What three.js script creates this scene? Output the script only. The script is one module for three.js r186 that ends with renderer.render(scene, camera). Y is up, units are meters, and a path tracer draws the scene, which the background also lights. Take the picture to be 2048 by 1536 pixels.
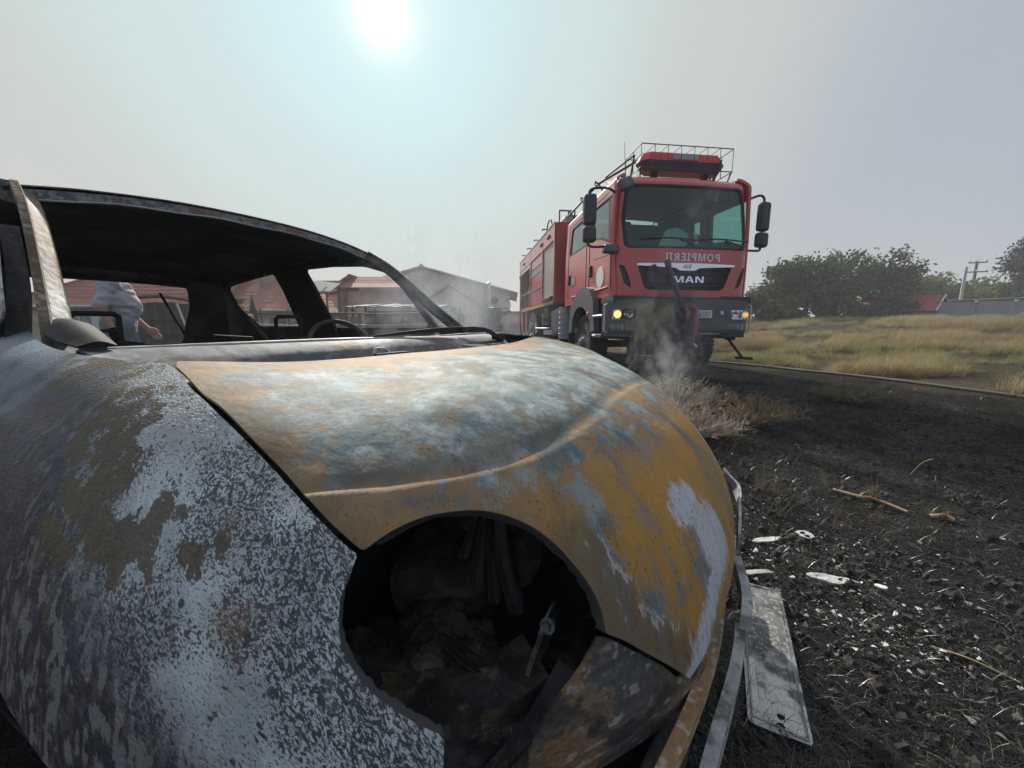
import * as THREE from 'three';
import { mergeGeometries, mergeVertices } from 'three/addons/utils/BufferGeometryUtils.js';
import { RoundedBoxGeometry } from 'three/addons/geometries/RoundedBoxGeometry.js';
import { TextGeometry } from 'three/addons/geometries/TextGeometry.js';
import { FontLoader } from 'three/addons/loaders/FontLoader.js';
import { MarchingCubes } from 'three/addons/objects/MarchingCubes.js';

// ------------------------------------------------------------------ camera, sky, sun, exposure
const scene = new THREE.Scene();
const EYE = 0.95;
const camera = new THREE.PerspectiveCamera(92.12, 4 / 3, 0.02, 1500);
camera.position.set(0, EYE, 0);
camera.rotation.set(-Math.atan(111 / 740), 0, 0);
const renderer = new THREE.WebGLRenderer({ antialias: true });
renderer.toneMapping = THREE.LinearToneMapping;
renderer.toneMappingExposure = 1.3;
renderer.shadowMap.enabled = true;

const SUN_AZ = THREE.MathUtils.degToRad(-17.1), SUN_EL = THREE.MathUtils.degToRad(35.2);
const SUN = new THREE.Vector3(Math.sin(SUN_AZ) * Math.cos(SUN_EL), Math.sin(SUN_EL), -Math.cos(SUN_AZ) * Math.cos(SUN_EL));
const lin = (c) => (c <= 0.04045 ? c / 12.92 : Math.pow((c + 0.055) / 1.055, 2.4));
const s2l = (r, g, b) => [lin(r / 255), lin(g / 255), lin(b / 255)];
const smooth = (a, b, x) => { const t = Math.min(1, Math.max(0, (x - a) / (b - a))); return t * t * (3 - 2 * t); };
const mix = (a, b, t) => a + (b - a) * t;
const mix3 = (a, b, t) => [a[0] + (b[0] - a[0]) * t, a[1] + (b[1] - a[1]) * t, a[2] + (b[2] - a[2]) * t];
const clamp01 = (x) => Math.min(1, Math.max(0, x));
{
  const W = 1024, Hh = 512, data = new Float32Array(W * Hh * 4);
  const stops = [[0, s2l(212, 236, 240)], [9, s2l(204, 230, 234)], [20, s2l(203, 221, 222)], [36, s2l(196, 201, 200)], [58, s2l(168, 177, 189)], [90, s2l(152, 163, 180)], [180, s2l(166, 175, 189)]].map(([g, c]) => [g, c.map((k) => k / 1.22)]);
  for (let j = 0; j < Hh; j++) {
    const el = ((j + 0.5) / Hh - 0.5) * Math.PI, y = Math.sin(el), ce = Math.cos(el);
    for (let i = 0; i < W; i++) {
      const az = ((i + 0.5) / W - 0.5) * 2 * Math.PI, x = Math.cos(az) * ce, z = Math.sin(az) * ce;
      const g = THREE.MathUtils.radToDeg(Math.acos(Math.min(1, x * SUN.x + y * SUN.y + z * SUN.z)));
      let k = 0; while (k < stops.length - 2 && g > stops[k + 1][0]) k++;
      let c = mix3(stops[k][1], stops[k + 1][1], smooth(stops[k][0], stops[k + 1][0], g));
      const haze = Math.exp(-Math.max(0, y) * 7) * smooth(110, 25, g);
      c = mix3(c, s2l(232, 226, 208).map((k) => k / 1.22), haze * 0.85);
      const glow = 16 * Math.exp(-Math.pow(g / 1.05, 2)) + 0.5 * Math.exp(-Math.pow(g / 2.3, 2)) + 0.14 * Math.exp(-g / 7);
      const at = (j * W + i) * 4;
      data[at] = c[0] + glow; data[at + 1] = c[1] + glow; data[at + 2] = c[2] + glow * 0.97; data[at + 3] = 1;
    }
  }
  const sky = new THREE.DataTexture(data, W, Hh, THREE.RGBAFormat, THREE.FloatType);
  sky.mapping = THREE.EquirectangularReflectionMapping; sky.magFilter = THREE.LinearFilter; sky.needsUpdate = true;
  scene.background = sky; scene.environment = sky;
}
const sun = new THREE.DirectionalLight(new THREE.Color(1, 0.93, 0.82), 4.4);
sun.position.copy(SUN).multiplyScalar(60); sun.castShadow = true; sun.shadow.radius = 2;
sun.shadow.mapSize.set(4096, 4096); Object.assign(sun.shadow.camera, { left: -40, right: 40, top: 40, bottom: -40, near: 1, far: 140 });
scene.add(sun); scene.add(sun.target);
scene.fog = new THREE.FogExp2(new THREE.Color(0.86, 0.9, 0.95), 0.0035);

// ------------------------------------------------------------------ helpers
let seed = 7;
const rnd = () => { seed = (seed + 0x6d2b79f5) | 0; let t = Math.imul(seed ^ (seed >>> 15), 1 | seed); t = (t + Math.imul(t ^ (t >>> 7), 61 | t)) ^ t; return ((t ^ (t >>> 14)) >>> 0) / 4294967296; };
const rr = (a, b) => a + (b - a) * rnd();
const hash = (x, y, z) => { let h = Math.imul(x | 0, 374761393) + Math.imul(y | 0, 668265263) + Math.imul(z | 0, 1442695041); h = Math.imul(h ^ (h >>> 13), 1274126177); return ((h ^ (h >>> 16)) >>> 0) / 4294967296; };
function noise(x, y, z = 0) {
  const ix = Math.floor(x), iy = Math.floor(y), iz = Math.floor(z), fx = x - ix, fy = y - iy, fz = z - iz;
  const u = fx * fx * (3 - 2 * fx), v = fy * fy * (3 - 2 * fy), w = fz * fz * (3 - 2 * fz);
  const a = mix(mix(hash(ix, iy, iz), hash(ix + 1, iy, iz), u), mix(hash(ix, iy + 1, iz), hash(ix + 1, iy + 1, iz), u), v);
  if (fz === 0) return a;
  return mix(a, mix(mix(hash(ix, iy, iz + 1), hash(ix + 1, iy, iz + 1), u), mix(hash(ix, iy + 1, iz + 1), hash(ix + 1, iy + 1, iz + 1), u), v), w);
}
function fbm(x, y, o = 5, z = 0) { let s = 0, a = 0.5, n = 0; for (let k = 0; k < o; k++) { s += a * noise(x, y, z + k * 17); n += a; a *= 0.5; x *= 2.03; y *= 2.03; } return s / n; }
// nearest feature point: [distance, cell value]
function cell(x, y, s = 0) {
  const ix = Math.floor(x), iy = Math.floor(y); let d = 9, c = 0, d2 = 9;
  for (let j = -1; j < 2; j++) for (let i = -1; i < 2; i++) {
    const px = ix + i + hash(ix + i, iy + j, s), py = iy + j + hash(ix + i, iy + j, s + 7), q = (px - x) ** 2 + (py - y) ** 2;
    if (q < d) { d2 = d; d = q; c = hash(ix + i, iy + j, s + 13); } else if (q < d2) d2 = q;
  }
  return [Math.sqrt(d), c, Math.sqrt(d2)];
}
// colour texture from a function of (u, v) that returns linear rgb; optional second texture of heights / roughness
function tex(w, h, fn, opt = {}) {
  const a = new Uint8Array(w * h * 4), enc = (c) => { c = clamp01(c); return 255 * (c <= 0.0031308 ? c * 12.92 : 1.055 * Math.pow(c, 1 / 2.4) - 0.055); };
  for (let j = 0; j < h; j++) for (let i = 0; i < w; i++) {
    const c = fn((i + 0.5) / w, (j + 0.5) / h), at = (j * w + i) * 4;
    if (opt.data) { a[at] = 255 * clamp01(c[0]); a[at + 1] = 255 * clamp01(c[1]); a[at + 2] = 255 * clamp01(c[2]); } else { a[at] = enc(c[0]); a[at + 1] = enc(c[1]); a[at + 2] = enc(c[2]); }
    a[at + 3] = c.length > 3 ? 255 * clamp01(c[3]) : 255;
  }
  const t = new THREE.DataTexture(a, w, h, THREE.RGBAFormat); t.magFilter = THREE.LinearFilter; t.minFilter = THREE.LinearMipmapLinearFilter; t.generateMipmaps = true;
  t.wrapS = t.wrapT = opt.clamp ? THREE.ClampToEdgeWrapping : THREE.RepeatWrapping; if (!opt.data) t.colorSpace = THREE.SRGBColorSpace; t.needsUpdate = true;
  return t;
}
// periodic noise on [0,1)^2 with p cells
function pnoise(u, v, p, s = 0) {
  const x = u * p, y = v * p, ix = Math.floor(x), iy = Math.floor(y), fx = x - ix, fy = y - iy, a = fx * fx * (3 - 2 * fx), b = fy * fy * (3 - 2 * fy), m = (k) => ((k % p) + p) % p;
  return mix(mix(hash(m(ix), m(iy), s), hash(m(ix + 1), m(iy), s), a), mix(hash(m(ix), m(iy + 1), s), hash(m(ix + 1), m(iy + 1), s), a), b);
}
function pfbm(u, v, p, o, s = 0) { let t = 0, a = 0.5, n = 0; for (let k = 0; k < o; k++) { t += a * pnoise(u, v, p, s + k * 3); n += a; a *= 0.5; p *= 2; } return t / n; }

const V = (x, y, z) => new THREE.Vector3(x, y, z);
const RGB = (r, g, b) => new THREE.Color().setRGB(r, g, b);
function std(rgb, rough = 0.8, extra = {}) { return new THREE.MeshStandardMaterial({ color: RGB(...rgb), roughness: rough, ...extra }); }
function phys(rgb, rough, extra = {}) { return new THREE.MeshPhysicalMaterial({ color: RGB(...rgb), roughness: rough, ...extra }); }
const taken = new Map();
function numbered(n) { const k = taken.get(n) || 0; taken.set(n, k + 1); return k ? n + '_' + String(k).padStart(3, '0') : n; }
function mesh(name, geo, mat, parent = scene) {
  const m = new THREE.Mesh(geo, mat); m.castShadow = m.receiveShadow = true;
  m.name = parent === scene ? numbered(name) : name; parent.add(m); return m;
}
function tag(o, label, category, group, kind) { if (label) o.userData.label = label; if (category) o.userData.category = category; if (group) o.userData.group = group; if (kind) o.userData.kind = kind; return o; }
function thing(name, label, category, pos = [0, 0, 0], turn = 0, group) {
  const o = new THREE.Group(); o.name = numbered(name); o.position.set(...pos); o.rotation.y = turn; scene.add(o); return tag(o, label, category, group);
}
function part(name, parent) { const o = new THREE.Group(); o.name = name; parent.add(o); return o; }
function copyOf(o, pos, turn, label, scale) { const c = o.clone(); c.userData = { ...o.userData }; c.name = numbered(o.userData.base || o.name.replace(/_\d{3}$/, '')); scene.add(c); c.position.set(...pos); c.rotation.y = turn; if (scale) c.scale.set(...scale); if (label) c.userData.label = label; return c; }
function box(w, h, d, x = 0, y = 0, z = 0, rx = 0, ry = 0, rz = 0) { const g = new THREE.BoxGeometry(w, h, d); if (rx || ry || rz) g.applyMatrix4(new THREE.Matrix4().makeRotationFromEuler(new THREE.Euler(rx, ry, rz))); return g.translate(x, y, z); }
function rbox(w, h, d, r, x = 0, y = 0, z = 0, rx = 0, ry = 0, rz = 0, seg = 2) { const g = new RoundedBoxGeometry(w, h, d, seg, Math.min(r, w / 2.01, h / 2.01, d / 2.01)); if (rx || ry || rz) g.applyMatrix4(new THREE.Matrix4().makeRotationFromEuler(new THREE.Euler(rx, ry, rz))); return g.translate(x, y, z); }
function bar(p, q, r0, r1 = r0, n = 8) {
  const a = V(...p), b = V(...q), d = b.clone().sub(a), g = new THREE.CylinderGeometry(r1, r0, d.length(), n);
  g.applyQuaternion(new THREE.Quaternion().setFromUnitVectors(V(0, 1, 0), d.clone().normalize()));
  return g.translate((a.x + b.x) / 2, (a.y + b.y) / 2, (a.z + b.z) / 2);
}
function tube(pts, r, n = 8, closed = false, seg = 0) { const c = new THREE.CatmullRomCurve3(pts.map((p) => V(...p)), closed, 'centripetal'); return new THREE.TubeGeometry(c, seg || pts.length * 5, r, n, closed); }
// bars with sharp bends
function wire(pts, r, n = 6) { return join(pts.slice(1).map((p, i) => bar(pts[i], p, r, r, n)).concat(pts.slice(1, -1).map((p) => new THREE.SphereGeometry(r, n, 4).translate(...p)))); }
function join(list) {
  return mergeGeometries(list.map((g) => { let k = g.index ? g.toNonIndexed() : g; for (const a of Object.keys(k.attributes)) if (!['position', 'normal', 'uv'].includes(a)) k.deleteAttribute(a); if (!k.attributes.normal) k.computeVertexNormals(); if (!k.attributes.uv) k.setAttribute('uv', new THREE.BufferAttribute(new Float32Array(k.attributes.position.count * 2), 2)); return k; }));
}
// uv in metres from the dominant direction of each face
function metric(g, s = 1) {
  g = g.index ? g.toNonIndexed() : g; const p = g.attributes.position, uv = new Float32Array(p.count * 2);
  for (let i = 0; i < p.count; i += 3) {
    const a = V().fromBufferAttribute(p, i), b = V().fromBufferAttribute(p, i + 1), c = V().fromBufferAttribute(p, i + 2), n = b.clone().sub(a).cross(c.clone().sub(a));
    const ax = Math.abs(n.x), ay = Math.abs(n.y), az = Math.abs(n.z);
    for (let k = 0; k < 3; k++) { const q = [a, b, c][k]; const [u, v] = ay >= ax && ay >= az ? [q.x, q.z] : ax >= az ? [q.z, q.y] : [q.x, q.y]; uv[(i + k) * 2] = u * s; uv[(i + k) * 2 + 1] = v * s; }
  }
  g.setAttribute('uv', new THREE.BufferAttribute(uv, 2)); return g;
}
// ---- sheet panels: a smooth surface (u, v) -> point, cut by outlines, with real thickness
const segDist = (px, py, ax, ay, bx, by) => { const dx = bx - ax, dy = by - ay, t = clamp01(((px - ax) * dx + (py - ay) * dy) / (dx * dx + dy * dy || 1e-9)); return (px - ax - t * dx) ** 2 + (py - ay - t * dy) ** 2; };
function inside(poly, x, y) { let r = false; for (let i = 0, j = poly.length - 1; i < poly.length; j = i++) { const [ax, ay] = poly[i], [bx, by] = poly[j]; if (ay > y !== by > y && x < ((bx - ax) * (y - ay)) / (by - ay) + ax) r = !r; } return r; }
function polySd(poly, x, y) { let d = 1e9; for (let i = 0, j = poly.length - 1; i < poly.length; j = i++) d = Math.min(d, segDist(x, y, poly[i][0], poly[i][1], poly[j][0], poly[j][1])); d = Math.sqrt(d); return inside(poly, x, y) ? d : -d; }
function panel(S, poly, { holes = [], nu = 80, nv = 80, thick = 0.003, uv = null, sdf = null, flip = false } = {}) {
  let u0 = 1e9, u1 = -1e9, v0 = 1e9, v1 = -1e9;
  for (const [a, b] of poly) { u0 = Math.min(u0, a); u1 = Math.max(u1, a); v0 = Math.min(v0, b); v1 = Math.max(v1, b); }
  const eu = (u1 - u0) / nu, ev = (v1 - v0) / nv; u0 -= eu * 0.5; v0 -= ev * 0.5;
  const N = nu + 2, M = nv + 2, sd = new Float64Array(N * M), at = (i, j) => [u0 + i * eu, v0 + j * ev];
  for (let i = 0; i < N; i++) for (let j = 0; j < M; j++) {
    const [x, y] = at(i, j); let d = polySd(poly, x, y);
    for (const h of holes) d = Math.min(d, -polySd(h, x, y));
    if (sdf) d = Math.min(d, sdf(x, y));
    sd[i * M + j] = Math.abs(d) < 1e-7 ? -1e-7 : d;
  }
  const verts = [], key = new Map(), tris = [];
  const vid = (k, x, y) => { let n = key.get(k); if (n === undefined) { n = verts.length; verts.push([x, y]); key.set(k, n); } return n; };
  const node = (i, j) => vid('n' + i + ',' + j, ...at(i, j));
  const cut = (a, b) => { const ka = a[0] * M + a[1], kb = b[0] * M + b[1]; if (ka > kb) return cut(b, a); const t = sd[ka] / (sd[ka] - sd[kb]), p = at(...a), q = at(...b); return vid('c' + ka + ',' + kb, mix(p[0], q[0], t), mix(p[1], q[1], t)); };
  const emit = (T) => {
    const inn = T.map(([i, j]) => sd[i * M + j] > 0), n = inn.filter(Boolean).length;
    if (n === 3) tris.push([node(...T[0]), node(...T[1]), node(...T[2])]);
    else if (n === 1) { const k = inn.indexOf(true), a = T[k], b = T[(k + 1) % 3], c = T[(k + 2) % 3]; tris.push([node(...a), cut(a, b), cut(a, c)]); }
    else if (n === 2) { const k = inn.indexOf(false), a = T[k], b = T[(k + 1) % 3], c = T[(k + 2) % 3], p = cut(a, b), q = cut(a, c); tris.push([p, node(...b), node(...c)], [p, node(...c), q]); }
  };
  for (let i = 0; i < N - 1; i++) for (let j = 0; j < M - 1; j++) { emit([[i, j], [i + 1, j], [i + 1, j + 1]]); emit([[i, j], [i + 1, j + 1], [i, j + 1]]); }
  const P = [], Nn = [];
  for (const [x, y] of verts) { const p = S(x, y), a = S(x + eu * 0.3, y), b = S(x, y + ev * 0.3), a0 = S(x - eu * 0.3, y), b0 = S(x, y - ev * 0.3); P.push(p); Nn.push(V(...a).sub(V(...a0)).cross(V(...b).sub(V(...b0))).normalize().multiplyScalar(flip ? -1 : 1)); }
  if (flip) for (const t of tris) { const k = t[1]; t[1] = t[2]; t[2] = k; }
  const pos = [], nor = [], uvs = [], idx = [], push = (p, n, t) => { pos.push(...p); nor.push(...n); uvs.push(...t); return pos.length / 3 - 1; };
  const tuv = (i) => (uv ? uv(verts[i][0], verts[i][1], P[i]) : [verts[i][0], verts[i][1]]);
  const top = verts.map((_, i) => push(P[i], [Nn[i].x, Nn[i].y, Nn[i].z], tuv(i)));
  const low = verts.map((_, i) => push([P[i][0] - Nn[i].x * thick, P[i][1] - Nn[i].y * thick, P[i][2] - Nn[i].z * thick], [-Nn[i].x, -Nn[i].y, -Nn[i].z], tuv(i)));
  const edges = new Map();
  for (const [a, b, c] of tris) { idx.push(top[a], top[b], top[c], low[a], low[c], low[b]); for (const [p, q] of [[a, b], [b, c], [c, a]]) { const k = p < q ? p + ',' + q : q + ',' + p; edges.set(k, edges.has(k) ? null : [p, q]); } }
  for (const e of edges.values()) if (e) {
    const [a, b] = e, A = V(...P[a]), B = V(...P[b]), n = B.clone().sub(A).cross(Nn[a]).normalize().toArray(), L = (i) => [pos[low[i] * 3], pos[low[i] * 3 + 1], pos[low[i] * 3 + 2]];
    const i0 = push(P[a], n, tuv(a)), i1 = push(P[b], n, tuv(b)), i2 = push(L(b), n, tuv(b)), i3 = push(L(a), n, tuv(a)); idx.push(i0, i2, i1, i0, i3, i2);
  }
  const g = new THREE.BufferGeometry(); g.setAttribute('position', new THREE.Float32BufferAttribute(pos, 3)); g.setAttribute('normal', new THREE.Float32BufferAttribute(nor, 3)); g.setAttribute('uv', new THREE.Float32BufferAttribute(uvs, 2)); g.setIndex(idx);
  return g;
}
const crv = (a, b, c, d, f) => 0.5 * (2 * b + (c - a) * f + (2 * a - 5 * b + 4 * c - d) * f * f + (3 * b - a - 3 * c + d) * f * f * f);
function crAt(p, t) { // p: array of [x,y,z], extrapolated at the ends
  const n = p.length, i = Math.min(n - 2, Math.max(0, Math.floor(t))), f = t - i, g = (k) => (k < 0 ? [0, 1, 2].map((c) => 2 * p[0][c] - p[1][c]) : k >= n ? [0, 1, 2].map((c) => 2 * p[n - 1][c] - p[n - 2][c]) : p[k]);
  const a = g(i - 1), b = g(i), c = g(i + 1), d = g(i + 2); return [crv(a[0], b[0], c[0], d[0], f), crv(a[1], b[1], c[1], d[1], f), crv(a[2], b[2], c[2], d[2], f)];
}
function netSurface(net) { return (u, v) => { const i = Math.min(net.length - 2, Math.max(0, Math.floor(u))), rows = []; for (let k = i - 1; k <= i + 2; k++) rows.push(k < 0 || k >= net.length ? null : crAt(net[k], v)); const ex = (a, b) => [0, 1, 2].map((c) => 2 * a[c] - b[c]); if (!rows[0]) rows[0] = ex(rows[1], rows[2]); if (!rows[3]) rows[3] = ex(rows[2], rows[1]); const f = u - i; return [0, 1, 2].map((c) => crv(rows[0][c], rows[1][c], rows[2][c], rows[3][c], f)); }; }
// strip lofted through rows of points
function loft(rows, nu = 40, nv = 40, thick = 0.004, flip = false, S0 = null) { const S = netSurface(rows), a = rows.length - 1, b = rows[0].length - 1; return panel(S0 ? (u, v) => S0(S(u, v), u, v) : S, [[0, 0], [a, 0], [a, b], [0, b]], { nu, nv, thick, flip, uv: (u, v, p) => [p[0] + p[2] * 0.3, p[1] + p[2]] }); }
// sheet strip swept along a path with a given cross-section of 2D points (closed)
function sweep(path, section, up = [0, 1, 0], n = 24, scale = null) {
  const c = new THREE.CatmullRomCurve3(path.map((p) => V(...p)), false, 'centripetal'), pos = [], idx = [], uvs = [], m = section.length; let len = 0, last = null;
  for (let i = 0; i <= n; i++) {
    const t = i / n, p = c.getPointAt(t), d = c.getTangentAt(t), s = V(...up).cross(d).normalize(), u = d.clone().cross(s).normalize(); if (last) len += p.distanceTo(last); last = p; const k = scale ? scale(t) : 1;
    for (let j = 0; j < m; j++) { const q = p.clone().addScaledVector(s, section[j][0] * k).addScaledVector(u, section[j][1] * k); pos.push(q.x, q.y, q.z); uvs.push(len, j / m * 0.3); }
    if (i) for (let j = 0; j < m; j++) { const a = (i - 1) * m + j, b = (i - 1) * m + ((j + 1) % m), e = i * m + j, f2 = i * m + ((j + 1) % m); idx.push(a, b, e, b, f2, e); }
  }
  for (const o of [0, n * m]) { const base = pos.length / 3; for (let j = 0; j < m; j++) { pos.push(pos[(o + j) * 3], pos[(o + j) * 3 + 1], pos[(o + j) * 3 + 2]); uvs.push(0, 0); } for (let j = 1; j < m - 1; j++) o ? idx.push(base, base + j, base + j + 1) : idx.push(base, base + j + 1, base + j); }
  const g = new THREE.BufferGeometry(); g.setAttribute('position', new THREE.Float32BufferAttribute(pos, 3)); g.setAttribute('uv', new THREE.Float32BufferAttribute(uvs, 2)); g.setIndex(idx);
  const h = g.toNonIndexed(); h.computeVertexNormals(); return h;
}
const circle = (cx, cy, rx, ry = rx, n = 40, a0 = 0) => Array.from({ length: n }, (_, i) => [cx + rx * Math.cos(a0 + (i / n) * 2 * Math.PI), cy + ry * Math.sin(a0 + (i / n) * 2 * Math.PI)]);
function roundPoly(poly, r, n = 5) { // rounded corners
  const out = []; for (let i = 0; i < poly.length; i++) { const p = poly[i], a = poly[(i + poly.length - 1) % poly.length], b = poly[(i + 1) % poly.length], da = Math.hypot(a[0] - p[0], a[1] - p[1]), db = Math.hypot(b[0] - p[0], b[1] - p[1]), k = Math.min(r, da / 2.1, db / 2.1), q = [p[0] + ((a[0] - p[0]) / da) * k, p[1] + ((a[1] - p[1]) / da) * k], s = [p[0] + ((b[0] - p[0]) / db) * k, p[1] + ((b[1] - p[1]) / db) * k]; for (let j = 0; j <= n; j++) { const t = j / n; out.push([(1 - t) ** 2 * q[0] + 2 * t * (1 - t) * p[0] + t * t * s[0], (1 - t) ** 2 * q[1] + 2 * t * (1 - t) * p[1] + t * t * s[1]]); } } return out;
}
function instanced(name, geo, mat, mats, cols, label) { const m = new THREE.InstancedMesh(geo, mat, mats.length); mats.forEach((k, i) => { m.setMatrixAt(i, k); if (cols) m.setColorAt(i, cols[i]); }); m.name = numbered(name); m.castShadow = m.receiveShadow = true; m.userData = { kind: 'stuff', label, category: name.replace(/_/g, ' ').split(' ').slice(-1)[0] }; scene.add(m); return m; }
const font = await new FontLoader().loadAsync('fonts/droid/droid_sans_bold.typeface.json');
const fontR = await new FontLoader().loadAsync('fonts/droid/droid_sans_regular.typeface.json');
function text(str, size, depth, w, f = font) { const g = new TextGeometry(str, { font: f, size, depth, curveSegments: 4 }); g.computeBoundingBox(); const b = g.boundingBox; g.translate(-(b.max.x + b.min.x) / 2, -(b.max.y + b.min.y) / 2, 0); if (w) g.scale(w / (b.max.x - b.min.x), 1, 1); return g; }

// ------------------------------------------------------------------ terrain
const hoseX = (z) => 4.94 + (z + 8.74) * 0.345 + 0.12 * Math.sin(z * 1.1);
function height(x, z) {
  const q = (x - 5) * 0.8 + (-z - 7) * 0.35, d = Math.hypot(x, z);
  let h = 0.13 * smooth(2.5, 6, -z) + 0.1 * smooth(14, 30, -z) + 1.25 * smooth(0, 19, q) * smooth(300, 60, d);
  h += (fbm(x * 0.35 + 9, z * 0.35, 3) - 0.5) * 0.22 * smooth(5, 12, x - z * 0.15) ;
  return h;
}
function burnt(x, z) { return smooth(-0.7, 0.25, hoseX(z) - 0.55 - x + (fbm(x * 0.8, z * 0.8 + 40, 4) - 0.5) * 2.2) * smooth(17, 12, Math.hypot(x - 1, z + 4)); }
const groundTex = (() => {
  const n = 1536, a = new Float32Array(n * n).fill(0), rgb = new Float32Array(n * n * 3);
  for (let j = 0; j < n; j++) for (let i = 0; i < n; i++) { const u = i / n, v = j / n, k = 0.5 + 0.8 * (pfbm(u, v, 24, 3) - 0.5) + 0.5 * (pnoise(u, v, 512, 5) - 0.5); const at = (j * n + i) * 3; a[j * n + i] = k * 0.5; rgb[at] = rgb[at + 1] = rgb[at + 2] = 0.42 * k + 0.08; }
  for (let s = 0; s < 17000; s++) { // matted stalks
    let x = rr(0, n), y = rr(0, n), d = rr(0, 6.283), turn = rr(-0.03, 0.03); const L = rr(12, 90), w = rnd() < 0.25 ? 2 : 1, c = Math.pow(rnd(), 2.2) * 0.9 + 0.05, h = rr(0.3, 1), br = rr(0.8, 1.15);
    for (let t = 0; t < L; t++) { x += Math.cos(d); y += Math.sin(d); d += turn; for (let q = 0; q < w; q++) { const i = ((Math.round(x) % n) + n) % n, j = ((Math.round(y + q) % n) + n) % n, at = j * n + i; rgb[at * 3] = c * br; rgb[at * 3 + 1] = c; rgb[at * 3 + 2] = c * 0.95; a[at] = h; } }
  }
  const t = tex(n, n, (u, v) => { const at = (Math.floor(v * n) * n + Math.floor(u * n)) * 3; return [rgb[at], rgb[at + 1], rgb[at + 2]]; });
  const b = tex(n, n, (u, v) => { const k = a[Math.floor(v * n) * n + Math.floor(u * n)]; return [k, k, k]; }, { data: true });
  return [t, b];
})();
{
  const N = 420, pos = [], col = [], uvs = [], idx = [];
  const warp = (t) => { const s = t * 2 - 1; return Math.sign(s) * (7 * Math.abs(s) + 40 * Math.pow(Math.abs(s), 4) + 450 * Math.pow(Math.abs(s), 12)); };
  for (let j = 0; j <= N; j++) for (let i = 0; i <= N; i++) {
    const x = 1.5 + warp(i / N), z = -2.5 + warp(j / N), d = Math.hypot(x, z), b = burnt(x, z), near = smooth(16, 5, d);
    let y = height(x, z) + near * (fbm(x * 6, z * 6, 4) - 0.5) * 0.035 + near * (noise(x * 30, z * 30) - 0.5) * 0.008;
    pos.push(x, y, z); uvs.push(x / 1.9, z / 1.9);
    const p = fbm(x * 1.3 + 3, z * 1.3, 5), q = fbm(x * 0.3 + 30, z * 0.3 + 5, 4), r = fbm(x * 3.1 + 11, z * 3.1, 4);
    let dry = mix3([0.2, 0.16, 0.1], [0.15, 0.135, 0.075], smooth(0.4, 0.62, q)); dry = mix3(dry, [0.12, 0.09, 0.06], smooth(0.5, 0.7, p) * 0.7);
    let coal = mix3([0.045, 0.042, 0.042], [0.022, 0.021, 0.022], smooth(0.38, 0.55, p)); coal = mix3(coal, [0.14, 0.085, 0.05], smooth(0.58, 0.76, r) * 0.45); coal = mix3(coal, [0.11, 0.108, 0.1], smooth(0.6, 0.75, p) * 0.35);
    const c = mix3(dry, coal, b); const k = mix(1.35, 0.85, b); col.push(c[0] * k, c[1] * k, c[2] * k);
  }
  for (let j = 0; j < N; j++) for (let i = 0; i < N; i++) { const a = j * (N + 1) + i; idx.push(a, a + N + 1, a + 1, a + 1, a + N + 1, a + N + 2); }
  const g = new THREE.BufferGeometry(); g.setAttribute('position', new THREE.Float32BufferAttribute(pos, 3)); g.setAttribute('color', new THREE.Float32BufferAttribute(col, 3)); g.setAttribute('uv', new THREE.Float32BufferAttribute(uvs, 2)); g.setIndex(idx); g.computeVertexNormals();
  const m = new THREE.MeshPhysicalMaterial({ specularIntensity: 0.2, vertexColors: true, map: groundTex[0], bumpMap: groundTex[1], bumpScale: 0.012, roughness: 0.92 });
  tag(mesh('ground', g, m), 'burnt black ground running out into dry grassland', 'ground', null, 'structure');
}

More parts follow.
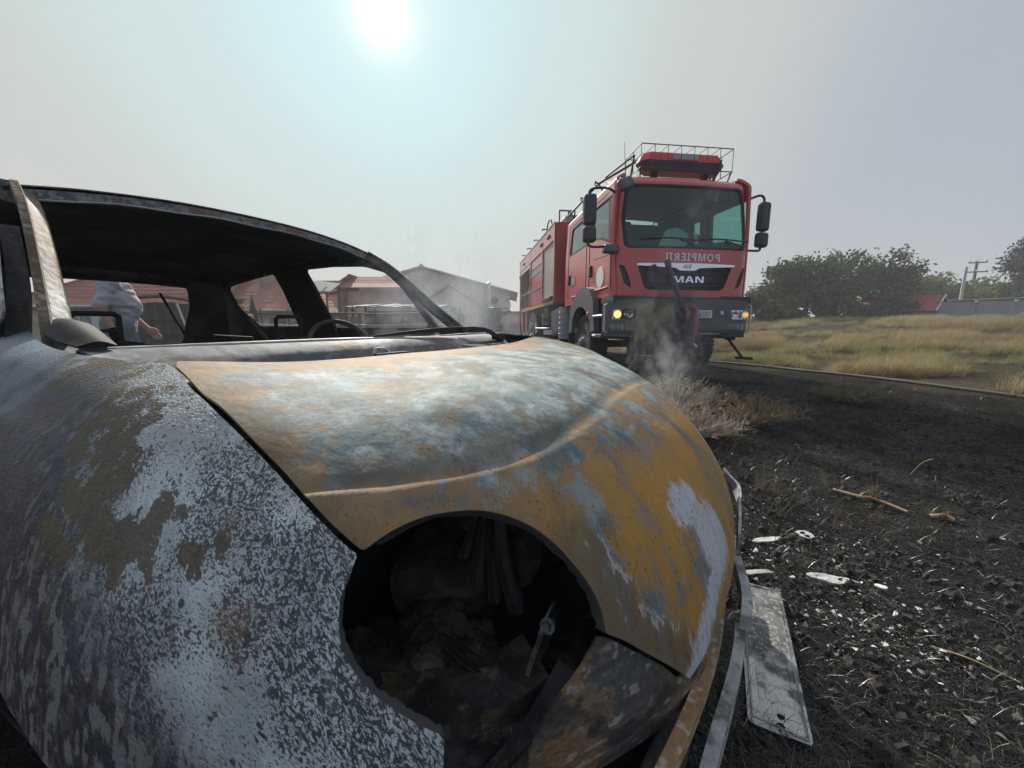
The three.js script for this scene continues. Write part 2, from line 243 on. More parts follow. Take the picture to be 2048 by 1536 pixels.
// ------------------------------------------------------------------ the burnt car (x forward, y up, z to its right, towards the viewer)
const D = {"SH":[[[-0.06,0.885,0.0],[-0.06,0.885,0.25],[-0.06,0.889,0.45],[-0.06,0.91,0.645],[-0.06,0.897,0.7]],[[0.1,0.88,0.0],[0.1,0.878,0.25],[0.09,0.876,0.45],[0.08,0.884,0.65],[0.08,0.862,0.71]],[[0.25,0.868,0.0],[0.24,0.865,0.25],[0.21,0.858,0.45],[0.18,0.854,0.655],[0.17,0.826,0.71]],[[0.39,0.843,0.0],[0.38,0.838,0.25],[0.33,0.83,0.45],[0.27,0.81,0.655],[0.25,0.78,0.7]],[[0.52,0.795,0.0],[0.5,0.789,0.25],[0.44,0.773,0.45],[0.345,0.77,0.65],[0.32,0.735,0.69]],[[0.635,0.705,0.0],[0.61,0.697,0.25],[0.535,0.687,0.44],[0.42,0.7,0.63],[0.38,0.67,0.67]],[[0.705,0.595,0.0],[0.68,0.59,0.25],[0.605,0.582,0.42],[0.49,0.6,0.6],[0.44,0.58,0.64]],[[0.73,0.49,0.0],[0.71,0.485,0.24],[0.645,0.48,0.4],[0.53,0.49,0.56],[0.48,0.48,0.6]],[[0.725,0.39,0.0],[0.71,0.39,0.23],[0.645,0.39,0.38],[0.54,0.39,0.53],[0.49,0.38,0.57]]],"SF":[[[-0.7,0.96,0.62],[-0.7,0.95,0.68],[-0.7,0.91,0.735],[-0.7,0.81,0.775],[-0.7,0.63,0.8],[-0.7,0.41,0.8],[-0.7,0.23,0.77]],[[-0.35,0.94,0.62],[-0.35,0.93,0.69],[-0.35,0.89,0.75],[-0.35,0.79,0.795],[-0.35,0.63,0.825],[-0.35,0.41,0.825],[-0.35,0.23,0.79]],[[-0.05,0.915,0.6],[-0.05,0.91,0.645],[-0.05,0.875,0.72],[-0.05,0.78,0.79],[-0.05,0.62,0.83],[-0.05,0.41,0.835],[-0.05,0.23,0.8]],[[0.1,0.89,0.6],[0.1,0.88,0.65],[0.1,0.835,0.725],[0.1,0.745,0.79],[0.1,0.6,0.83],[0.1,0.41,0.835],[0.1,0.23,0.8]],[[0.2,0.86,0.6],[0.2,0.845,0.655],[0.2,0.795,0.725],[0.2,0.71,0.785],[0.2,0.58,0.82],[0.2,0.41,0.825],[0.2,0.23,0.79]],[[0.3,0.81,0.61],[0.3,0.8,0.655],[0.3,0.75,0.715],[0.3,0.67,0.765],[0.3,0.55,0.795],[0.3,0.4,0.8],[0.3,0.23,0.77]],[[0.38,0.76,0.61],[0.38,0.755,0.65],[0.38,0.7,0.695],[0.38,0.62,0.735],[0.38,0.51,0.76],[0.38,0.38,0.765],[0.38,0.23,0.74]],[[0.45,0.69,0.6],[0.45,0.68,0.63],[0.45,0.64,0.665],[0.45,0.57,0.695],[0.45,0.48,0.715],[0.45,0.36,0.72],[0.45,0.23,0.7]],[[0.51,0.61,0.58],[0.51,0.6,0.605],[0.51,0.57,0.63],[0.51,0.52,0.65],[0.51,0.44,0.665],[0.51,0.34,0.67],[0.51,0.23,0.65]]],"hs":[[0.309,2.878],[1.19,2.97],[1.751,2.959],[2.449,2.959],[3.124,2.947],[3.983,2.97],[4.338,2.959],[4.486,2.947]],"hl":[[4.452,2.89],[4.338,2.695],[4.303,2.524],[4.383,2.329],[4.601,2.192],[4.876,2.123],[5.185,2.1],[5.494,2.1],[5.734,2.134],[5.917,2.18],[6.066,2.1],[6.34,1.986],[6.684,1.825],[6.993,1.688]],"fs":[[2.129,0.918],[2.907,1.03],[3.479,1.03],[4.155,1.004],[4.795,1.004],[5.551,1.039],[5.997,1.013],[6.169,0.961]],"fl":[[6.203,1.27],[6.215,1.511],[6.283,1.734],[6.386,1.914],[6.524,2.017],[6.707,2.086],[6.89,2.12],[7.176,2.103],[7.405,2.06],[7.634,1.974],[7.702,2.343]],"ft":[[1.053,1.082],[1.385,1.185],[1.625,1.227],[1.866,1.176]],"cr":[[3.617,2.936],[3.754,2.764],[3.868,2.604],[3.914,2.443],[3.96,2.26],[3.983,2.043],[4.006,1.803],[4.006,1.608],[3.971,1.288],[3.891,0.853],[3.788,0.464]]};
const car = thing('burnt_car', 'burnt-out small hatchback, bare rusted shell with empty headlight opening', 'car', [-0.159, 0, -1.085], 0);
car.rotation.set(THREE.MathUtils.degToRad(0.6), -Math.PI / 6, 0, 'YXZ');
const mirrorZ = (g) => { const k = (g.index ? g.toNonIndexed() : g.clone()), p = k.attributes.position, n = k.attributes.normal; for (let i = 0; i < p.count; i++) { p.setZ(i, -p.getZ(i)); n.setZ(i, -n.getZ(i)); } for (const at of Object.values(k.attributes)) { const s = at.itemSize, a = at.array; for (let i = 0; i < at.count; i += 3) for (let c = 0; c < s; c++) { const t = a[(i + 1) * s + c]; a[(i + 1) * s + c] = a[(i + 2) * s + c]; a[(i + 2) * s + c] = t; } } return k; };
const hoodNet = D.SH.map((r) => [...r.slice(1).reverse().map(([x, y, z]) => [x, y, -z]), ...r]);
const hoodBase = netSurface(hoodNet), fenderBase = netSurface(D.SF);
const crease = [[3.42, 3.4], ...D.cr, [3.77, 0.2], [3.77, 0]];
const creaseU = (v) => { v = Math.abs(v); for (let i = 1; i < crease.length; i++) if (v >= crease[i][1]) { const a = crease[i], b = crease[i - 1]; return mix(a[0], b[0], (v - a[1]) / (b[1] - a[1] || 1)); } return 3.77; };
function hoodS(u, v, off = 0) {
  const p = hoodBase(u, v + 4), d = u - creaseU(v);
  const lip = 0.005 * smooth(0.12, -1.2, d) * (1 - 0.8 * smooth(1.0, 2.8, -d)) + 0.0024 * smooth(-0.07, 0.05, d) * (1 - smooth(0.1, 1.3, d)) - 0.0015 * Math.exp(-Math.pow((d + 0.12) / 0.1, 2)) + (noise(p[0] * 7, p[2] * 7) - 0.5) * 0.004 + (noise(p[0] * 26, p[2] * 26, 3.3) - 0.5) * 0.0008 + off;
  const a = hoodBase(u + 0.02, v + 4), b = hoodBase(u, v + 4.02), n = V(b[0] - p[0], b[1] - p[1], b[2] - p[2]).cross(V(a[0] - p[0], a[1] - p[1], a[2] - p[2])).normalize();
  return [p[0] + n.x * lip, p[1] + n.y * lip, p[2] + n.z * lip];
}
function fenderS(u, v, off = 0) {
  const p = fenderBase(u, v), a = fenderBase(u + 0.02, v), b = fenderBase(u, v + 0.02), n = V(b[0] - p[0], b[1] - p[1], b[2] - p[2]).cross(V(a[0] - p[0], a[1] - p[1], a[2] - p[2])).normalize();
  // the pressed line above the arch, and heat ripples
  const line = 0.006 * smooth(2.4, 2.56, v) * (1 - smooth(2.56, 3.6, v)) * (1 - smooth(1.9, 3.0, u)), r = (noise(p[0] * 8, p[1] * 8, p[2] * 8) - 0.5) * 0.005 + (noise(p[0] * 30, p[1] * 30, 2.2) - 0.5) * 0.0012 + line + off;
  return [p[0] + n.x * r, p[1] + n.y * r, p[2] + n.z * r];
}
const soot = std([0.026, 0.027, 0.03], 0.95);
// --- burnt paint textures, evaluated where each texel lies on the sheet
const lerpG = (S, rows, cols, n = 72) => { const g = []; for (let i = 0; i <= n; i++) { g.push([]); let len = 0, last = null; for (let j = 0; j <= n; j++) { const p = S((i / n) * rows, (j / n) * cols); if (last) len += Math.hypot(p[0] - last[0], p[1] - last[1], p[2] - last[2]); last = p; g[i].push([...p, len]); } } return (u, v) => { const x = Math.min(n - 1e-6, u * n), y = Math.min(n - 1e-6, v * n), i = Math.floor(x), j = Math.floor(y), f = x - i, k = y - j; return [0, 1, 2, 3].map((c) => mix(mix(g[i][j][c], g[i + 1][j][c], f), mix(g[i][j + 1][c], g[i + 1][j + 1][c], f), k)); }; };
const blob = (u, v, cu, cv, ru, rv) => 1 - Math.hypot((u - cu) / ru, (v - cv) / rv);
const FV0 = 0.55, FV1 = 4.6; // part of the wing that the texture covers closely
const grain = (x, g) => 0.6 * noise(x * 520, g * 520, 1) + 0.4 * noise(x * 1100, g * 1100, 2) - 0.5;
const fenderMat = (() => {
  const at = lerpG((u, v) => fenderS(u, FV0 + v), 8, FV1 - FV0);
  const f = (tu, tv) => {
    const u = tu * 8, v = FV0 + tv * (FV1 - FV0), p = at(tu, tv), x = p[0], g = p[3]; // x along the car, g down over the wing, metres
    const w = fbm(x * 22, g * 22, 4), w2 = fbm(x * 75 + 7, g * 75, 3), big = fbm(x * 7 + 2, g * 7 + 1, 3), gr = grain(x, g);
    let c = mix3([0.56, 0.615, 0.625], [0.4, 0.445, 0.46], smooth(0.3, 0.7, w + gr * 0.5)); c = mix3(c, [0.33, 0.31, 0.3], smooth(0.5, 0.7, big + gr * 0.2) * 0.5); c = c.map((k) => k * (0.8 + 0.4 * w2) * (1 + gr * 0.35));
    // pock marks
    const wx = x + (w2 - 0.5) * 0.007, wg = g + (noise(x * 130, g * 130, 4) - 0.5) * 0.005, dens = smooth(0.34, 0.64, fbm(x * 15 + 31, g * 15, 3) + 0.12 * smooth(3.4, 5.6, u) * smooth(3.2, 2.0, v));
    const k3 = cell(wx / 0.0095, wg / 0.0085, 9), f1 = fbm(wx * 500, wg * 560, 3, 60), f2 = fbm(wx * 900 + 9, wg * 980, 2, 90);
    let pit = Math.max(smooth(0.6, 0.65, f1 + (dens - 0.5) * 0.22) * 0.92, smooth(0.64, 0.71, f2 + (dens - 0.5) * 0.2) * 0.8, k3[1] > 0.84 ? smooth(0.1, 0, k3[0] - 0.36 * (k3[1] - 0.5) - (f1 - 0.5) * 0.7) * 0.9 : 0);
    const ring = smooth(0.12, 0, Math.abs(k3[0] - 0.28)) * (k3[1] > 0.35 && k3[1] < 0.55 ? 0.25 : 0);
    c = mix3(c, [0.035, 0.038, 0.045], pit); c = mix3(c, [0.44, 0.47, 0.5], ring);
    // rusty flush
    const ru = Math.max(blob(u, v, 5.4, 2.3, 0.45, 0.45), blob(u, v, 5.15, 2.75, 0.5, 0.4) * 0.6, blob(u, v, 4.9, 1.4, 0.5, 0.3) * 0.5); c = mix3(c, [0.24, 0.13, 0.07], smooth(0.3, 1.3, ru * 0.7 + (w - 0.5) * 2.6 + (w2 - 0.5) * 1.5 + gr) * 0.45);
    // drips and bare drops over soot plus painted-in light falloff, low and rearward
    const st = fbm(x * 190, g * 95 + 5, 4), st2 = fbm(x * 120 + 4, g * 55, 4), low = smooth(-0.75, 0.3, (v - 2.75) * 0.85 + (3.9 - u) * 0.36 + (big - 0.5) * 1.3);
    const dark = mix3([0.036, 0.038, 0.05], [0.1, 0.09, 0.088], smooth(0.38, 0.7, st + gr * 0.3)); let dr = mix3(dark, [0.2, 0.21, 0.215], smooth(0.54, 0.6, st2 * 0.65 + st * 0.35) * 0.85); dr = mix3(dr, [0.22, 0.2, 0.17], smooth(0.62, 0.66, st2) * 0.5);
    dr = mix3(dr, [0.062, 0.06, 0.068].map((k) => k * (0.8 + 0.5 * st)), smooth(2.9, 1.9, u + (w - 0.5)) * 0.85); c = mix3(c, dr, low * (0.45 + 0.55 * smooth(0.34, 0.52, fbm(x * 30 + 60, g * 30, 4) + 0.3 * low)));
    // blue heat tint towards the scuttle
    c = mix3(c, mix3([0.13, 0.18, 0.24], [0.2, 0.24, 0.28], w2 + gr), smooth(2.4, 0.6, u + (w - 0.5) * 2.4) * smooth(3.0, 2.1, v) * 0.85);
    // brown scale
    const br = Math.max(blob(u, v, 2.35, 1.9, 0.75, 0.6), blob(u, v, 3.0, 2.05, 0.75, 0.6), blob(u, v, 3.85, 2.45, 0.7, 0.45), blob(u, v, 3.2, 2.65, 0.6, 0.55), blob(u, v, 4.72, 2.15, 0.22, 0.2) * 1.25, blob(u, v, 4.9, 1.95, 0.14, 0.14), blob(u, v, 1.75, 1.35, 0.4, 0.3)) + (fbm(x * 46 + 3, g * 46, 6) - 0.5) * 2.8 + (w2 - 0.5) * 1.5 + gr * 0.7;
    c = mix3(c, mix3([0.068, 0.053, 0.03], [0.115, 0.09, 0.052], clamp01(w2 + gr)), smooth(0.2, 0.42, br) * 0.94);
    return c;
  };
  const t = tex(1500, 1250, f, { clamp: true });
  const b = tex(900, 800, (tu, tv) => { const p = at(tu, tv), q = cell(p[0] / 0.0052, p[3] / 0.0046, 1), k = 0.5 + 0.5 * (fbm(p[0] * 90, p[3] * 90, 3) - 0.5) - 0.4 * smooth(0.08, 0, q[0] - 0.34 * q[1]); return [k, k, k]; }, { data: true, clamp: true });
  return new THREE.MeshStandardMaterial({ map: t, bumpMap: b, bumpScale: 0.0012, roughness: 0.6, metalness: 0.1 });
})();
const HV = 3.3; // the bonnet's texture is laid from the middle outwards
const hoodMat = (() => {
  const at = lerpG((u, v) => hoodS(u, v), 8, HV);
  const t = tex(1300, 1100, (tu, tv) => {
    const u = tu * 8, v = tv * HV, p = at(tu, tv), x = p[0], z = p[3], w = fbm(x * 15, z * 15, 4), w2 = fbm(x * 70 + 5, z * 70, 3), gr = grain(x, z), sw = fbm(x * 13 + (w - 0.5) * 2.2 + 20, z * 13 + (w2 - 0.5) * 0.7, 4);
    const k3 = 1 + gr * 0.45, rust = mix3(mix3([0.36, 0.235, 0.125], [0.45, 0.245, 0.055], smooth(3.9, 5.0, u)), mix3([0.27, 0.18, 0.1], [0.35, 0.195, 0.06], smooth(3.9, 5.0, u)), smooth(0.3, 0.72, w + gr * 0.4)).map((k) => k * k3);
    const blue = mix3([0.27, 0.355, 0.375], [0.1, 0.155, 0.18], smooth(0.3, 0.66, sw + gr * 0.35)).map((k) => k * (0.7 + 0.55 * w2) * k3);
    const pale = [0.56, 0.57, 0.55].map((k) => k * (0.8 + 0.4 * w2) * k3), brown = mix3([0.14, 0.105, 0.065], [0.2, 0.145, 0.085], clamp01(w2 + gr)), grey = mix3([0.28, 0.28, 0.29], [0.19, 0.165, 0.155], clamp01(w2 + gr));
    let c = rust; const d = u - creaseU(v), av = v;
    // the dished middle: blue-grey oxide over rust, with swirls
    const m = smooth(0.3, 1.6, u) * (1 - smooth(-0.3, 0.05, d)) * smooth(3.1, 2.2, av) + (w - 0.5) * 2.1 + (w2 - 0.5) * 0.9 + (sw - 0.5) * 0.9 + gr * 0.9 + 0.3;
    c = mix3(c, blue, smooth(0.2, 0.85, m) * 0.9);
    c = mix3(c, pale, smooth(0.5, 1.0, m * smooth(0.42, 0.64, fbm(x * 34, z * 34 + 9, 3) + gr * 0.3) + 0.3 * blob(u, v, 1.7, 1.5, 0.8, 1.1)) * 0.42);
    c = mix3(c, brown, smooth(0.48, 0.7, fbm(x * 24 + 40, z * 24, 4) + 0.07 * smooth(0.9, 0.2, Math.abs(d + 0.35)) + gr * 0.3) * 0.6 * (1 - smooth(-0.1, 0.1, d)));
    // blue streaks and worn grey islands in front of the step
    const isl = Math.max(blob(u, v, 4.15, 1.75, 0.4, 0.75), blob(u, v, 4.6, 0.8, 0.55, 0.35) * 0.95, blob(u, v, 5.1, 1.35, 0.42, 0.3), blob(u, v, 4.12, 2.5, 0.25, 0.35), blob(u, v, 5.37, 1.79, 0.14, 0.1) * 1.2) + (w2 - 0.5) * 1.3 + (w - 0.5) * 0.9 + gr * 0.8;
    c = mix3(c, mix3(blue, grey, smooth(4.2, 4.7, u)), smooth(0.3, 0.85, isl) * mix(0.8, 0.5, smooth(4.2, 4.8, u)) * smooth(-0.05, 0.1, d));
    // soot-brown rim round the lamp opening with flaking white edge
    let rim = 9; for (const q of D.hl) rim = Math.min(rim, Math.hypot((u - q[0]) * 0.1, (av - q[1]) * 0.18));
    const rm = rim + (w2 - 0.5) * 0.06 + gr * 0.012; c = mix3(c, brown, smooth(0.08, 0.025, rm) * mix(0.4, 0.85, smooth(4.4, 5.0, u + (w - 0.5)))); if (u > 5.0) c = mix3(c, [0.46, 0.44, 0.41], smooth(0.012, 0.0, Math.abs(rm - 0.055)) * smooth(0.45, 0.6, w2 + gr * 0.4) * 0.9);
    // bare white metal down the nose
    const wh = Math.max(blob(u, av, 5.3, 0.85, 0.34, 0.26) * 1.5, blob(u, av, 5.9, 0.72, 0.65, 0.3) * 1.5, 1 - Math.abs(av - (0.72 + Math.max(0, u - 6) * 0.95)) / 0.26 - smooth(6.2, 5.6, u) * 2) + (fbm(x * 22, z * 60, 4) - 0.5) * 0.95 + gr * 0.6;
    c = mix3(c, [0.5, 0.54, 0.59].map((k) => k * (0.85 + 0.3 * w2) * k3), smooth(0.12, 0.6, wh) * 0.88);
    // dark along the shut line, pin holes
    c = mix3(c, brown, smooth(2.66, 2.95, av + (w - 0.5) * 0.35) * 0.75); const q = cell(x / 0.008, z / 0.008, 3); c = mix3(c, [0.09, 0.07, 0.05], smooth(0.08, 0, q[0] - 0.5 * (q[1] - 0.7)) * 0.7);
    return c;
  }, { clamp: true });
  const b = tex(800, 700, (tu, tv) => { const p = at(tu, tv), k = 0.5 + 0.6 * (fbm(p[0] * 110, p[3] * 110, 3) - 0.5) + 0.25 * (fbm(p[0] * 20, p[3] * 20, 3) - 0.5); return [k, k, k]; }, { data: true, clamp: true });
  return new THREE.MeshPhysicalMaterial({ map: t, bumpMap: b, bumpScale: 0.0012, roughness: 0.72, specularIntensity: 0.55 });
})();
const steelTex = (() => {
  const t = tex(1024, 1024, (u, v) => { const a = pfbm(u, v, 6, 5), b = pfbm(u, v, 30, 4, 9), c = pfbm(u, v, 90, 3, 4); let k = mix3([0.11, 0.115, 0.125], [0.26, 0.27, 0.28], smooth(0.4, 0.62, b)); k = mix3(k, [0.25, 0.15, 0.075], smooth(0.5, 0.66, a) * 0.7); k = mix3(k, [0.05, 0.048, 0.05], smooth(0.52, 0.62, c) * 0.6); return k.map((q) => q * (0.75 + 0.5 * c)); });
  const b = tex(512, 512, (u, v) => { const k = pfbm(u, v, 24, 5, 2); return [k, k, k]; }, { data: true });
  return [t, b];
})();
const steel = new THREE.MeshStandardMaterial({ map: steelTex[0], bumpMap: steelTex[1], bumpScale: 0.002, roughness: 0.62, metalness: 0.2 });
const rustTex = tex(512, 512, (u, v) => { const a = pfbm(u, v, 5, 5, 3), b = pfbm(u, v, 40, 4, 7); let k = mix3([0.4, 0.24, 0.1], [0.26, 0.2, 0.14], smooth(0.4, 0.6, a)); k = mix3(k, [0.46, 0.44, 0.4], smooth(0.55, 0.64, b) * 0.7); return k.map((q) => q * (0.7 + 0.6 * b)); });
const rusty = new THREE.MeshStandardMaterial({ map: rustTex, bumpMap: steelTex[1], bumpScale: 0.002, roughness: 0.6, metalness: 0.1 });
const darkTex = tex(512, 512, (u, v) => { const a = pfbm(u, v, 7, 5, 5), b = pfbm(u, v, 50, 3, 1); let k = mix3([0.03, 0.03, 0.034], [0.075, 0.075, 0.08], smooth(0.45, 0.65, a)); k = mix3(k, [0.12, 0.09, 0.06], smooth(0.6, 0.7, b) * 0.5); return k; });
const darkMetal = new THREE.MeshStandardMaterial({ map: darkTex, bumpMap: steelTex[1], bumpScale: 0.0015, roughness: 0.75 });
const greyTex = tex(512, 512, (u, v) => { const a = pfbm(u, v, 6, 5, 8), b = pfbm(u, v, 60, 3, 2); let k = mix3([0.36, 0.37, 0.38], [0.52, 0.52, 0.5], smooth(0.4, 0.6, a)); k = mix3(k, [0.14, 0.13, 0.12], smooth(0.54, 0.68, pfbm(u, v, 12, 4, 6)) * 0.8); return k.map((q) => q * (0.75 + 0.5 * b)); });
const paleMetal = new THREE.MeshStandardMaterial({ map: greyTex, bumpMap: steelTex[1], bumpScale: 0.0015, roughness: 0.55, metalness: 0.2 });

// --- bonnet, wings
const fine = (l, n = 6) => { const o = []; for (let i = 0; i < (l.length - 1) * n; i++) o.push(crAt(l.map(([a, b]) => [a, b, 0]), i / n).slice(0, 2)); return [...o, l[l.length - 1]]; };
const hoodNear = [...fine(D.hs), ...fine(D.hl.slice(0, 10)), ...fine(D.hl.slice(10))], noseEdge = [[6.86, 1.3], [6.72, 0.85], [6.66, 0.4], [6.63, 0]];
const hoodPoly = [[0.02, 2.6], [0.0, 2.2], [0, 1], [0, 0]].reverse().concat([[0.06, 2.8]], hoodNear, noseEdge);
const hoodFull = [...hoodPoly, ...hoodPoly.slice(1, -1).reverse().map(([u, v]) => [u, -v])];
tag(mesh('hood', panel((u, v) => hoodS(u, v), hoodFull, { nu: 190, nv: 210, thick: 0.0035, flip: true, uv: (u, v) => [u / 8, Math.abs(v) / HV] }), hoodMat, car), 'bonnet burnt to orange rust and blue-grey oxide');
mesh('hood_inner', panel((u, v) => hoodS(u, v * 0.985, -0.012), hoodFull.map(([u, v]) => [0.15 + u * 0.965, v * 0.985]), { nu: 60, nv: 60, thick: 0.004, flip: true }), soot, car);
const ARCH = [0.07, 0.275, 0.322];
const fenderPoly = [...fine(D.fs), ...fine(D.fl.slice(0, 10)), D.fl[10], [7.78, 2.8], [7.85, 3.6], [7.9, 5.9], [0.02, 5.9], [0.02, 0.75], ...D.ft];
const archSd = (S) => (u, v) => { const p = S(u, v); return (Math.hypot(p[0] - ARCH[0], p[1] - ARCH[1]) - ARCH[2]) * 6; };
const fenderGeo = panel((u, v) => fenderS(u, v), fenderPoly, { nu: 200, nv: 150, thick: 0.003, flip: true, uv: (u, v) => [u / 8, (v - FV0) / (FV1 - FV0)], sdf: archSd(fenderBase) });
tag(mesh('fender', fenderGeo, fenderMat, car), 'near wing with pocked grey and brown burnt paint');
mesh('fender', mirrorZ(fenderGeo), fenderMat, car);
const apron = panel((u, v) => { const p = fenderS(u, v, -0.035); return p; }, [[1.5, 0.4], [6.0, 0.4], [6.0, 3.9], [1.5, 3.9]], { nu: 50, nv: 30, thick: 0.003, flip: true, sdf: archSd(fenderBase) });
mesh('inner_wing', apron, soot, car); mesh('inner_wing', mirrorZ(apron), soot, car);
const gutter = panel((u, v) => { const p = hoodBase(u, v + 4); return [p[0], p[1] - 0.03, p[2]]; }, [[0.3, 2.7], [3.9, 2.7], [3.9, 3.15], [0.3, 3.15]], { nu: 40, nv: 8, thick: 0.003, flip: true });
mesh('wing_gutter', gutter, darkMetal, car); mesh('wing_gutter', mirrorZ(gutter), darkMetal, car);
for (const [x, y, z] of [[0.075, 0.868, 0.652], [0.005, 0.888, 0.645]]) mesh('clip', join([rbox(0.03, 0.006, 0.016, 0.002, x, y, z), new THREE.SphereGeometry(0.005, 8, 6).translate(x + 0.008, y + 0.004, z)]), paleMetal, car);
// --- front: panel below the lamp, beams, what is left in the bay
const frontPanelPoly = [[5.98, 2.2], [6.25, 2.4], [6.45, 2.57], [6.66, 2.72], [7.05, 2.95], [7.5, 3.1], [7.98, 3.1], [8.0, 1.2], [7.5, 1.15], [7.12, 1.72], [6.7, 1.86], [6.36, 2.02], [6.08, 2.14]];
const frontPanel = panel((u, v) => { const p = hoodS(u, v, -0.014); return [p[0], p[1], p[2]]; }, frontPanelPoly, { nu: 70, nv: 60, thick: 0.004, flip: true, uv: (u, v, p) => [p[1] * 3, p[2] * 3] });
const frontMat = new THREE.MeshStandardMaterial({ map: tex(1024, 1024, (u, v) => { const a = pfbm(u, v, 4, 5, 11), b = pfbm(u, v, 26, 4, 12), c = pfbm(u, v, 70, 3, 13); let k = mix3([0.05, 0.05, 0.05], [0.13, 0.085, 0.045], smooth(0.35, 0.7, a + (c - 0.5) * 0.3)); k = mix3(k, [0.2, 0.19, 0.165], smooth(0.56, 0.72, b + (c - 0.5) * 0.3) * 0.7); k = mix3(k, [0.02, 0.02, 0.02], smooth(0.5, 0.66, pfbm(u, v, 12, 4, 15) + (c - 0.5) * 0.3) * 0.8); return k.map((q) => q * (1.3 + 1.1 * c)); }), bumpMap: steelTex[1], bumpScale: 0.004, roughness: 0.6 });
tag(mesh('front_panel', frontPanel, frontMat, car), 'scorched sheet below the empty lamp opening'); mesh('front_panel', mirrorZ(frontPanel), frontMat, car);
mesh('clip_hole', box(0.004, 0.012, 0.016, 0.586, 0.578, 0.418, 0, -0.6, 0.3), soot, car);
const bowX = (z) => -0.1 * (z / 0.6) ** 2;
const lat = (x, y, z0, z1, n = 14, f = () => [0, 0]) => Array.from({ length: n }, (_, i) => { const z = mix(z0, z1, i / (n - 1)), d = f(z); return [x + bowX(z) + d[0], y + d[1], z]; });
mesh('bumper_beam', metric(sweep(lat(0.706, 0.405, -0.56, 0.55, 16, (z) => [0.004 * Math.sin(z * 9), 0.006 * Math.sin(z * 7)]), [[-0.01, -0.009], [0.014, -0.009], [0.014, 0.009], [-0.01, 0.009]], [1, 0, 0], 60), 3), rusty, car);
mesh('grille_strip', metric(sweep(lat(0.748, 0.40, -0.5, 0.1, 12, (z) => [0.006 * Math.sin(z * 13 + 1), 0.008 * Math.sin(z * 11)]), [[-0.012, -0.009], [0.018, -0.01], [0.018, 0.009], [-0.012, 0.009]], [1, 0, 0], 50), 3), paleMetal, car);
mesh('grille_strip', metric(sweep(lat(0.742, 0.37, 0.08, 0.52, 10, (z) => [0.004 * Math.sin(z * 15), 0.005 * Math.sin(z * 19)]), [[-0.01, -0.009], [0.02, -0.009], [0.02, 0.009], [-0.01, 0.009]], [1, 0, 0], 40), 3), paleMetal, car);
mesh('curled_trim', metric(sweep([[0.7, 0.53, -0.34], [0.735, 0.5, -0.3], [0.74, 0.47, -0.2], [0.738, 0.45, -0.08]], [[-0.03, -0.003], [0.02, -0.004], [0.02, 0.004], [-0.03, 0.003]], [1, 0, 0], 26), 3), paleMetal, car);
mesh('lower_panel', loft([lat(0.66, 0.34, -0.6, 0.6, 7), lat(0.69, 0.24, -0.62, 0.62, 7), lat(0.64, 0.17, -0.6, 0.6, 7)], 20, 40, 0.004), darkMetal, car);
mesh('radiator', join([box(0.05, 0.34, 0.74, 0.56, 0.38, -0.06), ...Array.from({ length: 12 }, (_, i) => box(0.06, 0.006, 0.76, 0.565, 0.25 + i * 0.025, -0.06))]), soot, car);
mesh('engine', join([rbox(0.38, 0.3, 0.5, 0.12, 0.18, 0.48, -0.16, 0, 0, 0, 5), rbox(0.26, 0.16, 0.26, 0.07, 0.16, 0.4, 0.22, 0.2, 0.3, 0.1, 5), new THREE.CylinderGeometry(0.09, 0.09, 0.2, 20).rotateX(1.2).translate(0.3, 0.46, 0.14), new THREE.CylinderGeometry(0.05, 0.06, 0.16, 16).rotateX(1.4).translate(0.22, 0.56, 0.18), ...[0, 1, 2, 3].map((k) => tube([[0.12 + k * 0.05, 0.62, -0.1], [0.16 + k * 0.05, 0.66, 0.05], [0.24 + k * 0.03, 0.6, 0.2 + k * 0.03], [0.22 + k * 0.05, 0.42, 0.3]], 0.014 + 0.004 * (k % 2), 7))]), darkMetal, car);
mesh('chassis_rail', metric(sweep([[0.1, 0.36, 0.5], [0.33, 0.385, 0.5], [0.41, 0.40, 0.44], [0.45, 0.415, 0.38]], [[-0.05, -0.035], [0.03, -0.035], [0.035, 0.03], [-0.05, 0.03]], [0, 1, 0], 24), 2), frontMat, car);
mesh('chassis_rail', metric(sweep([[0.1, 0.36, -0.46], [0.45, 0.4, -0.44]], [[-0.035, -0.035], [0.035, -0.035], [0.035, 0.03], [-0.035, 0.03]], [0, 1, 0], 6), 2), darkMetal, car);
{ const b = part('lamp_bracket', car); mesh('plate', metric(sweep([[0.455, 0.37, 0.42], [0.458, 0.43, 0.405], [0.465, 0.47, 0.385], [0.472, 0.515, 0.375], [0.476, 0.53, 0.372]], [[-0.026, -0.004], [0.022, -0.004], [0.022, 0.004], [-0.026, 0.004]], [1, 0, 0], 24, (t) => 1 - 0.7 * smooth(0.75, 1, t)), 4), steel, b); mesh('bolt', join([new THREE.CylinderGeometry(0.012, 0.012, 0.006, 14).rotateX(1.2).translate(0.474, 0.502, 0.388), new THREE.CylinderGeometry(0.007, 0.007, 0.012, 6).rotateX(1.2).translate(0.475, 0.505, 0.394)]), paleMetal, b); }
mesh('lamp_rail', metric(sweep([[0.56, 0.5, 0.40], [0.535, 0.46, 0.47], [0.5, 0.42, 0.52], [0.46, 0.38, 0.57]], [[-0.014, -0.012], [0.014, -0.012], [0.016, 0.004], [0, 0.014], [-0.016, 0.004]], [0, 1, 0], 22), 3), darkMetal, car);
mesh('lamp_rail', metric(sweep([[0.525, 0.48, 0.42], [0.505, 0.44, 0.49], [0.47, 0.4, 0.55]], [[-0.02, -0.006], [0.02, -0.006], [0.02, 0.006], [-0.02, 0.006]], [0, 1, 0], 18), 3), darkMetal, car);
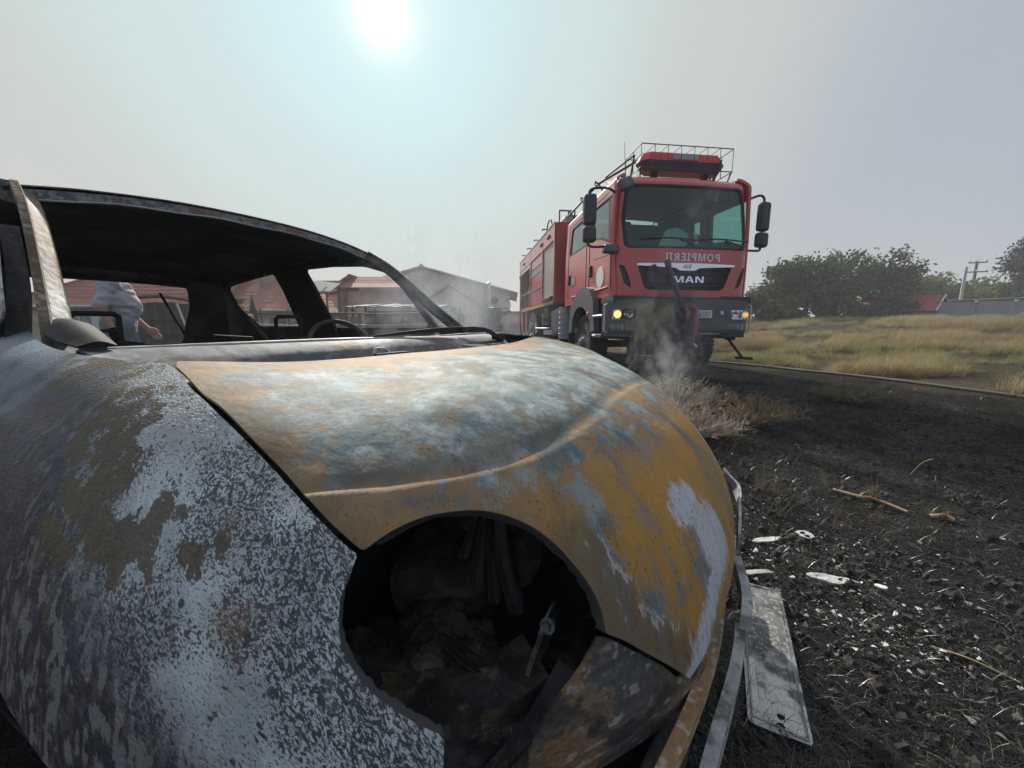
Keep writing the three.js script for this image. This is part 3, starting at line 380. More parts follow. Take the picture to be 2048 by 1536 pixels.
mesh('folded_sheet', loft([[[0.345, 0.415, 0.475], [0.4, 0.428, 0.44], [0.452, 0.43, 0.395]], [[0.35, 0.41, 0.495], [0.405, 0.418, 0.46], [0.455, 0.42, 0.415]], [[0.335, 0.375, 0.525], [0.4, 0.37, 0.5], [0.455, 0.37, 0.455]], [[0.33, 0.33, 0.55], [0.4, 0.32, 0.53], [0.46, 0.32, 0.5]]], 26, 26, 0.004, true, (p, u, v) => [p[0], p[1] + 0.006 * (noise(p[0] * 40, p[2] * 40) - 0.5), p[2]]), frontMat, car);
mesh('torn_sheet', loft([[[0.24, 0.37, 0.5], [0.3, 0.39, 0.52], [0.35, 0.38, 0.55]], [[0.25, 0.39, 0.53], [0.31, 0.4, 0.55], [0.36, 0.38, 0.58]], [[0.27, 0.36, 0.57], [0.32, 0.35, 0.59], [0.38, 0.34, 0.61]]], 14, 14, 0.004, true), frontMat, car);
mesh('burnt_loom', join(Array.from({ length: 7 }, (_, k) => tube([[0.28 + k * 0.004, 0.45, 0.44], [0.36, 0.435 + rr(-0.01, 0.01), 0.44 + rr(-0.02, 0.02)], [0.42, 0.42 + rr(-0.01, 0.01), 0.42 + rr(-0.02, 0.02)], [0.45, 0.43, 0.4]], 0.0022, 5))), std([0.05, 0.035, 0.025], 0.9), car);
const lipStrip = (S, pts, w, inward) => { const pos = [], idx = []; pts.forEach(([u, v], i) => { const p = V(...S(u, v)), e = 0.02, n = V(...S(u, v + e)).sub(p).cross(V(...S(u + e, v)).sub(p)).normalize(), q = p.clone().addScaledVector(n, -w * (0.8 + 0.4 * noise(i * 0.7, 3))); q.add(V(...inward).multiplyScalar(w * 0.25)); for (const k of [p.addScaledVector(n, -0.002), q]) pos.push(k.x, k.y, k.z); if (i) { const a = i * 2; idx.push(a - 2, a - 1, a, a - 1, a + 1, a); } }); const g = new THREE.BufferGeometry(); g.setAttribute('position', new THREE.Float32BufferAttribute(pos, 3)); g.setIndex(idx); g.computeVertexNormals(); return g; };
mesh('opening_lip', lipStrip((u, v) => hoodS(u, v), fine(D.hl.slice(0, 10)), 0.02, [0, 0, 0]), darkMetal, car);
mesh('opening_lip', lipStrip((u, v) => fenderS(u, v), fine(D.fl.slice(0, 10)), 0.018, [0, 0, 0]), darkMetal, car);
// charred, crumpled remains in the bottom of the bay
const charM = [frontMat, darkMetal, new THREE.MeshStandardMaterial({ map: greyTex, color: RGB(0.42, 0.4, 0.38), bumpMap: steelTex[1], bumpScale: 0.004, roughness: 0.6 })];
[[0.33, 0.37, 0.47, 0.09, 0], [0.4, 0.36, 0.52, 0.08, 1], [0.27, 0.37, 0.4, 0.1, 2], [0.46, 0.36, 0.44, 0.07, 0], [0.38, 0.33, 0.58, 0.08, 2], [0.5, 0.37, 0.38, 0.06, 2], [0.2, 0.38, 0.5, 0.09, 1], [0.47, 0.31, 0.55, 0.07, 0], [0.53, 0.4, 0.33, 0.06, 1]].forEach(([x, y, z, r, k], i) => { const g = mergeVertices(new THREE.IcosahedronGeometry(1, 4).deleteAttribute('normal').deleteAttribute('uv')), p = g.attributes.position; for (let j = 0; j < p.count; j++) { const a = p.getX(j), b = p.getY(j), c = p.getZ(j), n = 0.55 + 0.9 * Math.abs(fbm(a * 2.2 + i * 7, c * 2.2 + b * 1.7, 4) - 0.5) * 2 + 0.25 * Math.abs(noise(a * 6 + i, b * 6, c * 6) - 0.5); p.setXYZ(j, x + a * n * r * 1.3, y + b * n * r * 0.55, z + c * n * r); } g.computeVertexNormals(); mesh('charred_lump', metric(g, 6), charM[k], car); });
mesh('lamp_socket', new THREE.CylinderGeometry(0.034, 0.034, 0.03, 22, 1, true).rotateX(1.3).translate(0.545, 0.49, 0.36), darkMetal, car);
mesh('added_bay_blocker', box(0.4, 0.45, 0.02, 0.12, 0.45, -0.58), soot, car);  // added sheet, blocks light showing through the far wing gap
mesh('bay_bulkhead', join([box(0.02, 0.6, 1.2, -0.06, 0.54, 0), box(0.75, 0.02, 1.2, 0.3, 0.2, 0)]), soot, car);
// --- scuttle, windscreen frame, dash
const scuttleMat = new THREE.MeshStandardMaterial({ map: tex(512, 512, (u, v) => { const a = pfbm(u, v, 5, 5, 51), b = pfbm(u, v, 40, 4, 52), c = pfbm(u * 3, v, 9, 4, 53); let k = mix3([0.1, 0.11, 0.125], [0.33, 0.335, 0.34], smooth(0.4, 0.62, a + (b - 0.5) * 0.4)); k = mix3(k, [0.25, 0.18, 0.12], smooth(0.54, 0.68, c) * 0.5); return k.map((q) => q * (0.75 + 0.5 * b)); }), bumpMap: steelTex[1], bumpScale: 0.003, roughness: 0.7, metalness: 0.1 });
const scut = (x, y, bow = 0.07, sag = 0) => [-0.66, -0.4, -0.15, 0.15, 0.4, 0.66].map((z) => [x - bow * (z / 0.66) ** 2, y + sag * (z / 0.66) ** 2, z]);
mesh('scuttle', loft([scut(0.04, 0.855, 0.02, 0.02), scut(-0.045, 0.858, 0.02, 0.02), scut(-0.10, 0.845, 0.02, 0.02), scut(-0.16, 0.85, 0.02, 0.015), scut(-0.2, 0.895, 0.06, 0.01), scut(-0.245, 0.917, 0.08, 0.0), scut(-0.285, 0.912, 0.08, 0), scut(-0.3, 0.86, 0.08, 0)], 60, 60, 0.004), scuttleMat, car);
mesh('scuttle_lip', tube(scut(-0.262, 0.919, 0.08).map((p, i) => [p[0], p[1] + 0.003 * Math.sin(i * 2.3), p[2]]), 0.005, 6), paleMetal, car);
for (const z of [0.16, -0.36]) mesh('scuttle_bracket', join([rbox(0.02, 0.016, 0.11, 0.004, -0.085, 0.882, z), rbox(0.05, 0.006, 0.05, 0.002, -0.12, 0.872, z - 0.06)]), darkMetal, car);
mesh('hinge', tube([[-0.09, 0.87, 0.215], [-0.1, 0.896, 0.2], [-0.1, 0.897, 0.17], [-0.09, 0.87, 0.155]], 0.006, 6), paleMetal, car);
mesh('wiper_plate', loft([[[-0.13, 0.874, -0.3], [-0.12, 0.874, -0.45], [-0.13, 0.87, -0.55]], [[-0.17, 0.885, -0.24], [-0.17, 0.892, -0.42], [-0.19, 0.89, -0.56]]], 8, 12, 0.004), darkMetal, car);
{ const w = part('wiper', car), m = std([0.02, 0.021, 0.023], 0.7);
  mesh('arm', metric(sweep([[-0.165, 0.905, -0.5], [-0.2, 0.935, -0.47], [-0.235, 0.945, -0.42], [-0.25, 0.945, -0.34]], [[-0.022, -0.008], [0.022, -0.008], [0.018, 0.008], [-0.018, 0.008]], [0, 1, 0], 14), 2), m, w);
  mesh('blade', metric(sweep([[-0.25, 0.945, -0.36], [-0.262, 0.942, -0.2], [-0.268, 0.934, -0.05], [-0.27, 0.926, 0.08]], [[-0.003, -0.014], [0.003, -0.014], [0.005, 0.01], [-0.005, 0.01]], [0, 1, 0], 18, (t) => 1 - 0.75 * t), 2), m, w);
  mesh('pivot', join([new THREE.CylinderGeometry(0.016, 0.02, 0.06, 10).translate(-0.16, 0.885, -0.5), rbox(0.05, 0.03, 0.05, 0.01, -0.165, 0.912, -0.5)]), m, w); }
mesh('cross_beam', join([bar([-0.5, 0.8, -0.66], [-0.5, 0.8, 0.66], 0.035), rbox(0.26, 0.22, 1.2, 0.06, -0.42, 0.74, 0), rbox(0.14, 0.12, 0.4, 0.03, -0.6, 0.76, -0.3)]), soot, car);
{ const w = part('steering_wheel', car), ring = new THREE.TorusGeometry(0.185, 0.012, 10, 48); const sp = [0, 2.1, 4.2].map((a) => bar([0, 0, 0], [0.18 * Math.sin(a), -0.18 * Math.cos(a), 0], 0.008)); const put = (g) => g.rotateY(Math.PI / 2).rotateZ(0.45).translate(-0.92, 0.815, -0.31); mesh('rim', put(ring), darkMetal, w); mesh('spokes', put(join(sp)), darkMetal, w); mesh('column', bar([-0.92, 0.815, -0.31], [-0.55, 0.66, -0.31], 0.025), soot, w); }
mesh('wing_cover', loft([[[-0.54, 0.952, 0.668], [-0.46, 0.942, 0.674], [-0.38, 0.932, 0.676], [-0.3, 0.922, 0.668]], [[-0.54, 0.974, 0.642], [-0.46, 0.968, 0.645], [-0.38, 0.95, 0.646], [-0.3, 0.93, 0.642]], [[-0.53, 0.965, 0.605], [-0.46, 0.955, 0.61], [-0.38, 0.938, 0.614], [-0.31, 0.922, 0.618]]], 24, 30, 0.004), new THREE.MeshPhysicalMaterial({ map: greyTex, color: RGB(0.1, 0.1, 0.112), bumpMap: steelTex[1], bumpScale: 0.001, specularIntensity: 0.35, roughness: 0.7 }), car);
// --- roof, pillars
const liningMat = new THREE.MeshStandardMaterial({ map: tex(512, 512, (u, v) => { const a = pfbm(u, v, 5, 5, 61), b = pfbm(u, v, 40, 3, 62), k = 0.045 + 0.06 * smooth(0.35, 0.7, a) + 0.02 * (b - 0.5); return [k * 0.95, k, k * 1.08]; }), bumpMap: steelTex[1], bumpScale: 0.003, roughness: 0.85 });
const roofRow = (x, e, c, w, bow = 0.05) => [-1, -0.75, -0.4, 0, 0.4, 0.75, 1].map((t) => [x - bow * t * t, mix(c, e, Math.pow(Math.abs(t), 2.4)), t * w]);
const roofRows = [roofRow(-1.0, 1.343, 1.39, 0.6), roofRow(-1.25, 1.37, 1.425, 0.605), roofRow(-1.6, 1.378, 1.442, 0.61, 0.02), roofRow(-2.1, 1.36, 1.43, 0.605, 0), roofRow(-2.55, 1.32, 1.385, 0.59, 0), roofRow(-2.76, 1.285, 1.335, 0.57, 0)];
mesh('roof', loft(roofRows, 60, 60, 0.004, true), steel, car);
mesh('roof_lining', loft(roofRows.map((r) => r.map(([x, y, z]) => [x - 0.012, y - 0.018, z * 0.97])), 30, 30, 0.006, true), liningMat, car);
const header = (dx, dy) => Array.from({ length: 25 }, (_, i) => { const t = i / 12 - 1; return [-1.0 - 0.05 * t * t + dx, mix(1.39, 1.343, Math.pow(Math.abs(t), 2.4)) + dy, t * 0.585]; });
mesh('windscreen_header', metric(sweep(header(-0.012, -0.017), [[-0.03, -0.012], [0.014, -0.016], [0.012, 0.012], [-0.03, 0.012]], [0, 1, 0], 60), 3), steel, car);
mesh('header_seal', tube(header(0.004, -0.032).map((p, i) => [p[0], p[1] + 0.002 * Math.sin(i * 5.1), p[2]]), 0.0035, 5, false, 70), paleMetal, car);
const Apath = [[-1.05, 1.352, 0.582], [-0.92, 1.28, 0.596], [-0.79, 1.185, 0.614], [-0.64, 1.06, 0.638], [-0.50, 0.955, 0.662], [-0.455, 0.915, 0.67]];
const pillarOut = metric(sweep(Apath, [[-0.014, -0.02], [0.003, -0.02], [0.004, 0.0], [0.001, 0.009], [-0.014, 0.008]], [0, 1, 0], 40), 2), pillarIn = metric(sweep(Apath, [[0.003, -0.03], [0.03, -0.034], [0.031, -0.028], [0.027, -0.02], [0.004, -0.008]], [0, 1, 0], 40), 2), pinch = tube(Apath.map((p, i) => [p[0] - 0.005, p[1] - 0.03, p[2] - 0.028]), 0.0025, 5, false, 50);
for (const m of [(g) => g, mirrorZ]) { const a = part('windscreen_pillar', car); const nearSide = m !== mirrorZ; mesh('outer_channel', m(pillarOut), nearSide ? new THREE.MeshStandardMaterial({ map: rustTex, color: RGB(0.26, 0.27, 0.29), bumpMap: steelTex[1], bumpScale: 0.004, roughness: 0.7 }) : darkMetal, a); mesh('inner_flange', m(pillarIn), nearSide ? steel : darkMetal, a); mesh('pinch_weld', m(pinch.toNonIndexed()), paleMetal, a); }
const rail = metric(sweep([[-1.1, 1.35, 0.592], [-1.25, 1.36, 0.6], [-1.6, 1.368, 0.605], [-2.1, 1.35, 0.6], [-2.55, 1.31, 0.585], [-2.77, 1.27, 0.56]], [[-0.02, -0.045], [0.03, -0.035], [0.02, 0.018], [-0.02, 0.018]], [0, 1, 0], 40), 2);
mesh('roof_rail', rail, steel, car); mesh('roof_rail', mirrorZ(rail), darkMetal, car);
// --- sides
const sideZ = (x, y) => (y > 0.95 ? 0.70 - 0.22 * (y - 0.95) - 0.12 * Math.max(0, y - 1.2) : 0.70 + 0.115 * smooth(0.95, 0.6, y) - 0.04 * smooth(0.4, 0.2, y)) + 0.012 * smooth(-2.9, -1.6, x) - 0.06 * smooth(-2.3, -2.95, x);
const sideS = (x, y) => [x, y, sideZ(x, y) + (noise(x * 7, y * 7, 9.1) - 0.5) * 0.005];
const sheet = (poly, holes, nu = 60, nv = 60, sdf = null) => panel(sideS, poly, { holes, nu, nv, thick: 0.004, sdf, uv: (u, v) => [u * 1.1, v * 1.1] });
const winF = roundPoly([[-1.0, 0.975], [-1.09, 1.2], [-1.22, 1.287], [-1.45, 1.312], [-1.685, 1.315], [-1.60, 0.97]], 0.03);
const doorF = sheet(roundPoly([[-0.715, 0.24], [-0.715, 0.935], [-0.6, 0.985], [-0.72, 1.085], [-0.9, 1.222], [-1.05, 1.312], [-1.25, 1.345], [-1.71, 1.352], [-1.7, 0.24]], 0.02), [winF], 70, 70);
const winR = roundPoly([[-1.83, 0.96], [-1.93, 1.24], [-2.0, 1.303], [-2.12, 1.315], [-2.58, 1.288], [-2.66, 1.235], [-2.62, 1.1], [-2.46, 0.96]], 0.03);
const archR = (x, y) => Math.hypot(x + 2.35, y - 0.275) - 0.322;
const doorR = sheet(roundPoly([[-1.82, 0.24], [-1.82, 0.96], [-1.9, 1.28], [-1.96, 1.34], [-2.75, 1.27], [-2.9, 0.9], [-2.92, 0.3], [-2.1, 0.24]], 0.03), [winR], 60, 60, archR);
const post = sheet([[-1.695, 0.22], [-1.68, 0.9], [-1.735, 1.35], [-1.945, 1.35], [-1.85, 0.9], [-1.835, 0.22]], [], 14, 50), postIn = panel((x, y) => { const p = sideS(x, y); return [p[0], p[1], p[2] - 0.04]; }, [[-1.48, 0.22], [-1.48, 0.9], [-1.64, 1.34], [-1.97, 1.34], [-1.86, 0.9], [-1.84, 0.22]], { nu: 14, nv: 50, thick: 0.02 });
const strut = metric(sweep([[-0.875, 1.2, 0.636], [-0.76, 1.06, 0.655], [-0.66, 0.93, 0.685]], [[-0.016, -0.012], [0.016, -0.012], [0.016, 0.012], [-0.016, 0.012]], [0, 1, 0], 12), 2);
for (const m of [(g) => g.toNonIndexed(), mirrorZ]) {
  const near = m !== mirrorZ;
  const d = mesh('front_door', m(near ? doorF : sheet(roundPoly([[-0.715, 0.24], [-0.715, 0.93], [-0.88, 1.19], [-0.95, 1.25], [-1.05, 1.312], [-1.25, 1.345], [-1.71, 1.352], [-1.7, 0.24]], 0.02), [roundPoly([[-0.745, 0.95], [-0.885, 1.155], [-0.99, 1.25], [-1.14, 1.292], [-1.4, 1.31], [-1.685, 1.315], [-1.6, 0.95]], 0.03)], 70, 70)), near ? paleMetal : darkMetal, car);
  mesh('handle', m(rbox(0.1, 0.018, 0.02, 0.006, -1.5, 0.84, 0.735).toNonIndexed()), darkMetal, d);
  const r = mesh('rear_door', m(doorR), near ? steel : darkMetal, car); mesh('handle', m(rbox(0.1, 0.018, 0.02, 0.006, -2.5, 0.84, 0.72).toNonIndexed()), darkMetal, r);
  mesh('door_post', m(near ? post : postIn), soot, car);
  mesh('quarter_strut', m(strut), darkMetal, car);
  mesh('sill', m(rbox(1.9, 0.09, 0.1, 0.02, -1.3, 0.2, 0.72).toNonIndexed()), darkMetal, car);
}
const tailS = (z, y) => [-2.93 + 0.16 * smooth(0.85, 1.3, y) + 0.10 * (z / 0.6) ** 2, y, z];
mesh('tailgate', panel(tailS, roundPoly([[-0.6, 0.24], [-0.64, 0.85], [-0.56, 1.285], [0.56, 1.285], [0.64, 0.85], [0.6, 0.24]], 0.04), { holes: [roundPoly([[-0.345, 0.84], [-0.38, 1.1], [-0.36, 1.247], [0.36, 1.262], [0.4, 1.1], [0.36, 0.84]], 0.03)], nu: 50, nv: 50, thick: 0.02, uv: (u, v) => [u, v] }), darkMetal, car);
mesh('rear_header', metric(sweep([[-2.78, 1.3, -0.57], [-2.83, 1.325, -0.2], [-2.83, 1.325, 0.2], [-2.78, 1.3, 0.57]], [[-0.06, -0.07], [0.05, -0.07], [0.05, 0.03], [-0.06, 0.03]], [0, 1, 0], 20), 2), darkMetal, car);
mesh('gas_strut', bar([-2.72, 1.19, -0.2], [-2.76, 0.87, -0.33], 0.008), darkMetal, car);
mesh('floor_pan', join([box(2.9, 0.03, 1.3, -1.45, 0.2, 0), box(0.03, 0.5, 1.25, -2.2, 0.45, 0), box(0.03, 0.62, 1.3, -0.3, 0.52, 0)]), soot, car);
// seats
for (const [z, name] of [[0.36, 0], [-0.36, 1]]) {
  const s = part('seat_frame', car), x = -1.28, m = std([0.022, 0.02, 0.021], 0.75);
  mesh('back_hoop', tube([[x, 0.35, z - 0.2], [x - 0.05, 0.6, z - 0.19], [x - 0.1, 0.84, z - 0.13], [x - 0.11, 0.885, z - 0.06], [x - 0.11, 0.885, z + 0.06], [x - 0.1, 0.84, z + 0.13], [x - 0.05, 0.6, z + 0.19], [x, 0.35, z + 0.2]], 0.014, 8), m, s);
  mesh('headrest_frame', join([wire([[x - 0.11, 0.87, z - 0.01], [x - 0.115, 1.0, z - 0.015], [x - 0.115, 1.01, z - 0.003], [x - 0.115, 1.01, z + 0.1], [x - 0.115, 0.995, z + 0.115], [x - 0.11, 0.87, z + 0.12]], 0.0095), bar([x - 0.113, 0.945, z - 0.01], [x - 0.113, 0.945, z + 0.115], 0.006)]), m, s);
  mesh('seat_pan', rbox(0.45, 0.05, 0.42, 0.02, x + 0.22, 0.36, z), m, s); for (const y of [0.62, 0.72, 0.8]) mesh('spring_wire', tube([[x - 0.05, y, z - 0.18], [x - 0.05, y - 0.02, z], [x - 0.05, y, z + 0.18]], 0.003, 5), m, s);
}
mesh('lever', join([bar([-1.0, 0.72, -0.12], [-1.1, 0.99, 0.02], 0.012, 0.008)]), darkMetal, car);
mesh('rear_seat_frame', wire([[-2.15, 0.4, -0.5], [-2.2, 0.88, -0.5], [-2.2, 0.9, -0.28], [-2.15, 0.6, -0.26]], 0.009), darkMetal, car); mesh('rear_seat_frame', wire([[-2.15, 0.4, 0.3], [-2.2, 0.86, 0.3], [-2.2, 0.86, 0.5], [-2.15, 0.5, 0.5]], 0.009), darkMetal, car);
// wheels: bare rims sunk in the ash
for (const [x, s] of [[0.07, 1], [0.07, -1], [-2.35, 1], [-2.35, -1]]) {
  const w = part('wheel', car), prof = [[0.03, 0.02], [0.06, 0.03], [0.07, 0.0], [0.12, -0.01], [0.15, 0.02], [0.165, 0.04], [0.18, 0.055], [0.19, 0.06], [0.185, 0.03], [0.17, 0], [0.17, -0.06], [0.19, -0.09]].map(([r, y]) => new THREE.Vector2(r, y));
  mesh('rim', new THREE.LatheGeometry(prof, 32).rotateX(s * Math.PI / 2).translate(x, 0.19, s * 0.66), steel, w); mesh('hub', new THREE.CylinderGeometry(0.05, 0.06, 0.12, 16).rotateX(Math.PI / 2).translate(x, 0.19, s * 0.62), darkMetal, w);
}

// ------------------------------------------------------------------ the fire engine (z forward to the viewer, x to the picture's right, origin below the bumper's middle)
const truck = thing('fire_engine', 'red crew-cab fire engine facing the burnt car, one headlight glowing', 'fire engine', [2.68, 0.13, -5.88], THREE.MathUtils.degToRad(7.16));
const T = {
  red: phys([0.6, 0.085, 0.075], 0.38, { clearcoat: 0.7, clearcoatRoughness: 0.2 }), redDull: std([0.46, 0.06, 0.06], 0.55), dark: std([0.05, 0.053, 0.058], 0.6), mid: std([0.12, 0.125, 0.13], 0.6), black: std([0.012, 0.012, 0.013], 0.7), rubber: std([0.022, 0.022, 0.023], 0.9),
  alu: std([0.55, 0.56, 0.57], 0.38, { metalness: 0.7 }), chrome: std([0.8, 0.81, 0.83], 0.12, { metalness: 1 }), white: std([0.82, 0.82, 0.8], 0.5), glass: phys([0.62, 0.8, 0.76], 0.02, { transmission: 1, thickness: 0, ior: 1.5 }), lens: phys([0.9, 0.92, 0.93], 0.04, { transmission: 1, thickness: 0 }), yellow: std([0.5, 0.36, 0.05], 0.5), grey: std([0.3, 0.31, 0.32], 0.55), amber: phys([0.85, 0.16, 0.02], 0.25), bar: phys([0.72, 0.03, 0.04], 0.15, { clearcoat: 1, transmission: 0.35, thickness: 0 }), cloth: std([0.05, 0.055, 0.065], 0.95),
};
const shutTex = tex(256, 256, (u, v) => { const k = 0.85 + 0.3 * (pfbm(u, v, 6, 4, 2) - 0.5); return [0.5 * k, 0.5 * k, 0.49 * k]; });
T.shutter = new THREE.MeshStandardMaterial({ map: shutTex, roughness: 0.45, metalness: 0.35 });
const t = truck, P2 = (name, geo, mat, parent = t) => mesh(name, geo, mat, parent);
{
  // cab front skin: gently bowed, rounded into the sides and the roof
  const frontZ = (x, y) => -0.07 * (x / 1.15) ** 2 - 0.3 * Math.pow(Math.max(0, Math.abs(x) - 0.93) / 0.22, 2.4) * 0.7 - 0.13 * Math.max(0, y - 2.0) - 0.3 * Math.pow(Math.max(0, y - 2.985) / 0.2, 2.2);
  const half = (y) => 1.15 - 0.03 * smooth(2.1, 3.1, y);
  const frontS = (x, y) => [x * half(y) / 1.15, y, frontZ(x, y)];
  const ws = roundPoly([[-0.98, 2.03], [-1.02, 2.5], [-0.97, 2.965], [0.97, 2.965], [1.02, 2.5], [0.98, 2.03]], 0.09);
  const grille = roundPoly([[-0.78, 1.775], [-0.66, 1.44], [-0.58, 1.405], [0.58, 1.405], [0.66, 1.44], [0.78, 1.775]], 0.05);
  const ventL = roundPoly([[-1.05, 1.78], [-0.97, 1.50], [-0.85, 1.42], [-0.90, 1.60], [-0.985, 1.77]], 0.02), ventR = ventL.map(([x, y]) => [-x, y]);
  const cab = part('cab', t);
  P2('front_skin', panel(frontS, roundPoly([[-1.15, 1.30], [-1.15, 3.185], [1.15, 3.185], [1.15, 1.30]], 0.06), { holes: [ws, grille, ventL, ventR], nu: 110, nv: 110, thick: 0.02 }), T.red, cab);
  const wsIn = ws.map(([x, y]) => [x * 1.01, 2.5 + (y - 2.5) * 1.012]);
  P2('windscreen', panel((x, y) => { const p = frontS(x, y); return [p[0], p[1], p[2] - 0.012]; }, wsIn, { nu: 30, nv: 24, thick: 0.005 }), T.glass, cab);
  P2('windscreen_seal', panel((x, y) => { const p = frontS(x, y); return [p[0], p[1], p[2] + 0.002]; }, ws.map(([x, y]) => [x * 1.012, 2.5 + (y - 2.5) * 1.02]), { holes: [ws.map(([x, y]) => [x * 0.965, 2.5 + (y - 2.5) * 0.95])], nu: 110, nv: 70, thick: 0.006 }), T.black, cab);
  P2('grille', join([panel((x, y) => { const p = frontS(x, y); return [p[0], p[1], p[2] - 0.035]; }, grille.map(([x, y]) => [x * 1.02, 1.6 + (y - 1.6) * 1.05]), { nu: 20, nv: 12, thick: 0.01 }), ...[1.47, 1.53, 1.65, 1.71].map((y) => tube([-0.66, -0.3, 0, 0.3, 0.66].map((x) => [x * (0.85 + (y - 1.4) * 0.45), y, frontZ(x, y) - 0.02]), 0.012, 6))]), T.black, cab);
  for (const v of [ventL, ventR]) P2('air_deflector', panel((x, y) => { const p = frontS(x, y); return [p[0], p[1], p[2] - 0.03]; }, v.map(([x, y]) => [x, 1.6 + (y - 1.6) * 1.05]), { nu: 14, nv: 20, thick: 0.01 }), T.dark, cab);
  // bonnet bar with its emblem, letters
  const barPoly = [[-0.8, 1.795], [-0.8, 1.765], [-0.2, 1.735], [-0.12, 1.695], [0.12, 1.695], [0.2, 1.735], [0.8, 1.765], [0.8, 1.795], [0.2, 1.805], [-0.2, 1.805]];
  P2('chrome_bar', panel((x, y) => { const p = frontS(x, y); return [p[0], p[1], p[2] + 0.03]; }, barPoly, { nu: 90, nv: 26, thick: 0.03 }), T.chrome, cab);
  const lion = [[-0.06, 0.0], [-0.045, 0.022], [-0.02, 0.026], [0.005, 0.018], [0.02, 0.03], [0.042, 0.034], [0.058, 0.022], [0.05, 0.008], [0.034, 0.006], [0.044, -0.018], [0.036, -0.022], [0.022, -0.004], [-0.006, -0.002], [-0.016, -0.022], [-0.026, -0.022], [-0.022, -0.002], [-0.04, 0.002], [-0.058, -0.02], [-0.066, -0.018], [-0.06, 0.0]];
  P2('emblem', tube(lion.map(([x, y]) => [x, 1.752 + y, frontZ(0, 1.75) + 0.034]), 0.0035, 5), T.mid, cab);
  const man = text('MAN', 0.095, 0.02, 0.5, font); P2('maker_letters', man.translate(0.03, 1.565, frontZ(0, 1.56) + 0.004), T.chrome, cab);
  { let x = 0.5; const letters = part('front_lettering', t), w = { P: 0.118, O: 0.135, M: 0.148, I: 0.062, E: 0.108, R: 0.122 };
    for (const ch of 'POMPIERII') { const g = text(ch, 0.118, 0.004), k = mirrorZ(g.rotateY(Math.PI / 2)).rotateY(-Math.PI / 2); k.computeBoundingBox(); x -= w[ch] / 2; const cx = (k.boundingBox.max.x + k.boundingBox.min.x) / 2; P2('letter', k.translate(x + 0.06 - cx, 1.898, frontZ(x, 1.9) + 0.004), T.white, letters); x -= w[ch] / 2 - 0.002; } }
  // sides
  const sideX = (z, y) => 1.15 - 0.03 * smooth(2.1, 3.1, y) - 0.22 * Math.pow(Math.max(0, y - 3.0) / 0.17, 2.2) - 0.12 * Math.pow(Math.max(0, z + 0.22) / 0.14, 2);
  const sidePoly = roundPoly([[-0.1, 1.32], [-0.14, 2.0], [-0.16, 2.95], [-0.24, 3.16], [-2.78, 3.16], [-2.8, 1.32], [-2.2, 1.30], [-1.95, 1.48], [-1.05, 1.5], [-0.78, 1.32]], 0.03);
  const winA = roundPoly([[-0.22, 2.13], [-0.24, 2.84], [-1.1, 2.86], [-1.1, 2.36], [-0.7, 2.3]], 0.05), winB = roundPoly([[-1.42, 2.34], [-1.42, 2.86], [-2.42, 2.86], [-2.5, 2.34]], 0.06);
  for (const s of [-1, 1]) {
    const S = (z, y) => [s * sideX(z, y), y, z];
    P2('side_skin', panel(S, sidePoly, { holes: [winA, winB], nu: 120, nv: 90, thick: 0.04, flip: s > 0 }), T.red, cab);
    for (const [w, k] of [[winA, 0], [winB, 1]]) { P2('side_window', panel((z, y) => { const p = S(z, y); return [p[0] - s * 0.018, p[1], p[2]]; }, w.map(([z, y]) => [z * 1.004, 2.5 + (y - 2.5) * 1.02]), { nu: 12, nv: 12, thick: 0.004, flip: s > 0 }), T.glass, cab); P2('window_seal', panel((z, y) => { const p = S(z, y); return [p[0] + s * 0.002, p[1], p[2]]; }, w.map(([z, y]) => [z + 0.02 * Math.sign(z + (k ? 1.95 : 0.66)), y + 0.02 * Math.sign(y - 2.5)]), { holes: [w.map(([z, y]) => [z - 0.012 * Math.sign(z + (k ? 1.95 : 0.66)), y - 0.012 * Math.sign(y - 2.5)])], nu: 60, nv: 50, thick: 0.005, flip: s > 0 }), T.black, cab); }
    for (const line of [[[-0.17, 1.42], [-0.19, 2.1]], [[-1.18, 1.5], [-1.18, 2.92]], [[-1.36, 1.5], [-1.36, 2.92]], [[-2.56, 1.46], [-2.56, 2.9]], [[-0.18, 2.92], [-2.56, 2.92]], [[-0.2, 1.96], [-0.95, 2.0]]]) P2('door_gap', tube(Array.from({ length: 7 }, (_, i) => { const z = mix(line[0][0], line[1][0], i / 6), y = mix(line[0][1], line[1][1], i / 6); return [s * (sideX(z, y) + 0.001), y, z]; }), 0.006, 4), T.black, cab);
    for (const z of [-1.08, -2.45]) P2('door_handle', rbox(0.05, 0.2, 0.1, 0.02, s * 1.16, z > -2 ? 1.82 : 1.84, z), T.black, cab);
    P2('door_ridge', rbox(0.03, 0.035, 2.0, 0.012, s * 1.155, 1.46, -1.25 + 0.0), T.redDull, cab);
    P2('emblem_disc', new THREE.CylinderGeometry(0.17, 0.17, 0.008, 40).rotateZ(Math.PI / 2).translate(s * 1.155, 1.66, -0.6), T.white, cab);
    P2('door_plate', box(0.006, 0.14, 0.3, s * 1.154, 1.78, -2.2), T.grey, cab);
    P2('wheel_flare', sweep(Array.from({ length: 15 }, (_, i) => { const a = Math.PI * (0.04 + 0.92 * i / 14); return [s * 1.19, 0.62 + 0.72 * Math.pow(Math.sin(a), 0.75), -1.38 + 0.68 * Math.cos(a)]; }), [[-0.1, -0.05], [0.1, -0.05], [0.1, 0.04], [-0.1, 0.04]], [s, 0, 0], 40), T.mid, cab);
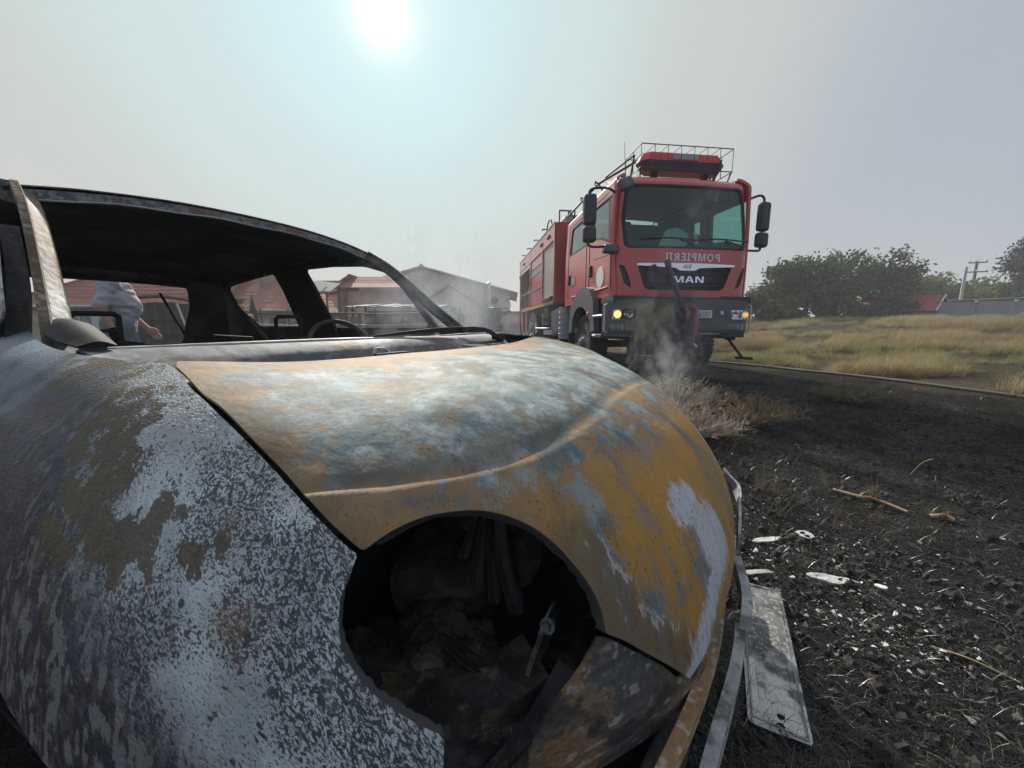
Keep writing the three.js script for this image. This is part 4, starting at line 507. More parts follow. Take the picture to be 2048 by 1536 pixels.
    P2('cab_fender', panel((z, y) => [s * (1.235 + 0.015 * Math.sin((y - 1) * 3)), y, z], roundPoly([[-0.62, 0.75], [-0.66, 1.3], [-0.86, 1.5], [-1.1, 1.56], [-1.5, 1.54], [-2.05, 1.22], [-2.16, 0.72]], 0.06), { nu: 44, nv: 30, thick: 0.1, flip: s > 0, sdf: (z, y) => (Math.hypot(z + 1.38, y - 0.56) - 0.66) }), T.mid, cab);
    P2('step_well', join([rbox(0.22, 0.06, 0.42, 0.01, s * 1.1, 1.02, -0.43), rbox(0.24, 0.06, 0.42, 0.01, s * 1.13, 0.7, -0.43), box(0.02, 0.6, 0.45, s * 0.98, 0.95, -0.45)]), T.dark, cab);
    for (const y of [1.02, 0.7]) P2('step_edge', bar([s * 1.22, y, -0.24], [s * 1.24, y, -0.62], 0.022), T.alu, cab);
    P2('grab_rail', wire([[s * 1.2, 1.2, -0.12], [s * 1.24, 1.18, -0.12], [s * 1.24, 0.78, -0.12], [s * 1.2, 0.76, -0.12]], 0.014), T.alu, cab);
    P2('side_marker', new THREE.SphereGeometry(0.045, 12, 8).scale(0.5, 1, 0.8).translate(s * 1.3, 1.06, -0.75), T.amber, cab);
    // mirrors
    const mr = part('mirror', t), mx = s < 0 ? -1.52 : 1.31;
    P2('arm', tube([[s * 1.1, 2.84, -0.2], [s * 1.25, 2.88, -0.14], [mx, 2.84, -0.14], [mx, 2.72, -0.14]], 0.018, 7), T.black, mr); P2('arm', tube([[mx, 2.2, -0.14], [mx, 2.06, -0.14], [s * 1.25, 2.05, -0.14], [s * 1.08, 2.06, -0.18]], 0.018, 7), T.black, mr);
    P2('main_housing', rbox(0.19, 0.44, 0.13, 0.05, mx, 2.56, -0.12, 0, s * 0.2, 0, 4), T.dark, mr); P2('wide_housing', rbox(0.2, 0.23, 0.13, 0.05, mx, 2.21, -0.12, 0, s * 0.2, 0, 4), T.dark, mr);
    P2('mirror_glass', box(0.15, 0.38, 0.004, mx + s * 0.014, 2.56, -0.188, 0, s * 0.2, 0), T.chrome, mr);
    if (s < 0) P2('mirror_foot', rbox(0.22, 0.13, 0.16, 0.04, -1.17, 2.02, -0.16), T.mid, mr);
  }
  P2('kerb_mirror', join([rbox(0.26, 0.17, 0.12, 0.05, -1.06, 2.88, 0.06, -0.3, 0.2, 0.5, 4), tube([[-1.0, 2.98, -0.15], [-1.1, 2.98, -0.02], [-1.1, 2.92, 0.04]], 0.018)]), T.mid, t);
  // roof, back wall, floor and what is inside
  P2('roof_skin', panel((x, z) => [x, 3.185 - 0.05 * (x / 1.1) ** 2 - 0.06 * Math.pow(Math.max(0, Math.abs(x) - 0.85) / 0.15, 2) - 0.06 * Math.pow(Math.max(0, z + 0.62) / 0.26, 2) + 0.05 * smooth(-0.5, -1.4, z), z], roundPoly([[-1.02, -0.34], [1.02, -0.34], [1.02, -2.78], [-1.02, -2.78]], 0.15), { nu: 40, nv: 40, thick: 0.03, flip: true }), T.red, cab);
  P2('back_wall', box(2.2, 1.8, 0.04, 0, 2.2, -2.77), T.cloth, cab); P2('cab_floor', box(2.2, 0.04, 2.55, 0, 1.34, -1.45), T.cloth, cab); P2('roof_console', box(1.9, 0.2, 0.05, 0, 3.0, -0.5), T.cloth, cab);
  P2('dashboard', join([rbox(2.05, 0.3, 0.5, 0.1, 0, 1.93, -0.36), rbox(0.5, 0.14, 0.3, 0.05, 0.55, 2.1, -0.42)]), T.black, cab);
  P2('seat', join([rbox(0.5, 0.75, 0.18, 0.07, -0.6, 2.12, -1.05), rbox(0.3, 0.2, 0.12, 0.05, -0.6, 2.58, -1.07), rbox(0.52, 0.15, 0.5, 0.06, -0.6, 1.7, -0.85)]), T.cloth, cab);
  P2('seat', join([rbox(0.5, 0.75, 0.18, 0.07, 0.6, 2.12, -1.05), rbox(0.3, 0.2, 0.12, 0.05, 0.6, 2.58, -1.07), rbox(0.52, 0.15, 0.5, 0.06, 0.6, 1.7, -0.85)]), T.cloth, cab);
  P2('rear_bench', join([rbox(1.9, 0.8, 0.16, 0.06, 0, 2.1, -2.6), rbox(1.9, 0.16, 0.5, 0.06, 0, 1.68, -2.35)]), T.cloth, cab);
  P2('steering_wheel', new THREE.TorusGeometry(0.22, 0.018, 8, 36).rotateX(-0.5).translate(0.6, 2.16, -0.58), T.black, cab);
  P2('paper', panel((x, y) => [x, y, -0.3 + 0.12 * (y - 2.2)], roundPoly([[-0.32, 2.1], [-0.22, 2.36], [-0.02, 2.4], [0.18, 2.3], [0.14, 2.1]], 0.03), { nu: 12, nv: 8, thick: 0.003 }), T.white, cab);
  P2('card', box(0.05, 0.2, 0.01, 0.34, 2.24, -0.34, -0.2, 0, 0.1), T.white, cab);
  for (const [x0, x1] of [[-0.75, 0.18], [0.1, 0.92]]) { const w = part('wiper', t); P2('arm', tube([[x1, 2.02, -0.01], [x1 - 0.16, 2.12, -0.02], [x1 - 0.3, 2.16, -0.025]], 0.01, 5), T.black, w); P2('blade', tube([[x0, 2.16, -0.05], [mix(x0, x1, 0.5), 2.18, -0.03], [x1 + 0.1, 2.15, -0.03]], 0.012, 5), T.black, w); }
  // bumper
  const bump = part('bumper', t), bz = (x, y) => 0.06 - 0.06 * (x / 1.2) ** 2 - 0.22 * Math.pow(Math.max(0, Math.abs(x) - 1.0) / 0.24, 2.2) - 0.05 * smooth(0.82, 0.68, y);
  const hl = (s) => roundPoly([[s * 1.15, 1.115], [s * 0.78, 1.11], [s * 0.80, 0.965], [s * 1.16, 0.96]], 0.02), fg = (s) => roundPoly([[s * 1.18, 0.895], [s * 0.74, 0.89], [s * 0.72, 0.80], [s * 1.17, 0.79]], 0.02);
  P2('bumper_skin', panel((x, y) => [x, y, bz(x, y)], roundPoly([[-1.24, 0.70], [-1.24, 1.24], [-0.6, 1.27], [0.6, 1.27], [1.24, 1.24], [1.24, 0.70], [0.7, 0.685], [0.62, 0.73], [-0.62, 0.73], [-0.7, 0.685]], 0.05), { holes: [hl(-1), hl(1), fg(-1), fg(1)], nu: 130, nv: 50, thick: 0.03 }), T.mid, bump);
  P2('bumper_top', box(2.3, 0.1, 0.5, 0, 1.27, -0.27), T.dark, bump); P2('bumper_back', join([box(2.2, 0.48, 0.04, 0, 0.98, -0.25), box(1.5, 0.05, 0.3, 0, 0.72, -0.12), box(1.3, 0.35, 0.03, 0, 0.55, -0.55)]), T.black, bump);
  P2('bumper_lip', tube([-0.62, -0.3, 0, 0.3, 0.62].map((x) => [x, 0.735, bz(x, 0.735) + 0.01]), 0.012, 6), T.grey, bump);
  for (const s of [-1, 1]) {
    const h = part('headlight', bump);
    P2('reflector', panel((x, y) => [x, y, bz(x, y) - 0.07], hl(s).map(([x, y]) => [s * 0.97 + (x - s * 0.97) * 1.03, 1.035 + (y - 1.035) * 1.06]), { nu: 10, nv: 8, thick: 0.01, flip: false }), T.chrome, h);
    [s * 1.07, s * 0.88].forEach((x, k) => P2('lamp_bowl', new THREE.SphereGeometry(0.066 - k * 0.01, 20, 10, 0, 6.3, 0, Math.PI / 2).rotateX(-Math.PI / 2).scale(1, 1, 0.6).translate(x, 1.037, bz(x, 1.03) - 0.015), T.chrome, h));
    P2('lens', panel((x, y) => [x, y, bz(x, y) - 0.004], hl(s).map(([x, y]) => [s * 0.97 + (x - s * 0.97) * 1.01, 1.035 + (y - 1.035) * 1.02]), { nu: 12, nv: 8, thick: 0.004 }), T.lens, h);
    const glow = new THREE.MeshStandardMaterial({ color: RGB(1, 0.75, 0.35), emissive: RGB(1, 0.42, 0.07), emissiveIntensity: s < 0 ? 2.6 : 0.8, roughness: 0.4 });
    P2('headlight_bulb', new THREE.SphereGeometry(s < 0 ? 0.045 : 0.03, 16, 10).scale(1.25, 0.95, 0.35).translate(s * 1.07, 1.037, bz(s * 1.07, 1.03) - 0.018), glow, h);
    const lamp = new THREE.SpotLight(RGB(1, 0.72, 0.35), s < 0 ? 1.2 : 0.3, 0, 0.5, 0.6); lamp.position.set(s * 1.07, 1.037, bz(s * 1.07, 1.03) + 0.03); lamp.target.position.set(s * 1.07, 0.6, 4); lamp.castShadow = true; t.add(lamp, lamp.target);
    const fl = part('fog_light', bump); P2('reflector', panel((x, y) => [x, y, bz(x, y) - 0.04], fg(s).map(([x, y]) => [s * 0.95 + (x - s * 0.95) * 1.03, 0.845 + (y - 0.845) * 1.06]), { nu: 10, nv: 6, thick: 0.01 }), T.grey, fl);
    P2('lens', panel((x, y) => [x, y, bz(x, y) - 0.003], fg(s), { nu: 10, nv: 6, thick: 0.004 }), T.lens, fl); for (const x of [1.0, 0.93]) P2('bezel', box(0.012, 0.1, 0.02, s * x, 0.845, bz(x, 0.84) - 0.01), T.alu, fl);
  }
  const np = part('number_plate', t); P2('plate', rbox(0.6, 0.118, 0.008, 0.003, 0.12, 1.04, 0.085), T.white, np); P2('characters', join([text('MAI', 0.075, 0.002, 0.17, fontR).translate(-0.06, 1.04, 0.09), text('44207', 0.075, 0.002, 0.25, fontR).translate(0.265, 1.04, 0.09)]), T.black, np);
  P2('tow_cover', new THREE.CylinderGeometry(0.03, 0.03, 0.02, 16).rotateX(Math.PI / 2).translate(0.6, 1.06, 0.062), T.alu);
  // bumper monitor with its raised barrel
  const mon = part('water_monitor', t), mred = phys([0.38, 0.02, 0.03], 0.4, { clearcoat: 0.4 });
  P2('barrel', join([bar([-0.16, 1.12, 0.2], [-0.44, 1.74, 0.24], 0.042, 0.032, 14), bar([-0.425, 1.7, 0.238], [-0.465, 1.81, 0.245], 0.042, 0.046, 14)]), T.mid, mon);
  P2('swivel', join([bar([-0.14, 1.13, 0.2], [-0.1, 0.98, 0.2], 0.062, 0.062, 14), bar([-0.12, 1.0, 0.2], [-0.42, 1.02, 0.22], 0.066, 0.07, 14), new THREE.SphereGeometry(0.078, 14, 10).translate(-0.12, 0.98, 0.2), new THREE.CylinderGeometry(0.085, 0.085, 0.05, 16).rotateZ(Math.PI / 2).translate(-0.4, 1.02, 0.22), new THREE.TorusGeometry(0.09, 0.055, 10, 20, Math.PI).translate(-0.02, 1.05, 0.18)]), mred, mon);
  P2('inlet_pipe', join([bar([0.07, 1.05, 0.18], [0.06, 0.72, 0.18], 0.058, 0.058, 14), ...[1.0, 0.87, 0.75].map((y) => new THREE.CylinderGeometry(0.076, 0.076, 0.035, 16).translate(0.066, y, 0.18)), bar([0.06, 0.74, 0.18], [0.04, 0.58, 0.16], 0.045, 0.06, 12)]), mred, mon);
  P2('coupling', join([rbox(0.1, 0.08, 0.07, 0.02, -0.1, 0.63, 0.16, 0, 0, 0.5), rbox(0.09, 0.06, 0.06, 0.02, 0.1, 0.56, 0.18, 0, 0, -0.7), bar([-0.08, 0.63, 0.16], [0.06, 0.6, 0.16], 0.02)]), T.alu, mon);
  // roof rack, light bar in its cage, antenna
  const lb = part('light_bar', t), lbw = (g) => g.translate(0.14, 0, -0.62);
  const hull = (y0, y1, w0, w1, d0, d1) => { const n = 8, ring = (w, d, y) => [[-w, d * 0.4], [-w * 0.86, d], [w * 0.86, d], [w, d * 0.4], [w, -d * 0.4], [w * 0.86, -d], [-w * 0.86, -d], [-w, -d * 0.4]].map(([x, z]) => [x, y, z]); const a = ring(w0, d0, y0), b = ring(w1, d1, y1), pos = []; for (let i = 0; i < n; i++) { const j = (i + 1) % n; pos.push(...a[i], ...a[j], ...b[i], ...a[j], ...b[j], ...b[i]); } for (let i = 1; i < n - 1; i++) { pos.push(...b[0], ...b[i], ...b[i + 1], ...a[0], ...a[i + 1], ...a[i]); } const g = new THREE.BufferGeometry(); g.setAttribute('position', new THREE.Float32BufferAttribute(pos, 3)); g.computeVertexNormals(); return g; };
  P2('lamp_housing', lbw(hull(3.31, 3.45, 0.64, 0.73, 0.12, 0.17)), T.dark, lb); P2('red_dome', lbw(hull(3.452, 3.58, 0.73, 0.66, 0.17, 0.13)), T.bar, lb); P2('sign_panel', box(0.44, 0.1, 0.01, 0.14, 3.515, -0.456, -0.28, 0, 0), T.grey, lb); for (const x of [-0.3, 0.58]) P2('foot', box(0.08, 0.16, 0.1, x, 3.24, -0.62), T.black, lb);
  const cg = part('light_cage', t), c0 = [-0.64, -0.38], c1 = [0.9, -0.38], zb = -0.95, bars = [];
  for (const y of [3.3, 3.64]) bars.push(wire([[-0.64, y, -0.38], [0.9, y, -0.38], [0.9, y, zb], [-0.64, y, zb], [-0.64, y, -0.38]], 0.008, 5));
  for (let i = 0; i <= 7; i++) { const x = mix(-0.64, 0.9, i / 7); bars.push(bar([x, 3.3, -0.38], [x, 3.64, -0.38], 0.005, 0.005, 5), bar([x, 3.64, -0.38], [x, 3.64, zb], 0.005, 0.005, 5), bar([x, 3.3, zb], [x, 3.64, zb], 0.005, 0.005, 5)); }
  for (const x of [-0.64, 0.9]) bars.push(bar([x, 3.64, -0.66], [x, 3.3, -0.66], 0.007, 0.007, 5), bar([x, 3.3, -0.4], [x * 0.95, 3.1, -0.45], 0.012, 0.012, 5), bar([x, 3.3, zb], [x * 0.95, 3.1, zb], 0.012, 0.012, 5)); bars.push(bar([-0.62, 3.5, -0.38], [-0.62, 3.5, zb], 0.006, 0.006, 5));
  P2('cage_bars', join(bars), T.dark, cg);
  const rack = part('roof_rack', t);
  for (const [s, z1] of [[-1, -3.2], [1, -3.2]]) { const x = s * 1.02; P2('rail', join([bar([x * 0.66, 3.42, -0.5], [x, 3.33, -1.2], 0.02), bar([x, 3.33, -1.2], [x, 3.33, z1], 0.02), bar([x * 0.72, 3.48, -0.42], [x * 0.95, 3.36, -1.0], 0.014), bar([x * 0.72, 3.48, -0.42], [x * 0.7, 3.15, -0.6], 0.014)]), T.dark, rack); for (const z of [-1.2, -2.0, -2.9]) P2('post', wire([[x * 0.85, 3.12, z], [x, 3.33, z], [x * 1.06, 3.36, z], [x * 1.06, 3.3, z]], 0.014), T.dark, rack); }
  P2('antenna', join([bar([-0.78, 3.12, -0.6], [-0.8, 3.78, -0.66], 0.008, 0.003, 6), new THREE.CylinderGeometry(0.03, 0.04, 0.08, 10).translate(-0.78, 3.13, -0.6)]), T.black);
  // ---- superstructure
  const body = part('body', t), zf = -3.47, zr = -9.12;
  P2('body_frame', join([box(2.44, 1.86, 0.05, 0, 2.36, zf + 0.02), box(2.44, 1.86, 0.05, 0, 2.36, zr), box(2.44, 0.05, 5.6, 0, 3.27, -6.3), box(0.05, 1.8, 5.5, 0, 2.36, -6.3)]), T.redDull, body);
  for (const s of [-1, 1]) {
    const X = s * 1.25, fr = [[zf, -3.56], [-4.86, -4.98], [-6.74, -6.86], [-9.0, zr]];
    P2('side_frame', join([...fr.map(([a, b]) => box(0.06, 1.86, Math.abs(a - b), X - s * 0.03, 2.36, (a + b) / 2)), box(0.06, 0.37, 5.65, X - s * 0.033, 3.105, (zf + zr) / 2), box(0.06, 0.1, 5.65, X - s * 0.033, 1.48, (zf + zr) / 2)]), T.red, body);
    P2('top_trim', box(0.02, 0.03, 5.66, X, 3.3, (zf + zr) / 2), T.alu, body);
    const sh = (z0, z1, y0, y1) => { const n = Math.round((y1 - y0) / 0.05), l = []; for (let i = 0; i < n; i++) l.push(rbox(0.018, 0.047, Math.abs(z1 - z0), 0.006, X - s * 0.04, y0 + 0.025 + i * 0.05, (z0 + z1) / 2, 0, 0, 0, 1)); return join(l); };
    tag(P2('roller_shutter', metric(sh(-3.57, -4.85, 1.58, 2.91), 1), T.shutter, body), 'light grey roller shutter with metal pull bar');
    P2('shutter_handle', join([rbox(0.05, 0.1, 1.1, 0.01, X + s * 0.005, 1.57, -4.2), box(0.03, 0.05, 0.4, X + s * 0.03, 1.58, -3.9), box(0.03, 0.05, 0.4, X + s * 0.03, 1.58, -4.5)]), T.dark, body);
    for (const [y0, y1, m] of [[1.55, 1.98, T.red], [2.02, 2.42, T.red], [2.46, 2.62, T.grey], [2.64, 2.9, T.red]]) P2('locker_panel', rbox(0.02, y1 - y0, 1.7, 0.006, X - s * 0.035, (y0 + y1) / 2, -5.86), m, body);
    for (const y of [2.0, 2.44]) P2('trim_strip', box(0.02, 0.03, 1.74, X - s * 0.02, y, -5.86), T.alu, body);
    // open locker at the rear
    P2('locker_shelf', join([box(0.9, 0.03, 2.1, X - s * 0.5, 2.05, -7.93), box(0.9, 0.03, 2.1, X - s * 0.5, 1.54, -7.93), box(0.9, 0.03, 2.1, X - s * 0.5, 2.92, -7.93)]), T.alu, body);
    P2('raised_shutter', join([rbox(0.05, 0.1, 2.1, 0.02, X - s * 0.03, 2.86, -7.93), rbox(0.03, 0.03, 2.1, 0.01, X - s * 0.0, 2.78, -7.93)]), T.alu, body);
    P2('locker_gear', join([rbox(0.4, 0.4, 0.5, 0.05, X - s * 0.45, 2.28, -7.3), rbox(0.4, 0.34, 0.6, 0.05, X - s * 0.45, 2.24, -8.4), new THREE.TorusGeometry(0.17, 0.05, 8, 20).rotateY(1.57).translate(X - s * 0.25, 1.8, -7.5), new THREE.TorusGeometry(0.17, 0.05, 8, 20).rotateY(1.57).translate(X - s * 0.25, 1.8, -8.2), bar([X - s * 0.2, 1.56, -8.7], [X - s * 0.2, 2.0, -8.7], 0.06)]), T.mid, body);
    for (const z of [-4.1, -5.0, -8.1]) P2('side_lamp', rbox(0.03, 0.07, 0.28, 0.015, X + s * 0.012, 3.1, z), T.dark, body);
    P2('reflective_band', box(0.01, 0.07, 5.6, X + s * 0.002, 1.455, (zf + zr) / 2), T.yellow, body);
    P2('skirt_locker', join([box(0.1, 0.75, 0.5, X - s * 0.1, 1.02, -8.85), box(0.1, 0.7, 0.14, X - s * 0.1, 1.05, -7.75)]), T.redDull, body);
    P2('skirt_recess', box(0.05, 0.6, 1.9, X - s * 0.4, 1.08, -5.0), T.black, body);
    P2('brass_coupling', join([new THREE.CylinderGeometry(0.07, 0.09, 0.12, 14).rotateZ(1.57).translate(X - s * 0.15, 1.18, -5.2), bar([X - s * 0.12, 1.12, -5.2], [X - s * 0.1, 0.92, -5.2], 0.04, 0.02)]), std([0.5, 0.38, 0.16], 0.4, { metalness: 0.6 }), body);
    P2('folding_step', wire([[X - s * 0.05, 0.82, -4.1], [X + s * 0.02, 0.82, -4.15], [X + s * 0.02, 0.82, -5.65], [X - s * 0.05, 0.82, -5.7]], 0.025), T.alu, body);
    P2('air_tank', join([new THREE.CapsuleGeometry(0.1, 0.45, 4, 12).translate(X - s * 0.12, 0.98, -3.45), new THREE.CapsuleGeometry(0.07, 0.5, 4, 12).translate(X - s * 0.1, 0.95, -3.78)]), T.grey, body);
    P2('filter_canister', join([new THREE.CylinderGeometry(0.17, 0.17, 0.72, 18).translate(X - s * 0.18, 0.95, -2.95), ...[0.7, 0.82, 0.94, 1.06, 1.18].map((y) => new THREE.TorusGeometry(0.172, 0.012, 6, 20).rotateX(1.57).translate(X - s * 0.18, y, -2.95))]), T.grey, body);
    P2('rear_mudguard', sweep(Array.from({ length: 11 }, (_, i) => { const a = Math.PI * (0.05 + 0.9 * i / 10); return [X - s * 0.12, 0.56 + 0.64 * Math.sin(a), -6.85 + 0.64 * Math.cos(a)]; }), [[-0.16, -0.02], [0.16, -0.02], [0.16, 0.02], [-0.16, 0.02]], [s, 0, 0], 30), T.grey, body);
    const hose = P2('pipe_hose', tube([[X + s * 0.03, 1.9, -8.6], [X + s * 0.06, 1.5, -8.55], [X + s * 0.05, 1.0, -8.6], [X + s * 0.02, 0.5, -8.5]], 0.03, 8), T.black, body);
  }
  P2('chassis', join([box(0.12, 0.25, 8.3, -0.4, 0.95, -4.6), box(0.12, 0.25, 8.3, 0.4, 0.95, -4.6), box(1.9, 0.5, 5.2, 0, 1.18, -6.3), rbox(0.7, 0.5, 1.4, 0.1, 0, 0.85, -1.6), box(1.9, 0.5, 0.05, 0, 0.85, -2.35)]), T.black, body);
  const lad = part('roof_ladder', t); P2('stiles', join([bar([-0.95, 3.46, -3.6], [-0.95, 3.46, -8.4], 0.025), bar([-0.6, 3.46, -3.6], [-0.6, 3.46, -8.4], 0.025)]), T.alu, lad); for (let i = 0; i < 14; i++) P2('rung', bar([-0.95, 3.46, -3.8 - i * 0.33], [-0.6, 3.46, -3.8 - i * 0.33], 0.014, 0.014, 6), T.alu, lad);
  P2('roof_rail', join([wire([[-1.12, 3.3, -3.55], [-1.12, 3.58, -3.55], [-0.75, 3.58, -3.55], [-0.75, 3.3, -3.55]], 0.018), ...[-4.95, -6.2, -7.4, -8.6].map((z) => wire([[-1.1, 3.3, z], [-1.12, 3.5, z], [-1.24, 3.5, z], [-1.24, 3.46, z]], 0.016)), tube([[-1.15, 3.32, -4.9], [-1.16, 3.56, -4.6], [-1.16, 3.58, -4.3], [-1.15, 3.34, -4.1]], 0.018, 6)]), T.dark, t);
  P2('roof_box', join([rbox(0.9, 0.24, 1.6, 0.04, 0.2, 3.42, -4.6), rbox(0.5, 0.2, 0.7, 0.04, -0.7, 3.4, -3.9)]), T.grey, t);
  P2('beacon', join([new THREE.CylinderGeometry(0.06, 0.07, 0.09, 12).translate(-1.2, 2.78, -9.17)]), T.dark, t);
  // ---- wheels
  const tyre = (() => { const p = [[0.3, -0.15], [0.42, -0.16], [0.5, -0.15], [0.53, -0.11], [0.535, 0], [0.53, 0.11], [0.5, 0.15], [0.42, 0.16], [0.3, 0.15]].map(([r, y]) => new THREE.Vector2(r, y)); const l = [new THREE.LatheGeometry(p, 44)]; for (let i = 0; i < 44; i++) { const a = (i / 44) * 6.2832; for (const s of [-1, 1]) l.push(box(0.035, 0.02, 0.13, 0, 0.538, 0, 0, s * 0.35, 0).translate(0, 0, s * 0.075).applyMatrix4(new THREE.Matrix4().makeRotationZ(a)).rotateX(Math.PI / 2)); } return join(l); })();
  const rim = new THREE.LatheGeometry([[0.06, 0.13], [0.12, 0.13], [0.16, 0.09], [0.2, 0.05], [0.25, 0.06], [0.28, 0.13], [0.305, 0.145], [0.31, 0.15], [0.3, 0.1], [0.29, -0.1]].map(([r, y]) => new THREE.Vector2(r, y)), 36);
  const hub = join([new THREE.CylinderGeometry(0.11, 0.14, 0.1, 20).translate(0, 0.14, 0), new THREE.CylinderGeometry(0.07, 0.09, 0.06, 16).translate(0, 0.2, 0)]), nuts = join(Array.from({ length: 10 }, (_, i) => new THREE.CylinderGeometry(0.018, 0.018, 0.06, 6).translate(0.17 * Math.cos(i * 0.628), 0.12, 0.17 * Math.sin(i * 0.628))));
  for (const [x, z] of [[-1.02, -1.38], [1.02, -1.38], [-1.02, -6.85], [1.02, -6.85]]) { const w = part('wheel', t), s = Math.sign(x), put = (m) => { m.rotation.z = -s * Math.PI / 2; m.position.set(x, 0.535, z); }; put(P2('tyre', tyre, T.rubber, w)); put(P2('rim', rim, std([0.28, 0.29, 0.3], 0.5, { metalness: 0.4 }), w)); put(P2('hub', hub, T.mid, w)); put(P2('wheel_nuts', nuts, T.grey, w)); }
  P2('axle', join([bar([-1, 0.535, -1.38], [1, 0.535, -1.38], 0.07), bar([-1, 0.535, -6.85], [1, 0.535, -6.85], 0.08), new THREE.SphereGeometry(0.2, 14, 10).translate(0, 0.535, -1.38), new THREE.SphereGeometry(0.24, 14, 10).translate(0, 0.535, -6.85)]), T.black);
  P2('fold_down_step', join([bar([0.86, 0.66, -0.1], [1.2, 0.34, -0.16], 0.02), bar([1.08, 0.34, -0.16], [1.38, 0.32, -0.16], 0.022), rbox(0.12, 0.1, 0.12, 0.02, 0.9, 0.68, -0.1)]), T.black);
  for (const x of [-0.98, 0.98]) P2('mud_flap', box(0.5, 0.45, 0.02, x, 0.5, -2.15), T.black);
}

// ------------------------------------------------------------------ yards and houses behind, to the left
const plasterTex = tex(256, 256, (u, v) => { const k = 0.88 + 0.3 * (pfbm(u, v, 5, 5, 21) - 0.5) - 0.25 * smooth(0.62, 0.75, pfbm(u, v, 3, 4, 22)); return [k, k * 0.99, k * 0.97]; });
const plaster = (r, g, b) => new THREE.MeshStandardMaterial({ color: RGB(r, g, b), map: plasterTex, roughness: 0.9 });
const tileTex = tex(512, 512, (u, v) => { const a = pfbm(u, v, 6, 4, 31), b = pnoise(u, v, 64, 33), k = 0.75 + 0.5 * b * 0.6 + 0.3 * (a - 0.5); return [0.9 * k, (0.82 + 0.1 * a) * k, 0.8 * k]; });
const tiles = (r, g, b) => new THREE.MeshStandardMaterial({ color: RGB(r, g, b), map: tileTex, roughness: 0.8 });
const woodTex = tex(256, 256, (u, v) => { const k = 0.55 + 0.7 * pfbm(u * 1, v * 0.12, 40, 3, 41) * (0.7 + 0.6 * pfbm(u, v, 4, 3, 42)); return [k, k * 0.95, k * 0.88]; });
const wood = (r, g, b) => new THREE.MeshStandardMaterial({ color: RGB(r, g, b), map: woodTex, roughness: 0.9 });
const paneM = phys([0.12, 0.14, 0.16], 0.08), frameM = std([0.6, 0.6, 0.58], 0.6), fasciaM = std([0.11, 0.07, 0.055], 0.7);
// tiled slope: o = lower left corner, a = direction along the eave, b = direction up the slope
function slope(o, a, b, poly, mat, name, parent) {
  const A = V(...a).normalize(), B = V(...b).normalize(), O = V(...o), n = A.clone().cross(B).normalize(), sgn = n.y < 0 ? -1 : 1;
  const S = (u, v) => { const h = 0.035 * Math.abs(Math.sin((Math.PI * u) / 0.21)) + 0.03 * (1 - ((((v / 0.36) % 1) + 1) % 1)); return O.clone().addScaledVector(A, u).addScaledVector(B, v).addScaledVector(n, sgn * h).toArray(); };
  let w = 0, h = 0; for (const p of poly) { w = Math.max(w, p[0]); h = Math.max(h, p[1]); }
  return mesh(name, panel(S, poly, { nu: Math.min(220, Math.round(w / 0.05)), nv: Math.min(90, Math.round(h / 0.07)), thick: 0.04, flip: sgn < 0, uv: (u, v) => [u / 2, v / 2] }), mat, parent);
}
// hipped house: front eave towards +z
function hipHouse(h, [x0, x1, zf, zb], eave, ridge, wallM, roofM, hipL, hipR, base = -0.2, over = 0.45) {
  mesh('wall', metric(box(x1 - x0, eave - base, zf - zb, (x0 + x1) / 2, (eave + base) / 2, (zf + zb) / 2), 0.3), wallM, h);
  const W = x1 - x0 + 2 * over, d = (zf - zb) / 2 + over, rise = ridge - eave, L = Math.hypot(d, rise), X0 = x0 - over, X1 = x1 + over, Z0 = zf + over, Z1 = zb - over, zm = (zf + zb) / 2, hl = hipL || 0, hr = hipR || 0;
  const roof = part('roof', h);
  slope([X0, eave, Z0], [1, 0, 0], [0, rise, -d], [[0, 0], [hl, L], [W - hr, L], [W, 0]], roofM, 'front_slope', roof);
  slope([X1, eave, Z1], [-1, 0, 0], [0, rise, d], [[0, 0], [hr, L], [W - hl, L], [W, 0]], roofM, 'back_slope', roof);
  const D = Z0 - Z1;
  if (hr) slope([X1, eave, Z0], [0, 0, -1], [-hr, rise, 0], [[0, 0], [D / 2, Math.hypot(hr, rise)], [D, 0]], roofM, 'end_slope', roof); else mesh('gable', metric(prism([[zf, eave], [zm, ridge - 0.15], [zb, eave]], x1 - 0.2, 0.2), 0.3), wallM, h);
  if (hl) slope([X0, eave, Z1], [0, 0, 1], [hl, rise, 0], [[0, 0], [D / 2, Math.hypot(hl, rise)], [D, 0]], roofM, 'end_slope', roof); else mesh('gable', metric(prism([[zf, eave], [zm, ridge - 0.15], [zb, eave]], x0, 0.2), 0.3), wallM, h);
  mesh('ridge_cap', tube([[X0 + hl, ridge + 0.05, zm], [(X0 + X1) / 2, ridge + 0.05, zm], [X1 - hr, ridge + 0.05, zm]], 0.1, 8), roofM, roof);
  if (hr) mesh('hip_cap', bar([X1, eave + 0.05, Z0], [X1 - hr, ridge + 0.05, zm], 0.09), roofM, roof);
  if (hl) mesh('hip_cap', bar([X0, eave + 0.05, Z0], [X0 + hl, ridge + 0.05, zm], 0.09), roofM, roof);
  mesh('eave_board', join([box(W, 0.16, 0.04, (X0 + X1) / 2, eave - 0.06, Z0 - 0.03), box(0.04, 0.16, D, X1 - 0.03, eave - 0.06, zm), box(W, 0.03, over * 0.9, (X0 + X1) / 2, eave - 0.13, zf + over / 2)]), fasciaM, h);
  mesh('gutter', bar([X0, eave - 0.02, Z0 + 0.06], [X1, eave - 0.02, Z0 + 0.06], 0.06), std([0.4, 0.38, 0.36], 0.5), h);
}
